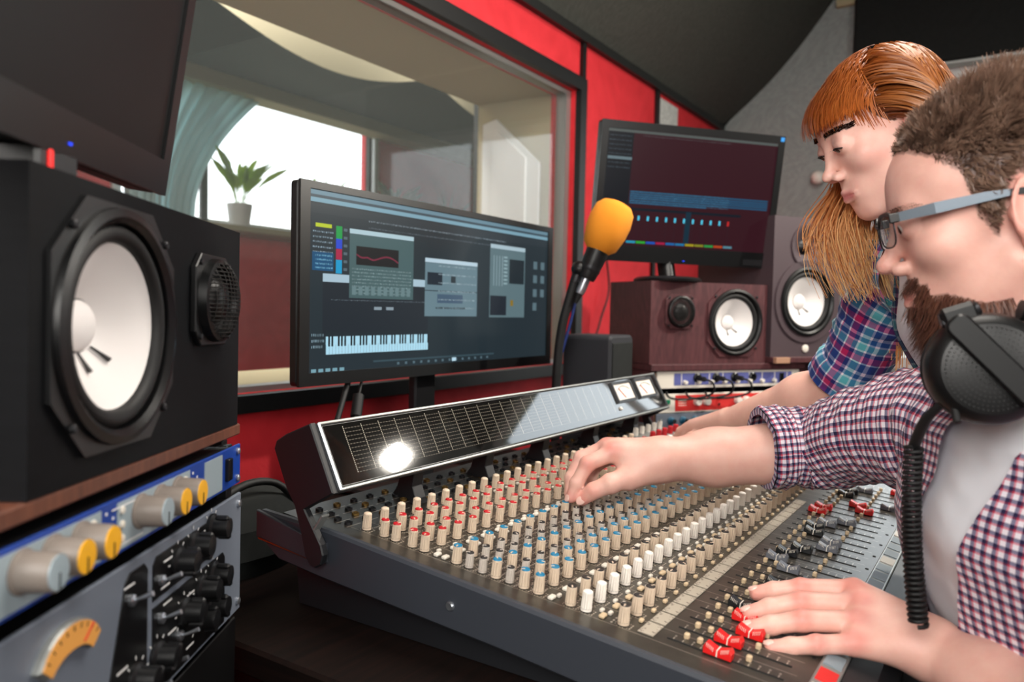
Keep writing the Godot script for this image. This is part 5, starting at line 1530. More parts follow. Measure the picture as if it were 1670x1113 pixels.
# ------------------------------------------------------------------ talk-back microphone
func build_microphone() -> void:
	var foam := Vector3(0.892, 1.356, -0.47)
	var across := Vector3(0.548, 0.02, 0.836)
	var ax := Vector3(0.236, 0.927, 0.29).normalized()   # from the handle towards the foam
	var side := ax.cross(Vector3(0, 0, 1)).normalized()
	var b := Basis(side, ax, side.cross(ax)).scaled(Vector3.ONE * 1.17)
	var m := thing("microphone", "hand microphone with an orange foam windshield on a goose-neck", "microphone", Transform3D(b, foam))
	part(m, "windshield", lathe([Vector2(0.0, -0.05), Vector2(0.022, -0.05), Vector2(0.034, -0.038), Vector2(0.041, -0.01), Vector2(0.0425, 0.014), Vector2(0.039, 0.038), Vector2(0.029, 0.05), Vector2(0.014, 0.0545), Vector2(0.0, 0.055)], 32), M.mic_foam)
	part(m, "handle", lathe([Vector2(0.0, -0.108), Vector2(0.0165, -0.108), Vector2(0.018, -0.104), Vector2(0.0215, -0.07), Vector2(0.0225, -0.048), Vector2(0.0, -0.048)], 24), M.plastic_black)
	part(m, "ring", lathe([Vector2(0.0195, -0.092), Vector2(0.0205, -0.09), Vector2(0.0205, -0.084), Vector2(0.0205, -0.082)], 24), M.dark_steel)
	part(m, "plug", lathe([Vector2(0.0, -0.14), Vector2(0.008, -0.14), Vector2(0.0095, -0.132), Vector2(0.0095, -0.108), Vector2(0, -0.108)], 18), M.steel)
	part(m, "boot", lathe([Vector2(0.0, -0.16), Vector2(0.0035, -0.16), Vector2(0.0075, -0.139), Vector2(0, -0.139)], 14), M.rubber)
	var tip := foam - ax * 0.185
	var st := thing("goose_neck_stand", "black goose-neck stand carrying the orange microphone behind the console", "stand")
	var clip := foam - ax * 0.093
	var joint := foam - across * 0.062 + Vector3(0, -0.094, 0)
	part(st, "clip", tube([clip - across * 0.018, joint], 0.012, 12), M.plastic_black)
	part(st, "joint", lathe(arc_profile(0.019, 10), 16), M.plastic_black, Transform3D(Basis.IDENTITY, joint))
	var w := func(px: float, py: float) -> Vector3: return foam + across * px * 0.0014 + Vector3(0, -py * 0.0014, 0)
	part(st, "neck_socket", tube([joint, w.call(-51, 88)], 0.0125, 12), M.dark_steel)
	part(st, "goose_neck", tube(smooth_path([w.call(-51, 84), w.call(-60, 118), w.call(-70, 160), w.call(-76, 215), w.call(-78, 290), w.call(-76, 410)], 8), 0.0105, 12), M.rubber)
	var bs: Vector3 = w.call(-76, 410)
	part(st, "base", lathe([Vector2(0, 0), Vector2(0.06, 0), Vector2(0.06, 0.012), Vector2(0.02, 0.02), Vector2(0, 0.02)], 24), M.plastic_black, at(bs.x, 0.7752, bs.z))
	var cb := thing("microphone_cable", "blue cable hanging from the orange microphone", "cable")
	part(cb, "lead", tube(smooth_path([tip, w.call(-48, 115), w.call(-58, 160), w.call(-70, 205), w.call(-77, 240), w.call(-74, 300), w.call(-70, 400)], 8), 0.0035, 8), M.blue_cable)

# ------------------------------------------------------------------ rounded bodies: smooth union of tapered bones, meshed as surface nets
class Field:
	var kind := PackedByteArray()
	var cut := PackedByteArray()
	var a := PackedVector3Array()
	var b := PackedVector3Array()
	var r1 := PackedFloat32Array()
	var r2 := PackedFloat32Array()
	var k := PackedFloat32Array()
	var turn: Array[Basis] = []
	var out: Shape

	func bone(p: Vector3, q: Vector3, ra: float, rb: float, soft := 0.01, sub := false) -> void:
		kind.append(0); cut.append(1 if sub else 0); a.append(p); b.append(q); r1.append(ra); r2.append(rb); k.append(soft); turn.append(Basis.IDENTITY)
	func ball(c: Vector3, radii: Vector3, soft := 0.01, sub := false, basis := Basis.IDENTITY) -> void:
		kind.append(1); cut.append(1 if sub else 0); a.append(c); b.append(radii); r1.append(0); r2.append(0); k.append(soft); turn.append(basis.inverse())

	func one(i: int, p: Vector3) -> float:
		if kind[i] == 0:
			var ba := b[i] - a[i]
			var pa := p - a[i]
			var h := clampf(pa.dot(ba) / ba.length_squared(), 0.0, 1.0)
			return (pa - ba * h).length() - lerpf(r1[i], r2[i], h)
		var q := turn[i] * (p - a[i])
		var r := b[i]
		var s := q / r
		var k0 := s.length()
		if k0 < 1e-6: return -minf(r.x, minf(r.y, r.z))
		return k0 * (k0 - 1.0) / (s / r).length()

	func value(p: Vector3, use: PackedInt32Array) -> float:
		var d := 1e3
		for i in use:
			var e := one(i, p)
			var s := k[i]
			if cut[i] == 0:
				var h := maxf(s - absf(d - e), 0.0) / s
				d = minf(d, e) - h * h * s * 0.25
			else:
				var h := maxf(s - absf(d + e), 0.0) / s
				d = maxf(d, -e) + h * h * s * 0.25
		return d

	func build(cell: float) -> void:
		var lo := Vector3.ONE * 1e9
		var hi := -lo
		for i in kind.size():
			if cut[i]: continue
			var m := maxf(r1[i], r2[i])
			var e := Vector3.ONE * (m if kind[i] == 0 else maxf(b[i].x, maxf(b[i].y, b[i].z)))
			lo = lo.min(a[i] - e); hi = hi.max(a[i] + e)
			if kind[i] == 0:
				lo = lo.min(b[i] - e); hi = hi.max(b[i] + e)
		lo -= Vector3.ONE * cell * 3; hi += Vector3.ONE * cell * 3
		const B := 5
		var nb := Vector3i(((hi - lo) / (cell * B)).ceil())
		var nx := nb.x * B + 1; var ny := nb.y * B + 1; var nz := nb.z * B + 1
		var g := PackedFloat32Array(); g.resize(nx * ny * nz); g.fill(1e9)
		var all := PackedInt32Array()
		for i in kind.size(): all.append(i)
		var reach := cell * B * 0.5 * 1.7321
		var live := []
		for bz in nb.z:
			for by in nb.y:
				for bx in nb.x:
					var c := lo + Vector3(bx + 0.5, by + 0.5, bz + 0.5) * cell * B
					var d := value(c, all)
					if absf(d) > reach * 1.35 + cell: continue
					var use := PackedInt32Array()
					for i in all:
						if one(i, c) < absf(d) + reach * 2.2 + k[i] + 0.002: use.append(i)
					live.append(Vector3i(bx, by, bz))
					for z in range(bz * B, bz * B + B + 1):
						for y in range(by * B, by * B + B + 1):
							var row := (z * ny + y) * nx
							for x in range(bx * B, bx * B + B + 1):
								if g[row + x] > 1e8: g[row + x] = value(lo + Vector3(x, y, z) * cell, use)
		# one vertex in each cell the surface crosses
		var at_cell := PackedInt32Array(); at_cell.resize(nx * ny * nz); at_cell.fill(-1)
		out = Shape.new()
		var sx := 1; var sy := nx; var sz := nx * ny
		var off := [0, sx, sy, sx + sy, sz, sx + sz, sy + sz, sx + sy + sz]
		var corner := [Vector3(0, 0, 0), Vector3(1, 0, 0), Vector3(0, 1, 0), Vector3(1, 1, 0), Vector3(0, 0, 1), Vector3(1, 0, 1), Vector3(0, 1, 1), Vector3(1, 1, 1)]
		var edges := [[0, 1], [2, 3], [4, 5], [6, 7], [0, 2], [1, 3], [4, 6], [5, 7], [0, 4], [1, 5], [2, 6], [3, 7]]
		var cells := PackedInt32Array()
		for blk in live:
			for z in range(blk.z * B, blk.z * B + B):
				for y in range(blk.y * B, blk.y * B + B):
					for x in range(blk.x * B, blk.x * B + B):
						var i := x + y * sy + z * sz
						var v0 := g[i]
						var neg := 0
						for o in off:
							if g[i + o] < 0.0: neg += 1
						if neg == 0 or neg == 8: continue
						var sum := Vector3.ZERO
						var n := 0
						for e in edges:
							var d0 := g[i + off[e[0]]]; var d1 := g[i + off[e[1]]]
							if (d0 < 0.0) != (d1 < 0.0):
								sum += corner[e[0]].lerp(corner[e[1]], d0 / (d0 - d1))
								n += 1
						at_cell[i] = out.vert(lo + (Vector3(x, y, z) + sum / n) * cell, Vector3.ZERO)
						cells.append(i)
		for i in cells:
			# the three edges that start at this cell's first corner
			for ax in 3:
				var step: int = [sx, sy, sz][ax]
				var u: int = [sy, sz, sx][ax]
				var w: int = [sz, sx, sy][ax]
				if i - u - w < 0: continue
				var d0 := g[i]; var d1 := g[i + step]
				if (d0 < 0.0) == (d1 < 0.0): continue
				var p := at_cell[i]; var q := at_cell[i - u]; var r := at_cell[i - u - w]; var s := at_cell[i - w]
				if p < 0 or q < 0 or r < 0 or s < 0: continue
				if d0 < 0.0: out.ix.append_array([p, s, r, p, r, q])
				else: out.ix.append_array([p, q, r, p, r, s])
		smooth()

	func smooth() -> void:
		for t in range(0, out.ix.size(), 3):
			var p := out.ix[t]; var q := out.ix[t + 1]; var r := out.ix[t + 2]
			var n := (out.v[r] - out.v[p]).cross(out.v[q] - out.v[p])
			out.n[p] += n; out.n[q] += n; out.n[r] += n
		for i in out.n.size(): out.n[i] = out.n[i].normalized()


# ------------------------------------------------------------------ people
# heads: local x to the person's left, y up, z out of the face
var man_head := Transform3D(Basis(Vector3(-0.9769, -0.0554, 0.2065), Vector3(-0.0979, 0.9746, -0.2015), Vector3(-0.1901, -0.217, -0.9575)).orthonormalized(), Vector3(0.1869, 1.2702, 0.2983))
var woman_head := Transform3D(Basis(Vector3(-0.8681, -0.024, 0.4958), Vector3(-0.2315, 0.9031, -0.3617), Vector3(-0.4391, -0.4288, -0.7895)).orthonormalized().scaled(Vector3.ONE * 0.95), Vector3(0.4927, 1.4297, 0.1548))

func head_field(f: Field, female: bool) -> void:
	var w := 0.94 if female else 1.0
	if female: f.ball(Vector3(0, 0.03, -0.01), Vector3(0.071, 0.079, 0.083), 0.02)
	else: f.ball(Vector3(0, 0.033, -0.018), Vector3(0.076, 0.083, 0.098), 0.02)
	f.ball(Vector3(0, 0.036, 0.04), Vector3(0.06 * w, 0.052, 0.048), 0.03)
	f.ball(Vector3(0, -0.035, 0.028), Vector3(0.059 * w, 0.074, 0.056), 0.03)
	for s in [-1.0, 1.0]:
		f.ball(Vector3(0.043 * s * w, -0.022, 0.056), Vector3(0.02, 0.017, 0.021), 0.022)
		f.bone(Vector3(0.058 * s * w, -0.05, 0.0), Vector3(0.02 * s, -0.098, 0.06), 0.014, 0.013 if female else 0.016, 0.025)
	f.ball(Vector3(0, -0.1, 0.066), Vector3(0.018, 0.014, 0.015), 0.018)
	f.bone(Vector3(-0.036 * w, 0.02, 0.072), Vector3(0.036 * w, 0.02, 0.072), 0.0105 if not female else 0.0085, 0.0105 if not female else 0.0085, 0.018)
	f.ball(Vector3(0, -0.066, 0.066), Vector3(0.029, 0.024, 0.02), 0.018)
	for s in [-1.0, 1.0]:
		f.ball(Vector3(0.033 * s, 0.003, 0.103), Vector3(0.019, 0.0125, 0.02), 0.014, true)
	# nose
	f.bone(Vector3(0, 0.012, 0.081), Vector3(0, -0.027, 0.1005 if not female else 0.098), 0.0058, 0.0072 if not female else 0.0065, 0.012)
	f.ball(Vector3(0, -0.031, 0.1035 if not female else 0.102), Vector3(0.0088, 0.0082, 0.0098) * (0.9 if female else 1.0), 0.008)
	for s in [-1.0, 1.0]:
		f.ball(Vector3(0.0118 * s, -0.0365, 0.0915), Vector3(0.0068, 0.0072, 0.0092), 0.006)
		f.ball(Vector3(0.0062 * s, -0.0435, 0.0985), Vector3(0.0036, 0.003, 0.005), 0.002, true)
	# lips
	for s in [-1.0, 1.0]:
		f.bone(Vector3(0.021 * s, -0.0672, 0.0805), Vector3(0.003 * s, -0.0628, 0.0888), 0.0028, 0.0044, 0.006)
		f.bone(Vector3(0.019 * s, -0.0700, 0.0805), Vector3(0.002 * s, -0.0738, 0.0876), 0.0032, 0.0056, 0.006)
	for s in [-1.0, 1.0]:
		f.bone(Vector3(0.023 * s, -0.0688, 0.0825), Vector3(0.0, -0.0684, 0.0952), 0.0009, 0.0011, 0.0012, true)
	f.ball(Vector3(0, -0.0845, 0.089), Vector3(0.014, 0.0035, 0.005), 0.006, true)
	# lids
	for s in [-1.0, 1.0]:
		f.ball(Vector3(0.0325 * s, 0.004, 0.0765), Vector3(0.0158, 0.0132, 0.0138), 0.006)
		if female: f.ball(Vector3(0.033 * s, -0.001, 0.0915), Vector3(0.013, 0.0038, 0.0068), 0.002, true)
		else: f.ball(Vector3(0.0325 * s, 0.0025, 0.0915), Vector3(0.0128, 0.0042, 0.0065), 0.002, true)
	# ears
	for s in [-1.0, 1.0]:
		var eb := Basis(Vector3.UP, 0.42 * s) * Basis(Vector3.RIGHT, -0.15)
		var e := Vector3(0.0765 * s * w, -0.004, -0.012)
		f.ball(e, Vector3(0.0065, 0.031, 0.0185), 0.004, false, eb)
		f.ball(e + Vector3(0.0065 * s, 0.004, 0.003), Vector3(0.0062, 0.02, 0.0105), 0.004, true, eb)
		f.ball(e + Vector3(0.001 * s, -0.002, 0.014), Vector3(0.004, 0.008, 0.005), 0.003)
		f.ball(e + Vector3(0.0005 * s, -0.029, 0.004), Vector3(0.005, 0.008, 0.008), 0.004)

func limb(f: Field, pts: Array, radii: Array, soft := 0.02) -> void:
	for i in pts.size() - 1: f.bone(pts[i], pts[i + 1], radii[i], radii[i + 1], soft)

func finger(f: Field, pts: Array, r0: float, r1_: float) -> void:
	for i in pts.size() - 1:
		var t0 := float(i) / (pts.size() - 1); var t1 := float(i + 1) / (pts.size() - 1)
		f.bone(pts[i], pts[i + 1], lerpf(r0, r1_, t0), lerpf(r0, r1_, t1), 0.0035)
		if i > 0: f.ball(pts[i], Vector3.ONE * lerpf(r0, r1_, t0) * 1.045, 0.003)

func lin(r: float, g: float, b: float) -> Color:
	return Color(r, g, b).srgb_to_linear()

func join(parts: Array) -> Shape:
	var s := Shape.new()
	s.colored = true
	for q in parts:
		var o: int = s.v.size()
		s.v.append_array(q.v); s.n.append_array(q.n); s.uv.append_array(q.uv); s.c.append_array(q.c)
		for i in q.ix: s.ix.append(i + o)
	return s

func moved(s: Shape, t: Transform3D) -> Shape:
	for i in s.v.size():
		s.v[i] = t * s.v[i]
		s.n[i] = (t.basis * s.n[i]).normalized()
	return s

func tint(s: Shape, how: Callable) -> void:
	s.colored = true
	for i in s.v.size(): s.c[i] = how.call(s.v[i], s.n[i])

func build_people() -> void:
	M["skin"] = mat("skin", Color.WHITE, 0.48)
	M.skin.vertex_color_use_as_albedo = true
	M.skin.subsurf_scatter_enabled = true
	M.skin.subsurf_scatter_strength = 0.08
	M["strands"] = mat("strands", Color.WHITE, 0.42)
	M.strands.vertex_color_use_as_albedo = true
	M["red_hair"] = mat("red_hair", Color.WHITE, 0.4)
	M.red_hair.vertex_color_use_as_albedo = true
	M.red_hair.backlight_enabled = true
	M.red_hair.backlight = Color(0.6, 0.5, 0.4)
	M["brow_strands"] = mat("brow_strands", Color.WHITE, 0.95)
	M.brow_strands.vertex_color_use_as_albedo = true
	M.brow_strands.metallic_specular = 0.1
	mat("eye_white", Color(0.88, 0.86, 0.84), 0.2)
	mat("iris_brown", Color(0.28, 0.16, 0.09), 0.2)
	mat("pupil", Color(0.01, 0.01, 0.01), 0.15)
	mat("lash", Color(0.04, 0.03, 0.03), 0.6)
	mat("brow_dark", Color(0.16, 0.1, 0.08), 0.8)
	make_cloth()
	# heavy meshing in parallel
	var jobs := {}
	var f := Field.new(); head_field(f, false)
	f.bone(Vector3(0, -0.05, -0.03), Vector3(0.0, -0.13, -0.045), 0.056, 0.058, 0.03)
	f.bone(Vector3(0.0, -0.13, -0.045), Vector3(0.0, -0.2, -0.075), 0.058, 0.066, 0.02)
	jobs.man_head = [f, 0.0024]
	f = Field.new(); head_field(f, true)
	f.bone(Vector3(0, -0.05, -0.03), Vector3(0, -0.11, -0.04), 0.046, 0.046, 0.03)
	f.bone(Vector3(0, -0.11, -0.04), Vector3(0.06, -0.17, -0.03), 0.046, 0.052, 0.02)
	jobs.woman_head = [f, 0.0024]
	jobs.man_right = [right_hand(), 0.0024]
	jobs.man_left = [left_hand(), 0.0024]
	jobs.man_arms = [man_arms(), 0.006]
	jobs.woman_arm = [woman_arm(), 0.0035]
	var ids := []
	for j in jobs: ids.append(WorkerThreadPool.add_task((jobs[j][0] as Field).build.bind(jobs[j][1])))
	for id in ids: WorkerThreadPool.wait_for_task_completion(id)
	build_man(jobs)
	build_woman(jobs)

# ------------------------------------------------------------------ joints, metres
const R_SHOULDER := Vector3(0.345, 1.045, 0.25)
const R_ELBOW := Vector3(0.47, 0.978, 0.085)
const R_WRIST := Vector3(0.335, 0.957, -0.1)
const L_SHOULDER := Vector3(0.048, 1.05, 0.474)
const L_ELBOW := Vector3(0.008, 0.835, 0.404)

func right_hand() -> Field:
	var f := Field.new()
	var wr := Vector3(0.3489, 0.9517, -0.0984)
	# forearm stump so that hand and arm join
	f.bone(Vector3(0.4395, 0.9640, 0.0392), Vector3(0.4027, 0.9539, -0.0437), 0.0455, 0.04, 0.02)
	f.bone(Vector3(0.4027, 0.9539, -0.0437), wr, 0.04, 0.029, 0.02)
	# palm: four rays from the wrist to the knuckles
	var mcp := [Vector3(0.3049, 0.9613, -0.1610), Vector3(0.3182, 0.9647, -0.1774), Vector3(0.3351, 0.9574, -0.1876), Vector3(0.3544, 0.9445, -0.1864)]
	var rr := [0.0145, 0.0145, 0.0138, 0.0125]
	for i in 4: f.bone(wr.lerp(mcp[i], 0.12), mcp[i], 0.022, rr[i], 0.018)
	finger(f, [mcp[0], Vector3(0.2787, 0.9449, -0.1888), Vector3(0.2667, 0.9169, -0.1995), Vector3(0.2601, 0.8970, -0.2044)], 0.0125, 0.0082)
	finger(f, [mcp[1], Vector3(0.3005, 0.9469, -0.2104), Vector3(0.2840, 0.9195, -0.2172), Vector3(0.2741, 0.8982, -0.2142)], 0.0125, 0.0084)
	finger(f, [mcp[2], Vector3(0.3296, 0.9377, -0.2183), Vector3(0.3141, 0.9111, -0.2198), Vector3(0.3056, 0.8956, -0.2097)], 0.0118, 0.008)
	finger(f, [mcp[3], Vector3(0.3548, 0.9246, -0.2153), Vector3(0.3404, 0.9032, -0.2156), Vector3(0.3333, 0.8928, -0.2055)], 0.0105, 0.0072)
	# thumb from the side of the palm
	f.bone(wr, Vector3(0.3052, 0.9271, -0.1359), 0.024, 0.0185, 0.02)
	finger(f, [Vector3(0.3077, 0.9307, -0.1324), Vector3(0.2838, 0.9204, -0.1535), Vector3(0.2719, 0.9090, -0.1744), Vector3(0.2665, 0.8954, -0.1889)], 0.0165, 0.0092)
	return f

func left_hand() -> Field:
	var f := Field.new()
	var wr := Vector3(0.1396, 0.8424, 0.2665)
	f.bone(Vector3(0.0622, 0.8350, 0.3590), Vector3(0.1055, 0.8354, 0.3154), 0.041, 0.036, 0.02)
	f.bone(Vector3(0.1055, 0.8354, 0.3154), wr, 0.036, 0.027, 0.02)
	var mcp := [Vector3(0.1676, 0.8765, 0.1879), Vector3(0.1489, 0.8686, 0.1965), Vector3(0.1241, 0.8591, 0.1995), Vector3(0.0995, 0.8461, 0.1994)]
	var rr := [0.013, 0.0135, 0.013, 0.012]
	for i in 4: f.bone(wr.lerp(mcp[i], 0.1), mcp[i], 0.021, rr[i], 0.016)
	for i in 3: f.bone(wr.lerp((mcp[i] + mcp[i + 1]) * 0.5, 0.3), (mcp[i] + mcp[i + 1]) * 0.5, 0.017, 0.0095, 0.012)
	finger(f, [mcp[0], Vector3(0.1523, 0.8720, 0.1374), Vector3(0.1434, 0.8662, 0.1115), Vector3(0.1392, 0.8610, 0.0944)], 0.0112, 0.0082)
	finger(f, [mcp[1], Vector3(0.1261, 0.8662, 0.1434), Vector3(0.1141, 0.8574, 0.1149), Vector3(0.1067, 0.8496, 0.0967)], 0.0118, 0.0086)
	finger(f, [mcp[2], Vector3(0.1005, 0.8570, 0.1507), Vector3(0.0894, 0.8496, 0.1234), Vector3(0.0814, 0.8437, 0.1042)], 0.0115, 0.0084)
	finger(f, [mcp[3], Vector3(0.0819, 0.8439, 0.1690), Vector3(0.0722, 0.8398, 0.1471), Vector3(0.0646, 0.8369, 0.1303)], 0.01, 0.0075)
	# thumb under the far side of the palm
	f.bone(wr, Vector3(0.1728, 0.8571, 0.2156), 0.022, 0.016, 0.02)
	finger(f, [Vector3(0.1750, 0.8563, 0.2153), Vector3(0.1803, 0.8512, 0.1726), Vector3(0.1777, 0.8434, 0.1418)], 0.0145, 0.0095)
	return f

func man_arms() -> Field:
	var f := Field.new()
	limb(f, [R_SHOULDER, R_ELBOW, R_ELBOW.lerp(R_WRIST, 0.2)], [0.055, 0.045, 0.042])
	limb(f, [L_SHOULDER, L_ELBOW, Vector3(0.0553, 0.8345, 0.3668)], [0.055, 0.045, 0.039])
	return f

const W_SHOULDER := Vector3(0.592, 1.245, 0.175)
const W_ELBOW := Vector3(0.674, 1.055, 0.085)

func woman_arm() -> Field:
	var f := Field.new()
	var wr := Vector3(0.7561, 0.9637, -0.1259)
	limb(f, [W_SHOULDER, W_ELBOW, W_ELBOW.lerp(wr, 0.35), wr], [0.045, 0.039, 0.037, 0.0235])
	var mcp := [Vector3(0.7915, 0.9358, -0.2068), Vector3(0.7992, 0.9371, -0.2225), Vector3(0.8115, 0.9298, -0.2306), Vector3(0.8305, 0.9175, -0.2280)]
	for i in 4:
		f.bone(wr.lerp(mcp[i], 0.15), mcp[i], 0.017, 0.0105, 0.014)
		var t: Vector3 = mcp[i]
		var d := (t - wr).normalized()
		finger(f, [t, t + d * 0.032 + Vector3(0, -0.008, 0), t + d * 0.05 + Vector3(0, -0.027, 0), t + d * 0.056 + Vector3(0, -0.042, 0)], 0.009, 0.0065)
	finger(f, [wr.lerp(mcp[0], 0.35), Vector3(0.7848, 0.9274, -0.1890), Vector3(0.7746, 0.9187, -0.2129), Vector3(0.7685, 0.9101, -0.2308)], 0.0125, 0.0075)
	return f

# ------------------------------------------------------------------ skin colours
func skin_tint(base: Color, deep: Color, seed_: int) -> Callable:
	var fn := FastNoiseLite.new(); fn.seed = seed_; fn.frequency = 1.0
	return func(p: Vector3, _n: Vector3) -> Color:
		var t := clampf(0.4 + 0.5 * fn.get_noise_3dv(p * 45.0) + 0.25 * fn.get_noise_3dv(p * 260.0), 0, 1)
		return base.lerp(deep, t * 0.55)

func hand_tint(plain: Callable, spots: Array, red: Color) -> Callable:
	# redder skin over the knuckles and at the finger ends
	return func(p: Vector3, n: Vector3) -> Color:
		var c: Color = plain.call(p, n)
		var t := 0.0
		for q in spots: t = maxf(t, 1.0 - p.distance_to(q[0]) / q[1])
		return c.lerp(red, 0.6 * clampf(t * 1.5, 0, 1))

func strand(s: Shape, pts: Array, w0: float, w1: float, out: Vector3, c0: Color, c1: Color) -> void:
	var n := pts.size()
	for i in n:
		var p: Vector3 = pts[i]
		var tan: Vector3 = ((pts[mini(i + 1, n - 1)] as Vector3) - (pts[maxi(i - 1, 0)] as Vector3)).normalized()
		var side := tan.cross(out).normalized()
		var nn := side.cross(tan).normalized()
		var t := float(i) / (n - 1)
		var w := lerpf(w0, w1, t)
		var c := c0.lerp(c1, t)
		s.vert(p - side * w, nn, Vector2(0, t), c); s.vert(p + side * w, nn, Vector2(1, t), c)
		if i > 0:
			var k := s.v.size() - 4
			s.ix.append_array([k, k + 2, k + 3, k, k + 3, k + 1])

func eyes(parent: Node3D, head: Transform3D, look: Vector3, r: float) -> void:
	for sg in [-1.0, 1.0]:
		var e := part(parent, "eye", lathe(arc_profile(0.0122, 14), 20), M.eye_white, head * at(0.0325 * sg, 0.004, 0.0772))
		var z := look.normalized()
		var b := Basis(Vector3.UP.cross(z).normalized(), Vector3.ZERO, z)
		b.y = z.cross(b.x)
		var tb := Transform3D(b * Basis(Vector3.RIGHT, PI / 2), Vector3.ZERO)
		part(e, "iris", lathe([Vector2(0.0058, 0.0109), Vector2(0.004, 0.0119), Vector2(0, 0.0125)], 18), M.iris_brown, tb)
		part(e, "pupil", lathe([Vector2(0.0026, 0.01235), Vector2(0, 0.0128)], 14), M.pupil, tb)

# ------------------------------------------------------------------ cloth
func weave(warp: Array, base: Color, size := 256) -> Image:
	# stripes [from, to, colour] laid both ways; where two colours cross they mix
	var img := Image.create_empty(size, size, false, Image.FORMAT_RGB8)
	var line := []
	for x in size:
		var c := base
		for s in warp:
			if x >= s[0] * size and x < s[1] * size: c = s[2]
		line.append(c)
	for y in size:
		for x in size:
			var thread := 1 if (x + y) % 2 == 0 else 0
			var c: Color = line[x].lerp(line[y], 0.5 + (0.08 if thread else -0.08))
			img.set_pixel(x, y, c)
	return img

func cloth_mat(key: String, img: Image, period: float) -> void:
	var m := mat(key, Color.WHITE, 0.85)
	m.albedo_texture = ImageTexture.create_from_image(img)
	m.uv1_scale = Vector3(1.0 / period, 1.0 / period, 1.0)
	m.rim_enabled = true
	m.rim = 0.15

func make_cloth() -> void:
	var white := Color(0.93, 0.9, 0.93)
	cloth_mat("gingham", weave([[0.0, 0.34, Color(0.06, 0.065, 0.24)], [0.34, 0.52, Color(0.74, 0.2, 0.3)]], white, 64), 0.0098)
	cloth_mat("plaid", weave([[0.0, 0.2, Color(0.05, 0.2, 0.48)], [0.2, 0.24, white], [0.24, 0.4, Color(0.72, 0.06, 0.36)], [0.4, 0.5, Color(0.1, 0.12, 0.4)], [0.5, 0.55, white], [0.55, 0.72, Color(0.35, 0.72, 0.76)], [0.72, 0.77, white], [0.77, 0.9, Color(0.06, 0.3, 0.55)]], Color(0.86, 0.8, 0.88), 256), 0.062)
	var t := mat("white_jersey", Color(0.88, 0.885, 0.91), 0.9)
	t.rim_enabled = true
	t.rim = 0.1
	mat("denim", Color(0.12, 0.16, 0.26), 0.9)

# tube of cloth: centre line, radii, creases; open at both ends with a turned hem
func sleeve(path: Array, radii: Array, seed_: int, amp: float, cuff: float, squash := Vector3.ONE) -> ArrayMesh:
	var pts := smooth_path(path, 14)
	var fn := FastNoiseLite.new(); fn.seed = seed_; fn.frequency = 1.0
	var rad := []
	for i in pts.size():
		var u := float(i) / (pts.size() - 1) * (radii.size() - 1)
		var k := mini(int(u), radii.size() - 2)
		rad.append(lerpf(radii[k], radii[k + 1], u - k))
	var segs := 56
	var s := Shape.new()
	var side := Vector3.ZERO
	var run := 0.0
	var rows := []
	for i in pts.size():
		if i > 0: run += (pts[i] as Vector3).distance_to(pts[i - 1])
		rows.append([pts[i], rad[i], run, i])
	# thicker turned-up cuff at the start
	var list := []
	list.append([0, -0.004, 0.0]); list.append([0, 0.003, 0.0]); list.append([0, 0.0055, 0.0015])
	for i in pts.size():
		var lift := 0.0045 if rows[i][2] < cuff else (0.0 if rows[i][2] > cuff + 0.006 else 0.0022)
		list.append([i, lift, 0.0])
	for q in list:
		var i: int = q[0]
		var tan: Vector3 = ((pts[mini(i + 1, pts.size() - 1)] as Vector3) - (pts[maxi(i - 1, 0)] as Vector3)).normalized()
		if side == Vector3.ZERO: side = tan.cross(Vector3.UP).normalized()
		else: side = (side - tan * side.dot(tan)).normalized()
		var oth := tan.cross(side)
		for j in segs + 1:
			var w := TAU * j / segs
			var dir := side * cos(w) + oth * sin(w)
			var cp := Vector3(cos(w), sin(w), 0)
			var wr := fn.get_noise_3dv(cp * 0.9 + Vector3(0, 0, rows[i][2] * 42.0)) * 0.75 + fn.get_noise_3dv(cp * 2.2 + Vector3(5, 0, rows[i][2] * 95.0)) * 0.4
			var r: float = rad[i] + q[1] + amp * wr
			s.vert(pts[i] + dir * r + tan * q[2], dir, Vector2(w * radii[0], rows[i][2]))
	var cols := segs + 1
	for i in list.size() - 1:
		for j in segs:
			var a := i * cols + j
			var b := a + cols
			s.ix.append_array([a, b + 1, a + 1, a, b, b + 1])
	return renormal(s, cols, list.size())

func renormal(s: Shape, cols: int, rows: int) -> ArrayMesh:
	# normals of a grid whose first and last columns coincide
	for i in s.n.size(): s.n[i] = Vector3.ZERO
	for t in range(0, s.ix.size(), 3):
		var p := s.ix[t]; var q := s.ix[t + 1]; var r := s.ix[t + 2]
		var n := (s.v[r] - s.v[p]).cross(s.v[q] - s.v[p])
		s.n[p] += n; s.n[q] += n; s.n[r] += n
	for i in rows:
		var a := i * cols; var b := a + cols - 1
		if s.v[a].distance_to(s.v[b]) < 0.0005:
			var m := s.n[a] + s.n[b]
			s.n[a] = m; s.n[b] = m
	for i in s.n.size(): s.n[i] = s.n[i].normalized()
	return s.done()

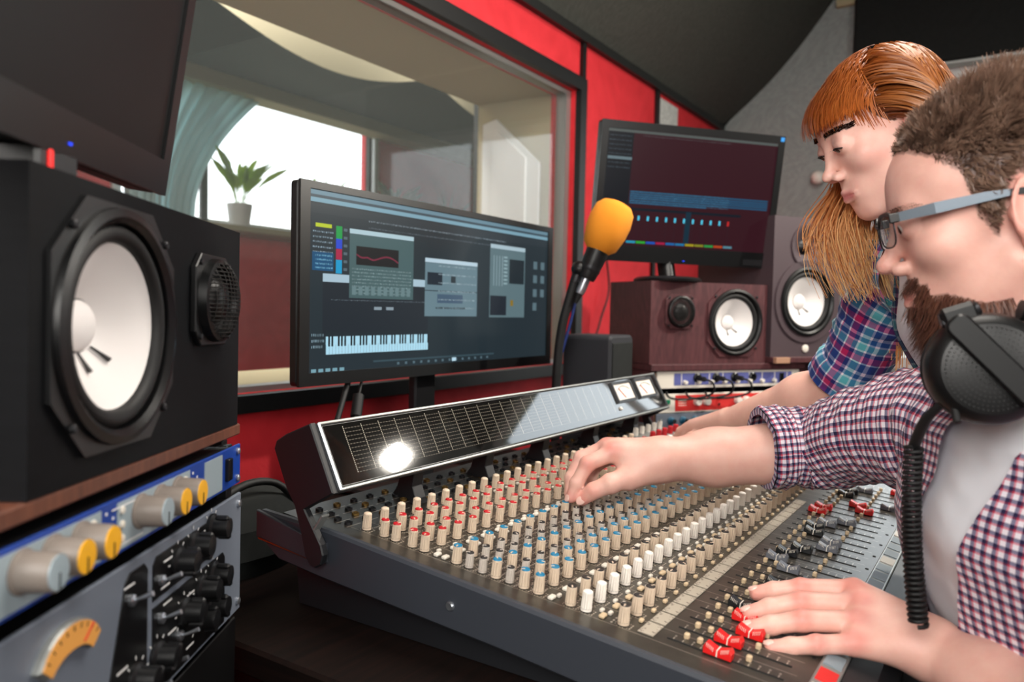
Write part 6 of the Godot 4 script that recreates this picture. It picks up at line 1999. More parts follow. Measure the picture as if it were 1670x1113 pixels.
# body cloth: rings [centre, half width, half depth front, half depth back], facing forward; covers angles from..to round from the front
func body_cloth(rings: Array, fwd: Vector3, from_deg: Array, to_deg: Array, lift: float, seed_: int, amp: float) -> ArrayMesh:
	var left := Vector3.UP.cross(fwd).normalized()
	var fn := FastNoiseLite.new(); fn.seed = seed_; fn.frequency = 1.0
	var s := Shape.new()
	var segs := 72
	var per := 10
	var rows := (rings.size() - 1) * per + 1
	var y0: float = rings[0][0].y
	for i in rows:
		var u := float(i) / per
		var k := mini(int(u), rings.size() - 2)
		var t := u - k
		var st := t * t * (3 - 2 * t)
		var c: Vector3 = (rings[k][0] as Vector3).lerp(rings[k + 1][0], t)
		var hw := lerpf(rings[k][1], rings[k + 1][1], st)
		var hf := lerpf(rings[k][2], rings[k + 1][2], st)
		var hb := lerpf(rings[k][3], rings[k + 1][3], st)
		var fa := deg_to_rad(lerpf(from_deg[k], from_deg[k + 1], t)); var ta := deg_to_rad(lerpf(to_deg[k], to_deg[k + 1], t))
		for j in segs + 1:
			var a := lerpf(fa, ta, float(j) / segs)
			var cs := cos(a); var sn := sin(a)
			var dir := fwd * cs * (hf if cs > 0 else hb) + left * sn * hw
			var n := fn.get_noise_3dv(Vector3(cs * 1.6, sn * 1.6, c.y * 9.0)) + 0.5 * fn.get_noise_3dv(Vector3(cs * 4, sn * 4, c.y * 22.0))
			var o := dir.normalized()
			s.vert(c + dir + o * (lift + amp * n), o, Vector2(a * 0.17, y0 - c.y))
	var cols := segs + 1
	for i in rows - 1:
		for j in segs:
			var a := i * cols + j
			var b := a + cols
			s.ix.append_array([a, b + 1, b, a, a + 1, b + 1])
	return renormal(s, cols, rows)

func piecewise(x: float, table: Array) -> float:
	for i in table.size() - 1:
		if x >= table[i][0] and x <= table[i + 1][0]: return lerpf(table[i][1], table[i + 1][1], (x - table[i][0]) / (table[i + 1][0] - table[i][0]))
	return table[0][1] if x < table[0][0] else table[-1][1]

func man_scalp(p: Vector3) -> float:
	# positive where hair grows: height above the hair line
	return p.y - piecewise(p.z, [[-0.2, -0.07], [-0.05, -0.06], [-0.03, 0.0], [-0.008, 0.034], [0.004, 0.02], [0.014, -0.02], [0.026, 0.0], [0.034, 0.045], [0.055, 0.066], [0.075, 0.08], [0.1, 0.084]])

func in_beard(p: Vector3) -> bool:
	var ax := absf(p.x)
	if p.z < 0.0: return false
	if p.y < -0.081 and p.y > -0.125 and p.z > 0.01: return true
	if ax < 0.034 and ax > 0.022 and p.y < -0.055 and p.z > 0.04: return true
	if ax < 0.026 and p.y > -0.0595 and p.y < -0.0465 and p.z > 0.07: return true
	if ax < 0.012 and p.y < -0.0765 and p.z > 0.07: return true
	return ax > 0.022 and p.z > 0.012 and p.y > -0.125 and p.y < lerpf(-0.092, -0.066, clampf((p.z - 0.012) / 0.05, 0, 1))

func build_man(jobs: Dictionary) -> void:
	var who := thing("person", "bearded man with glasses in an open red and navy checked shirt, hands on the console", "person")
	var base := lin(0.905, 0.715, 0.655); var deep := lin(0.82, 0.56, 0.51)
	var hs: Shape = jobs.man_head[0].out
	var plain := skin_tint(base, deep, 5)
	var fn := FastNoiseLite.new(); fn.seed = 2; fn.frequency = 1.0
	tint(hs, func(p: Vector3, n: Vector3) -> Color:
		var c: Color = plain.call(p, n)
		# lips, redder nose and ears, shaven scalp and stubble are colours of the skin itself
		var lip := clampf(1.0 - absf(p.y + 0.0685) / 0.0095, 0, 1) * clampf((0.025 - absf(p.x)) * 120.0, 0, 1) * clampf((p.z - 0.078) * 200.0, 0, 1)
		c = c.lerp(lin(0.74, 0.42, 0.4), lip * 0.85)
		c = c.lerp(lin(0.86, 0.5, 0.46), 0.35 * clampf(1.0 - p.distance_to(Vector3(0, -0.032, 0.105)) / 0.022, 0, 1))
		if absf(p.x) > 0.073: c = c.lerp(lin(0.86, 0.52, 0.47), 0.4)
		var sc := man_scalp(p)
		if sc > -0.004: c = c.lerp(lin(0.3, 0.215, 0.18), clampf(0.55 + sc * 25.0 + 0.25 * fn.get_noise_3dv(p * 600.0), 0, 0.92))
		if in_beard(p): c = c.lerp(lin(0.35, 0.22, 0.18), 0.7)
		return c)
	# hair, beard and brows as strands rooted on the head
	var hair := Shape.new(); hair.colored = true
	var beard := Shape.new(); beard.colored = true
	var brow := Shape.new(); brow.colored = true
	var r := RandomNumberGenerator.new(); r.seed = 31
	for i in hs.v.size():
		var p := hs.v[i]; var n := hs.n[i]
		var sc := man_scalp(p)
		if sc > 0.0 and n.dot(p - Vector3(0, -0.02, -0.01)) > 0:
			var top := clampf((p.y - 0.045) / 0.05, 0, 1)
			for k in 2 if top < 0.3 else 4:
				var q := p + Vector3(r.randf() - 0.5, r.randf() - 0.5, r.randf() - 0.5) * 0.003
				var ln := lerpf(0.010, 0.028, top) * r.randf_range(0.65, 1.2) * clampf(0.45 + sc * 30.0, 0.45, 1.0) * lerpf(1.0, 0.55, clampf((p.z - 0.0) / 0.07, 0, 1))
				var tuft := Vector3(fn.get_noise_3dv(p * 70.0), fn.get_noise_3dv(p * 70.0 + Vector3(9, 0, 0)), fn.get_noise_3dv(p * 70.0 + Vector3(0, 9, 0)))
				var flow := (n * lerpf(0.45, 1.1, top) + Vector3(p.x * 3.0, lerpf(-0.5, 0.6, top), -0.4 + (0.12 if p.z > 0.05 else 0.0)) + tuft * 1.1 + Vector3(r.randf() - 0.5, r.randf() - 0.5, r.randf() - 0.5) * 0.5).normalized()
				var bend := (Vector3(0, -0.2, -0.3) + tuft * 0.8) * ln * 0.4
				var tone := r.randf()
				var c0 := lin(0.27, 0.19, 0.155).lerp(lin(0.46, 0.35, 0.29), tone)
				strand(hair, [q - n * 0.001, q + flow * ln * 0.5, q + flow * ln + bend], 0.00075, 0.00015, n, c0, c0.lerp(lin(0.66, 0.54, 0.46), 0.4))
		elif in_beard(p) and r.randf() < 0.95:
			for k in 2:
				var q := p + Vector3(r.randf() - 0.5, r.randf() - 0.5, r.randf() - 0.5) * 0.003
				var chin := clampf((-0.06 - p.y) / 0.04, 0, 1)
				var ln := lerpf(0.008, 0.02, chin) * r.randf_range(0.6, 1.2)
				var flow := (n * 0.55 + Vector3(p.x * 4.0, -0.9, 0.1) + Vector3(r.randf() - 0.5, r.randf() - 0.5, r.randf() - 0.5) * 0.6).normalized()
				var c0 := lin(0.24, 0.14, 0.11).lerp(lin(0.42, 0.27, 0.21), r.randf())
				strand(beard, [q - n * 0.001, q + flow * ln * 0.6, q + flow * ln + Vector3(0, -0.15, 0.1) * ln], 0.0006, 0.00015, n, c0, c0)
		elif absf(absf(p.x) - 0.034) < 0.021 and absf(p.y - (0.0215 - 0.15 * maxf(0.0, absf(p.x) - 0.04))) < 0.0036 and p.z > 0.05:
			for k in 2:
				var q := p + Vector3(r.randf() - 0.5, r.randf() - 0.5, r.randf() - 0.5) * 0.002
				var flow := (n * 0.4 + Vector3(signf(p.x), 0.1, -0.2)).normalized()
				strand(brow, [q - n * 0.0005, q + flow * 0.0035, q + flow * 0.007], 0.0004, 0.0001, n, lin(0.34, 0.23, 0.18), lin(0.4, 0.28, 0.22))
	var limbs: Shape = jobs.man_arms[0].out
	var rh: Shape = jobs.man_right[0].out
	var lh: Shape = jobs.man_left[0].out
	var arm_tint := skin_tint(lin(0.915, 0.73, 0.67), lin(0.86, 0.6, 0.55), 9)
	tint(limbs, arm_tint)
	var red := lin(0.84, 0.47, 0.43)
	tint(rh, hand_tint(arm_tint, [[Vector3(0.2987, 0.9697, -0.1582), 0.02], [Vector3(0.2734, 0.9461, -0.1860), 0.016], [Vector3(0.3166, 0.9741, -0.1769), 0.02], [Vector3(0.2592, 0.8972, -0.2040), 0.018], [Vector3(0.2639, 0.8962, -0.1876), 0.018], [Vector3(0.2684, 0.9099, -0.1726), 0.014]], red))
	tint(lh, hand_tint(arm_tint, [[Vector3(0.1570, 0.8852, 0.1893), 0.022], [Vector3(0.1383, 0.8780, 0.1978), 0.02], [Vector3(0.1157, 0.8684, 0.2005), 0.02], [Vector3(0.0910, 0.8536, 0.2005), 0.02], [Vector3(0.1472, 0.8783, 0.1383), 0.016], [Vector3(0.1210, 0.8725, 0.1443), 0.016], [Vector3(0.0954, 0.8633, 0.1516), 0.016], [Vector3(0.0768, 0.8496, 0.1699), 0.015], [Vector3(0.1392, 0.8610, 0.0944), 0.016], [Vector3(0.1067, 0.8496, 0.0967), 0.016], [Vector3(0.0814, 0.8437, 0.1042), 0.016], [Vector3(0.0646, 0.8369, 0.1303), 0.014]], red))
	var body := join([moved(hs, man_head), limbs, rh, lh])
	part(who, "body", body.done(), M.skin)
	split_brows(who, brow, man_head)
	for q in [["hair", hair], ["beard", beard]]:
		part(who, q[0], moved(q[1], man_head).done(), M.strands)
	eyes(who, man_head, Vector3(0.0, -0.35, 1.0), 0.0122)
	var up := Vector3(0.05, 1.0, -0.1)
	nails(who, [
		[Vector3(0.1392, 0.8610, 0.0944), Vector3(0.1434, 0.8662, 0.1115), up, 0.0082], [Vector3(0.1067, 0.8496, 0.0967), Vector3(0.1141, 0.8574, 0.1149), up, 0.0086],
		[Vector3(0.0814, 0.8437, 0.1042), Vector3(0.0894, 0.8496, 0.1234), up, 0.0084], [Vector3(0.0646, 0.8369, 0.1303), Vector3(0.0722, 0.8398, 0.1471), up, 0.0075],
		[Vector3(0.2601, 0.8970, -0.2044), Vector3(0.2667, 0.9169, -0.1995), Vector3(-0.7, 0.3, -0.5), 0.0082], [Vector3(0.2665, 0.8954, -0.1889), Vector3(0.2719, 0.9090, -0.1744), Vector3(-0.5, 0.5, 0.6), 0.0092]])
	# clothes
	var fwd := Vector3(-0.6, 0, -0.8).normalized()
	var rings := [
		[Vector3(0.216, 1.118, 0.388), 0.07, 0.062, 0.06], [Vector3(0.21, 1.09, 0.38), 0.14, 0.085, 0.085], [Vector3(0.205, 1.045, 0.37), 0.188, 0.1, 0.105],
		[Vector3(0.205, 0.95, 0.372), 0.2, 0.12, 0.115], [Vector3(0.225, 0.82, 0.4), 0.185, 0.12, 0.115], [Vector3(0.25, 0.68, 0.44), 0.178, 0.125, 0.12], [Vector3(0.262, 0.5, 0.46), 0.18, 0.125, 0.13]]
	part(who, "t_shirt", body_cloth(rings, fwd, [0, 0, 0, 0, 0, 0, 0], [360, 360, 360, 360, 360, 360, 360], 0.0, 4, 0.0095), M.white_jersey)
	part(who, "checked_shirt", body_cloth(rings, fwd, [30, 26, 17, 6, -3, -8, -8], [344, 349, 351, 346, 338, 336, 336], 0.011, 8, 0.006), M.gingham)
	part(who, "collar", body_cloth([[Vector3(0.222, 1.16, 0.395), 0.073, 0.066, 0.062], [Vector3(0.218, 1.13, 0.39), 0.08, 0.072, 0.068], [Vector3(0.212, 1.1, 0.384), 0.115, 0.085, 0.085]], fwd, [70, 62, 52], [300, 308, 318], 0.006, 14, 0.002), M.gingham)
	part(who, "sleeve", sleeve([R_ELBOW.lerp(R_WRIST, 0.36), R_ELBOW.lerp(R_WRIST, 0.16), R_ELBOW + Vector3(-0.012, 0.0, 0.012), R_SHOULDER.lerp(R_ELBOW, 0.5), R_SHOULDER + Vector3(-0.01, -0.01, 0.01), Vector3(0.27, 1.03, 0.31)], [0.054, 0.056, 0.059, 0.066, 0.08, 0.088], 3, 0.009, 0.034), M.gingham)
	part(who, "sleeve", sleeve([L_ELBOW + Vector3(0.005, 0.0, -0.02), L_ELBOW + Vector3(0.004, 0.03, 0.0), L_SHOULDER.lerp(L_ELBOW, 0.5), L_SHOULDER, Vector3(0.12, 1.04, 0.43)], [0.058, 0.06, 0.066, 0.078, 0.088], 6, 0.0065, 0.034), M.gingham)
	for s in [[Vector3(0.17, 0.53, 0.5), Vector3(0.06, 0.55, 0.12), Vector3(0.07, 0.1, 0.16)], [Vector3(0.36, 0.53, 0.42), Vector3(0.33, 0.55, 0.04), Vector3(0.33, 0.1, 0.1)]]:
		part(who, "trouser_leg", tube(smooth_path(s, 8), [0.1, 0.1, 0.098, 0.096, 0.094, 0.09, 0.086, 0.082, 0.08, 0.076, 0.072, 0.068, 0.064, 0.062, 0.06, 0.058, 0.056], 20), M.denim)
		part(who, "shoe", box(Vector3(0.1, 0.1, 0.28), 0.03), M.rubber, at(s[2].x, 0.05, s[2].z - 0.06))
	build_glasses()
	build_headphones()

func split_brows(who: Node3D, brow: Shape, head: Transform3D) -> void:
	for sg in [-1.0, 1.0]:
		var half := Shape.new(); half.colored = true
		half.v = brow.v; half.n = brow.n; half.uv = brow.uv; half.c = brow.c
		var keep := {}
		var v := PackedVector3Array(); var n := PackedVector3Array(); var uv := PackedVector2Array(); var c := PackedColorArray(); var ix := PackedInt32Array()
		for t in range(0, brow.ix.size(), 3):
			if brow.v[brow.ix[t]].x * sg < 0: continue
			for k in 3:
				var i := brow.ix[t + k]
				if not keep.has(i):
					keep[i] = v.size()
					v.append(brow.v[i]); n.append(brow.n[i]); uv.append(brow.uv[i]); c.append(brow.c[i])
				ix.append(keep[i])
		half.v = v; half.n = n; half.uv = uv; half.c = c; half.ix = ix
		part(who, "eyebrow", moved(half, head).done(), M.brow_strands)

func nails(who: Node3D, list: Array) -> void:
	# each: finger end, joint before it, way the back of the finger faces, radius
	var m := mat("nail", Color(0.93, 0.76, 0.71), 0.3)
	var dome := lathe([Vector2(1.0, -0.25), Vector2(0.86, 0.12), Vector2(0.5, 0.26), Vector2(0, 0.3)], 14)
	for q in list:
		var d: Vector3 = (q[0] - q[1]).normalized()
		var up: Vector3 = (q[2] - d * d.dot(q[2])).normalized()
		var b := Basis(d.cross(up) * q[3] * 0.72, up * q[3] * 0.8, -d * q[3] * 0.95)
		part(who, "fingernail", dome, m, Transform3D(b, q[0] + up * q[3] * 0.78 + d * q[3] * 0.12))

func build_glasses() -> void:
	var g := thing("glasses", "thin grey-framed spectacles on the bearded man's nose", "glasses", man_head * at(0, 0.005, 0))
	for s in [-1.0, 1.0]:
		var rim := []
		var outline := PackedVector2Array()
		for k in 29:
			var a := TAU * k / 28.0
			var x: float = cos(a); var y: float = sin(a)
			var q := Vector2(signf(x) * pow(absf(x), 0.7) * 0.0245, signf(y) * pow(absf(y), 0.7) * 0.0165)
			rim.append(Vector3(0.0345 * s + q.x, -0.002 + q.y, 0.1045 - 0.18 * absf(q.x + 0.0345 * s) + 0.001))
			if k < 28: outline.append(q)
		part(g, "rim", tube(rim, 0.00085, 6, false), M.dark_steel)
		part(g, "top_bar", tube(rim.slice(1, 14), [0.0012, 0.0016, 0.002, 0.002, 0.002, 0.002, 0.002, 0.002, 0.002, 0.002, 0.002, 0.0016, 0.0012], 6), M.satin_black)
		part(g, "lens", extrude(outline, 0.0012, 0.0), M.lens_glass, Transform3D(Basis(Vector3.UP, 0.18 * s), Vector3(0.0345 * s, -0.002, 0.0985)))
		var hinge := Vector3(0.0615 * s, 0.0085, 0.0935)
		part(g, "hinge", box(Vector3(0.005, 0.009, 0.01), 0.001), M.satin_black, Transform3D(Basis.IDENTITY, hinge))
		part(g, "temple", bar([hinge, Vector3(0.0715 * s, 0.009, 0.06), Vector3(0.0765 * s, 0.009, 0.02), Vector3(0.079 * s, 0.008, 0.0)], [0.0042, 0.0052, 0.0042, 0.0028], 0.0011), mat("temple_grey", Color(0.42, 0.46, 0.5), 0.35, 0.5))
		part(g, "temple_tip", bar([Vector3(0.079 * s, 0.008, 0.002), Vector3(0.0795 * s, 0.006, -0.02), Vector3(0.078 * s, -0.012, -0.034)], [0.003, 0.003, 0.003], 0.0016), M.plastic_black)
	part(g, "bridge", tube([Vector3(-0.0105, 0.004, 0.1035), Vector3(0, 0.0065, 0.106), Vector3(0.0105, 0.004, 0.1035)], 0.0013, 6), M.dark_steel)

# flat bar through points: half heights per point, half thickness
func bar(pts: Array, hh: Array, ht: float) -> ArrayMesh:
	var s := Shape.new()
	var prev := []
	for k in pts.size():
		var p: Vector3 = pts[k]
		var tan: Vector3 = ((pts[mini(k + 1, pts.size() - 1)] as Vector3) - (pts[maxi(k - 1, 0)] as Vector3)).normalized()
		var side := tan.cross(Vector3.UP).normalized()
		var up := side.cross(tan)
		var q := [p + side * ht + up * hh[k], p - side * ht + up * hh[k], p - side * ht - up * hh[k], p + side * ht - up * hh[k]]
		if k == 0 or k == pts.size() - 1: out_quad(s, q[0], q[1], q[2], q[3], -tan if k == 0 else tan)
		if k > 0:
			for j in 4:
				var o: Vector3 = [up, -side, -up, side][j]
				out_quad(s, prev[j], prev[(j + 1) % 4], q[(j + 1) % 4], q[j], o)
		prev = q
	return s.done()

func build_headphones() -> void:
	var hp := thing("headphones", "large black headphones resting round the bearded man's neck", "headphones")
	var shell := mat("phones_shell", Color(0.035, 0.038, 0.042), 0.4)
	var dots := mat("phones_mesh", Color(0.05, 0.053, 0.057), 0.45)
	var cup := func(c: Vector3, n: Vector3, spin: float) -> void:
		var z := n.normalized()
		var x := Vector3.UP.cross(z).normalized()
		var b := Basis(x, z.cross(x), z) * Basis(Vector3(0, 0, 1), spin)
		var hub := Node3D.new()
		hub.name = "ear_cup"
		hub.transform = Transform3D(b, c)
		hp.add_child(hub, true)
		var up := Transform3D(Basis(Vector3.RIGHT, PI / 2), Vector3.ZERO)
		part(hub, "shell", lathe([Vector2(0.036, -0.03), Vector2(0.045, -0.026), Vector2(0.048, -0.012), Vector2(0.0475, 0.0), Vector2(0.044, 0.008), Vector2(0.038, 0.0115)], 48), shell, up)
		part(hub, "perforated_disc", lathe([Vector2(0.038, 0.011), Vector2(0.03, 0.0132), Vector2(0.018, 0.0146), Vector2(0, 0.0152)], 48), dots, up)
		# rings of small raised studs on the disc
		var st := Shape.new()
		for k in 9:
			var rr := 0.005 + 0.0037 * k
			var cnt := int(TAU * rr / 0.0036)
			for j in cnt:
				var a := TAU * j / cnt
				var q := Vector3(cos(a) * rr, sin(a) * rr, 0.0151 - 2.8 * rr * rr * 0.95)
				lathe_into(st, [Vector2(0.0011, 0.0), Vector2(0.0007, 0.0006), Vector2(0, 0.0007)], 5, true, Transform3D(Basis(Vector3.RIGHT, PI / 2), q))
		var studs := part(hub, "studs", st.done(), shell)
		studs.set_meta("kind", "stuff")
		part(hub, "pad", lathe([Vector2(0.022, -0.045), Vector2(0.034, -0.05), Vector2(0.044, -0.045), Vector2(0.046, -0.035), Vector2(0.04, -0.028)], 40), M.rubber, up)
		part(hub, "yoke", extrude(round_rect(0.021, 0.1, 0.008, 4), 0.006, 0.002), shell, turned(Vector3(0, 0, 1), 24, Vector3(0.004, 0.004, 0.0175)))
		part(hub, "yoke_block", box(Vector3(0.03, 0.018, 0.016), 0.004), shell, at(-0.006, 0.05, -0.004))
		part(hub, "hinge", tube([Vector3(-0.02, 0.046, -0.004), Vector3(0.01, 0.052, -0.004)], 0.006, 12), M.dark_steel)
	var lc := Vector3(0.0568, 1.1239, 0.3014)
	var rc := Vector3(0.335, 1.105, 0.36)
	cup.call(lc, Vector3(-0.93, 0.05, 0.25), 0.35)
	cup.call(rc, Vector3(0.9, 0.0, -0.2), 0.3)
	part(hp, "headband", tube(smooth_path([lc + Vector3(0.02, 0.05, 0.02), lc + Vector3(0.06, 0.035, 0.12), Vector3(0.21, 1.15, 0.48), rc + Vector3(0.0, 0.05, 0.09), rc + Vector3(0.0, 0.05, 0.02)], 8), 0.009, 10), shell)
	# straight lead, then the coiled part hanging in front of the white shirt
	var p0 := Vector3(0.0496, 1.0948, 0.2742)
	var p1 := Vector3(0.0824, 1.0484, 0.2457)
	part(hp, "lead", tube(smooth_path([lc + Vector3(-0.02, -0.045, -0.02), p0, Vector3(0.0615, 1.0777, 0.2572), p1], 8), [0.0032, 0.0032, 0.0032, 0.0032, 0.0032, 0.0032, 0.0032, 0.0032, 0.0032, 0.0033, 0.0034, 0.0036, 0.0038, 0.004, 0.0042, 0.0044, 0.0046, 0.0048, 0.005, 0.005, 0.005, 0.005, 0.005, 0.005, 0.005], 8), M.rubber)
	var p2 := Vector3(0.0810, 0.8852, 0.2560)
	var pts := []
	var turns := 34
	var ax := (p2 - p1).normalized()
	var sd := ax.cross(Vector3(0, 0, 1)).normalized()
	var ot := ax.cross(sd)
	for k in turns * 10 + 1:
		var t := k / float(turns * 10)
		var a := TAU * k / 10.0
		pts.append(p1.lerp(p2, t) + Vector3(0.004, 0, -0.004) * sin(PI * t) + (sd * cos(a) + ot * sin(a)) * 0.0072)
	part(hp, "coiled_lead", tube(pts, 0.0021, 6), M.rubber)

func woman_scalp(p: Vector3) -> float:
	return p.y - piecewise(p.z, [[-0.2, -0.06], [-0.05, -0.05], [-0.03, 0.0], [-0.01, 0.028], [0.012, 0.002], [0.03, 0.016], [0.05, 0.046], [0.08, 0.068], [0.1, 0.07]])

func cubic(g: Array, a: int, t: float) -> Vector3:
	var p0: Vector3 = g[maxi(a - 1, 0)]; var p3: Vector3 = g[mini(a + 2, g.size() - 1)]
	return (g[a] as Vector3).cubic_interpolate(g[a + 1], p0, p3, t)

func build_woman(jobs: Dictionary) -> void:
	var who := thing("person", "red-haired woman in a blue and pink plaid shirt leaning over the console", "person")
	var hs: Shape = jobs.woman_head[0].out
	var plain := skin_tint(lin(0.93, 0.75, 0.69), lin(0.87, 0.63, 0.58), 15)
	tint(hs, func(p: Vector3, n: Vector3) -> Color:
		var c: Color = plain.call(p, n)
		var lip := clampf(1.0 - absf(p.y + 0.0685) / 0.0105, 0, 1) * clampf((0.024 - absf(p.x)) * 120.0, 0, 1) * clampf((p.z - 0.079) * 220.0, 0, 1)
		c = c.lerp(lin(0.7, 0.36, 0.37), minf(1.0, lip * 1.4) * 0.85)
		# blush and eye make-up
		c = c.lerp(lin(0.86, 0.5, 0.47), 0.4 * clampf(1.0 - Vector3(absf(p.x), p.y, p.z).distance_to(Vector3(0.052, -0.02, 0.05)) / 0.03, 0, 1))
		c = c.lerp(lin(0.5, 0.3, 0.27), 0.55 * clampf(1.0 - Vector3(absf(p.x), p.y, p.z).distance_to(Vector3(0.034, 0.011, 0.087)) / 0.014, 0, 1))
		if absf(p.x) > 0.069 and p.z < 0.01: c = c.lerp(lin(0.86, 0.52, 0.47), 0.4)
		if absf(absf(p.x) - 0.034) < 0.0205 and absf(p.y - (0.0265 - 0.2 * maxf(0.0, absf(p.x) - 0.042) - 0.08 * maxf(0.0, 0.03 - absf(p.x)))) < 0.0036 and p.z > 0.05: c = c.lerp(lin(0.2, 0.12, 0.09), 0.85)
		if woman_scalp(p) > 0.0: c = lin(0.34, 0.17, 0.08)
		return c)
	var r := RandomNumberGenerator.new(); r.seed = 71
	var hair := Shape.new(); hair.colored = true
	var brow := Shape.new(); brow.colored = true
	var down := woman_head.basis.inverse() * Vector3.DOWN
	var skull_c := Vector3(0, 0.03, -0.01); var skull_r := Vector3(0.0725, 0.081, 0.087)
	var face_c := Vector3(0, -0.035, 0.028); var face_r := Vector3(0.058, 0.076, 0.062)
	var roots := []
	for i in hs.v.size():
		if woman_scalp(hs.v[i]) > 0.0 and hs.n[i].dot(hs.v[i] - Vector3(0, -0.02, -0.01)) > 0: roots.append(i)
		var p := hs.v[i]
		if absf(absf(p.x) - 0.034) < 0.021 and absf(p.y - (0.0265 - 0.2 * maxf(0.0, absf(p.x) - 0.042) - 0.08 * maxf(0.0, 0.03 - absf(p.x)))) < 0.0034 and p.z > 0.05:
			for k in 3:
				var q := p + Vector3(r.randf() - 0.5, r.randf() - 0.5, r.randf() - 0.5) * 0.002
				var n := hs.n[i]
				var flow := (n * 0.3 + Vector3(signf(p.x), 0.15, -0.25)).normalized()
				strand(brow, [q - n * 0.0005, q + flow * 0.0035, q + flow * 0.0075], 0.0005, 0.00015, n, lin(0.16, 0.09, 0.07), lin(0.2, 0.12, 0.09))
	for k in 6800:
		var i: int = roots[r.randi() % roots.size()]
		var p: Vector3 = hs.v[i]; var n: Vector3 = hs.n[i]
		var edge := r.randf_range(-0.018, 0.018)
		var bang := (p.z + edge > 0.022 and p.y > 0.046 and absf(p.x) < 0.066) or (p.z + edge > -0.03 + absf(p.x) * 0.9 and p.y > 0.085)
		var near_side := p.x > 0.0
		var ln := (clampf((p.y - 0.026) * 1.2, 0.025, 0.1) + maxf(0.0, 0.03 - p.z) * 1.1) * r.randf_range(0.85, 1.1) if bang else r.randf_range(0.28, 0.4)
		if not bang and near_side and p.z < 0.0: ln = r.randf_range(0.2, 0.3)
		var lift := r.randf_range(0.0, 0.007)
		var d: Vector3
		if bang: d = Vector3(p.x * 2.0, 0.15, 1.0)
		elif near_side: d = Vector3(0.6, 0.1, -0.9).lerp(Vector3(0.25, -1.0, -0.1), clampf((0.03 - p.z) / 0.07, 0, 1))
		else: d = Vector3(-0.7, -0.1, -0.75).lerp(Vector3(-0.25, -1.0, -0.1), clampf((0.03 - p.z) / 0.07, 0, 1))
		d = (d.normalized() + n * 0.25 + Vector3(r.randf() - 0.5, r.randf() - 0.5, r.randf() - 0.5) * 0.25).normalized()
		var pts := [p - n * 0.001]
		var q := p
		var step := 0.012 if not bang else 0.009
		var cnt := int(ln / step)
		for j in cnt:
			var t := float(j) / cnt
			var pull := down * (0.10 if bang else (0.10 + 0.3 * t))
			if bang: pull += Vector3(0.01, -0.3, -0.1)
			elif near_side and q.y > -0.02: pull += Vector3(0.02, -0.1, -0.14 if q.z > -0.02 else 0.03)
			elif not near_side and q.y > -0.03: pull += Vector3(-0.02, -0.1, -0.16 if q.z > -0.02 else 0.03)
			d = (d + pull).normalized()
			q += d * step
			for e in [[skull_c, skull_r], [face_c, face_r]]:
				var rel: Vector3 = (q - e[0]) / ((e[1] as Vector3) + Vector3.ONE * (lift + 0.003))
				var m := rel.length()
				if m < 1.0:
					var out := (rel / ((e[1] as Vector3) * (e[1] as Vector3)) * 0.005).normalized()
					q += (q - e[0]) * (1.0 / m - 1.0)
					d = (d - out * minf(0.0, d.dot(out)) * 1.0).normalized()
			pts.append(q)
		var tone := r.randf()
		var root := lin(0.3, 0.14, 0.06).lerp(lin(0.5, 0.25, 0.1), tone)
		var mid := lin(0.66, 0.34, 0.13).lerp(lin(0.78, 0.45, 0.2), tone)
		var tip := lin(0.8, 0.52, 0.27).lerp(lin(0.92, 0.72, 0.46), tone)
		var outw := (pts[pts.size() / 2] as Vector3) - Vector3(0, 0.0, -0.01)
		if bang: strand(hair, pts, 0.001, 0.0004, outw.normalized(), root.lerp(mid, 0.35), mid)
		else: strand(hair, pts, 0.0012, 0.0005, outw.normalized(), root.lerp(mid, 0.3), tip)
	# long locks that fall from the far temple past the chin, in world space
	var locks := Shape.new(); locks.colored = true
	var ga := [Vector3(0.5480, 1.4333, 0.1053), Vector3(0.5363, 1.3640, 0.0927), Vector3(0.4954, 1.2948, 0.0720), Vector3(0.4768, 1.2395, 0.0844), Vector3(0.4705, 1.1813, 0.1158)]
	var gb := [Vector3(0.5828, 1.4180, 0.1415), Vector3(0.5794, 1.3576, 0.1408), Vector3(0.5519, 1.2977, 0.1400), Vector3(0.5327, 1.2436, 0.1512), Vector3(0.5161, 1.1880, 0.1667)]
	for k in 440:
		var u := r.randf()
		var jit := Vector3(r.randf() - 0.5, 0, r.randf() - 0.5) * (0.05 if k % 5 else 0.085)
		var wave := Vector3(r.randf() - 0.5, 0, r.randf() - 0.5) * 0.022
		var clump := fposmod(floorf(u * 9.0) * 0.37, 1.0)
		u = lerpf(u, (floorf(u * 9.0) + 0.5) / 9.0, 0.55)
		var pts := []
		var stop := r.randf_range(0.62, 1.0)
		for j in 13:
			var t := 4.0 * stop * j / 12.0
			var a := mini(int(t), 3)
			var ft := t - a
			var ca := cubic(ga, a, ft); var cb := cubic(gb, a, ft)
			pts.append(ca.lerp(cb, u) + jit * (0.35 + 0.65 * j / 12.0) + wave * sin(j * 0.55 + u * 9.0))
		var tone := r.randf()
		tone = clampf(tone * 0.5 + clump * 0.5, 0, 1)
		var c0 := lin(0.5, 0.22, 0.07).lerp(lin(0.86, 0.5, 0.22), tone)
		strand(locks, pts, 0.0009, 0.0003, Vector3(-0.85, 0.1, 0.5), c0, lin(0.72, 0.4, 0.17).lerp(lin(1.0, 0.87, 0.63), tone))
	part(who, "hair_lock", locks.done(), M.red_hair)
	var arm: Shape = jobs.woman_arm[0].out
	tint(arm, skin_tint(lin(0.925, 0.74, 0.675), lin(0.87, 0.62, 0.56), 19))
	part(who, "body", join([moved(hs, woman_head), arm]).done(), M.skin)
	part(who, "hair", moved(hair, woman_head).done(), M.red_hair)
	split_brows(who, brow, woman_head)
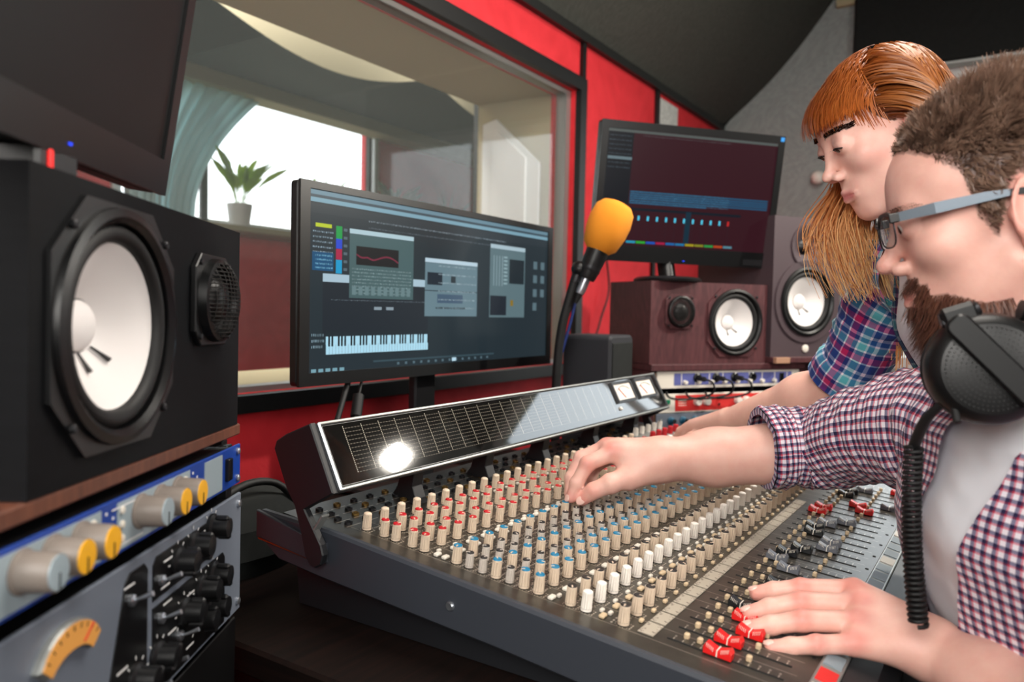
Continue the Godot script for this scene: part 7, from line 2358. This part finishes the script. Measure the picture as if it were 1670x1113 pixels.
	eyes(who, woman_head, Vector3(0.0, -0.55, 1.0), 0.0122)
	for s in [-1.0, 1.0]:
		# upper lash line with fine lashes
		var line := []
		for k in 9:
			var a := -1.0 + 2.0 * k / 8.0
			line.append(Vector3(0.033 * s + a * 0.0135, 0.0026 - 0.003 * a * a, 0.0905 - 0.006 * a * a))
		part(who, "lash_line", tube(line, 0.0009, 5), M.lash, woman_head)
		var lashes := Shape.new(); lashes.colored = true
		for k in 26:
			var a := -1.0 + 2.0 * k / 25.0
			var q := Vector3(0.033 * s + a * 0.0135, 0.0026 - 0.003 * a * a, 0.091 - 0.006 * a * a)
			var dd := Vector3(a * 0.6, -0.25, 1.0).normalized()
			strand(lashes, [q, q + dd * 0.004, q + dd * 0.0075 + Vector3(0, 0.0014, 0)], 0.0003, 0.0001, Vector3.UP, Color(0.01, 0.008, 0.008), Color(0.01, 0.008, 0.008))
		part(who, "eyelash", moved(lashes, woman_head).done(), M.brow_strands)
	# earrings
	for s in [1.0]:
		var er := thing("earring", "small pale bead earring in the red-haired woman's ear", "earring", woman_head * at(0.0745 * s, -0.045, -0.008))
		part(er, "bead", lathe(arc_profile(0.005, 8), 12), M.knob_white)
		part(er, "drop", lathe(arc_profile(0.0038, 8), 12), M.steel, at(0, -0.009, 0))
	# clothes
	var fwd := Vector3(-0.3, 0, -0.95).normalized()
	var rings := [
		[Vector3(0.456, 1.318, 0.262), 0.06, 0.052, 0.055], [Vector3(0.452, 1.286, 0.264), 0.115, 0.07, 0.075], [Vector3(0.45, 1.24, 0.27), 0.16, 0.085, 0.095],
		[Vector3(0.46, 1.14, 0.305), 0.162, 0.115, 0.1], [Vector3(0.478, 1.0, 0.38), 0.145, 0.105, 0.1], [Vector3(0.49, 0.88, 0.46), 0.165, 0.115, 0.12], [Vector3(0.49, 0.74, 0.5), 0.175, 0.115, 0.13]]
	part(who, "vest", body_cloth(rings, fwd, [0, 0, 0, 0, 0, 0, 0], [360, 360, 360, 360, 360, 360, 360], 0.0, 24, 0.003), M.white_jersey)
	part(who, "plaid_shirt", body_cloth(rings, fwd, [60, 48, 38, 34, 30, 28, 28], [312, 318, 326, 332, 334, 336, 336], 0.011, 28, 0.006), M.plaid)
	part(who, "collar", body_cloth([[Vector3(0.457, 1.345, 0.26), 0.058, 0.05, 0.054], [Vector3(0.456, 1.322, 0.262), 0.064, 0.056, 0.058], [Vector3(0.453, 1.295, 0.264), 0.1, 0.07, 0.075]], fwd, [60, 52, 46], [306, 312, 318], 0.006, 34, 0.002), M.plaid)
	part(who, "sleeve", sleeve([W_ELBOW + Vector3(0.004, 0.002, -0.006), W_ELBOW.lerp(W_SHOULDER, 0.3), W_ELBOW.lerp(W_SHOULDER, 0.7), W_SHOULDER + Vector3(-0.005, -0.01, 0.01), Vector3(0.53, 1.23, 0.22)], [0.052, 0.054, 0.06, 0.07, 0.078], 41, 0.006, 0.04), M.plaid)
	part(who, "sleeve", sleeve([Vector3(0.26, 0.98, 0.42), Vector3(0.265, 1.08, 0.39), Vector3(0.285, 1.18, 0.345), Vector3(0.305, 1.235, 0.32), Vector3(0.37, 1.235, 0.295)], [0.046, 0.05, 0.056, 0.066, 0.075], 43, 0.006, 0.03), M.plaid)
	for s in [[Vector3(0.4, 0.84, 0.5), Vector3(0.4, 0.45, 0.5), Vector3(0.4, 0.08, 0.56)], [Vector3(0.58, 0.84, 0.47), Vector3(0.6, 0.45, 0.45), Vector3(0.6, 0.08, 0.5)]]:
		part(who, "trouser_leg", tube(smooth_path(s, 4), [0.095, 0.09, 0.085, 0.075, 0.065, 0.062, 0.06, 0.055, 0.05], 20), M.denim)
		part(who, "shoe", box(Vector3(0.09, 0.08, 0.25), 0.025), M.rubber, at(s[2].x, 0.04, s[2].z - 0.06))
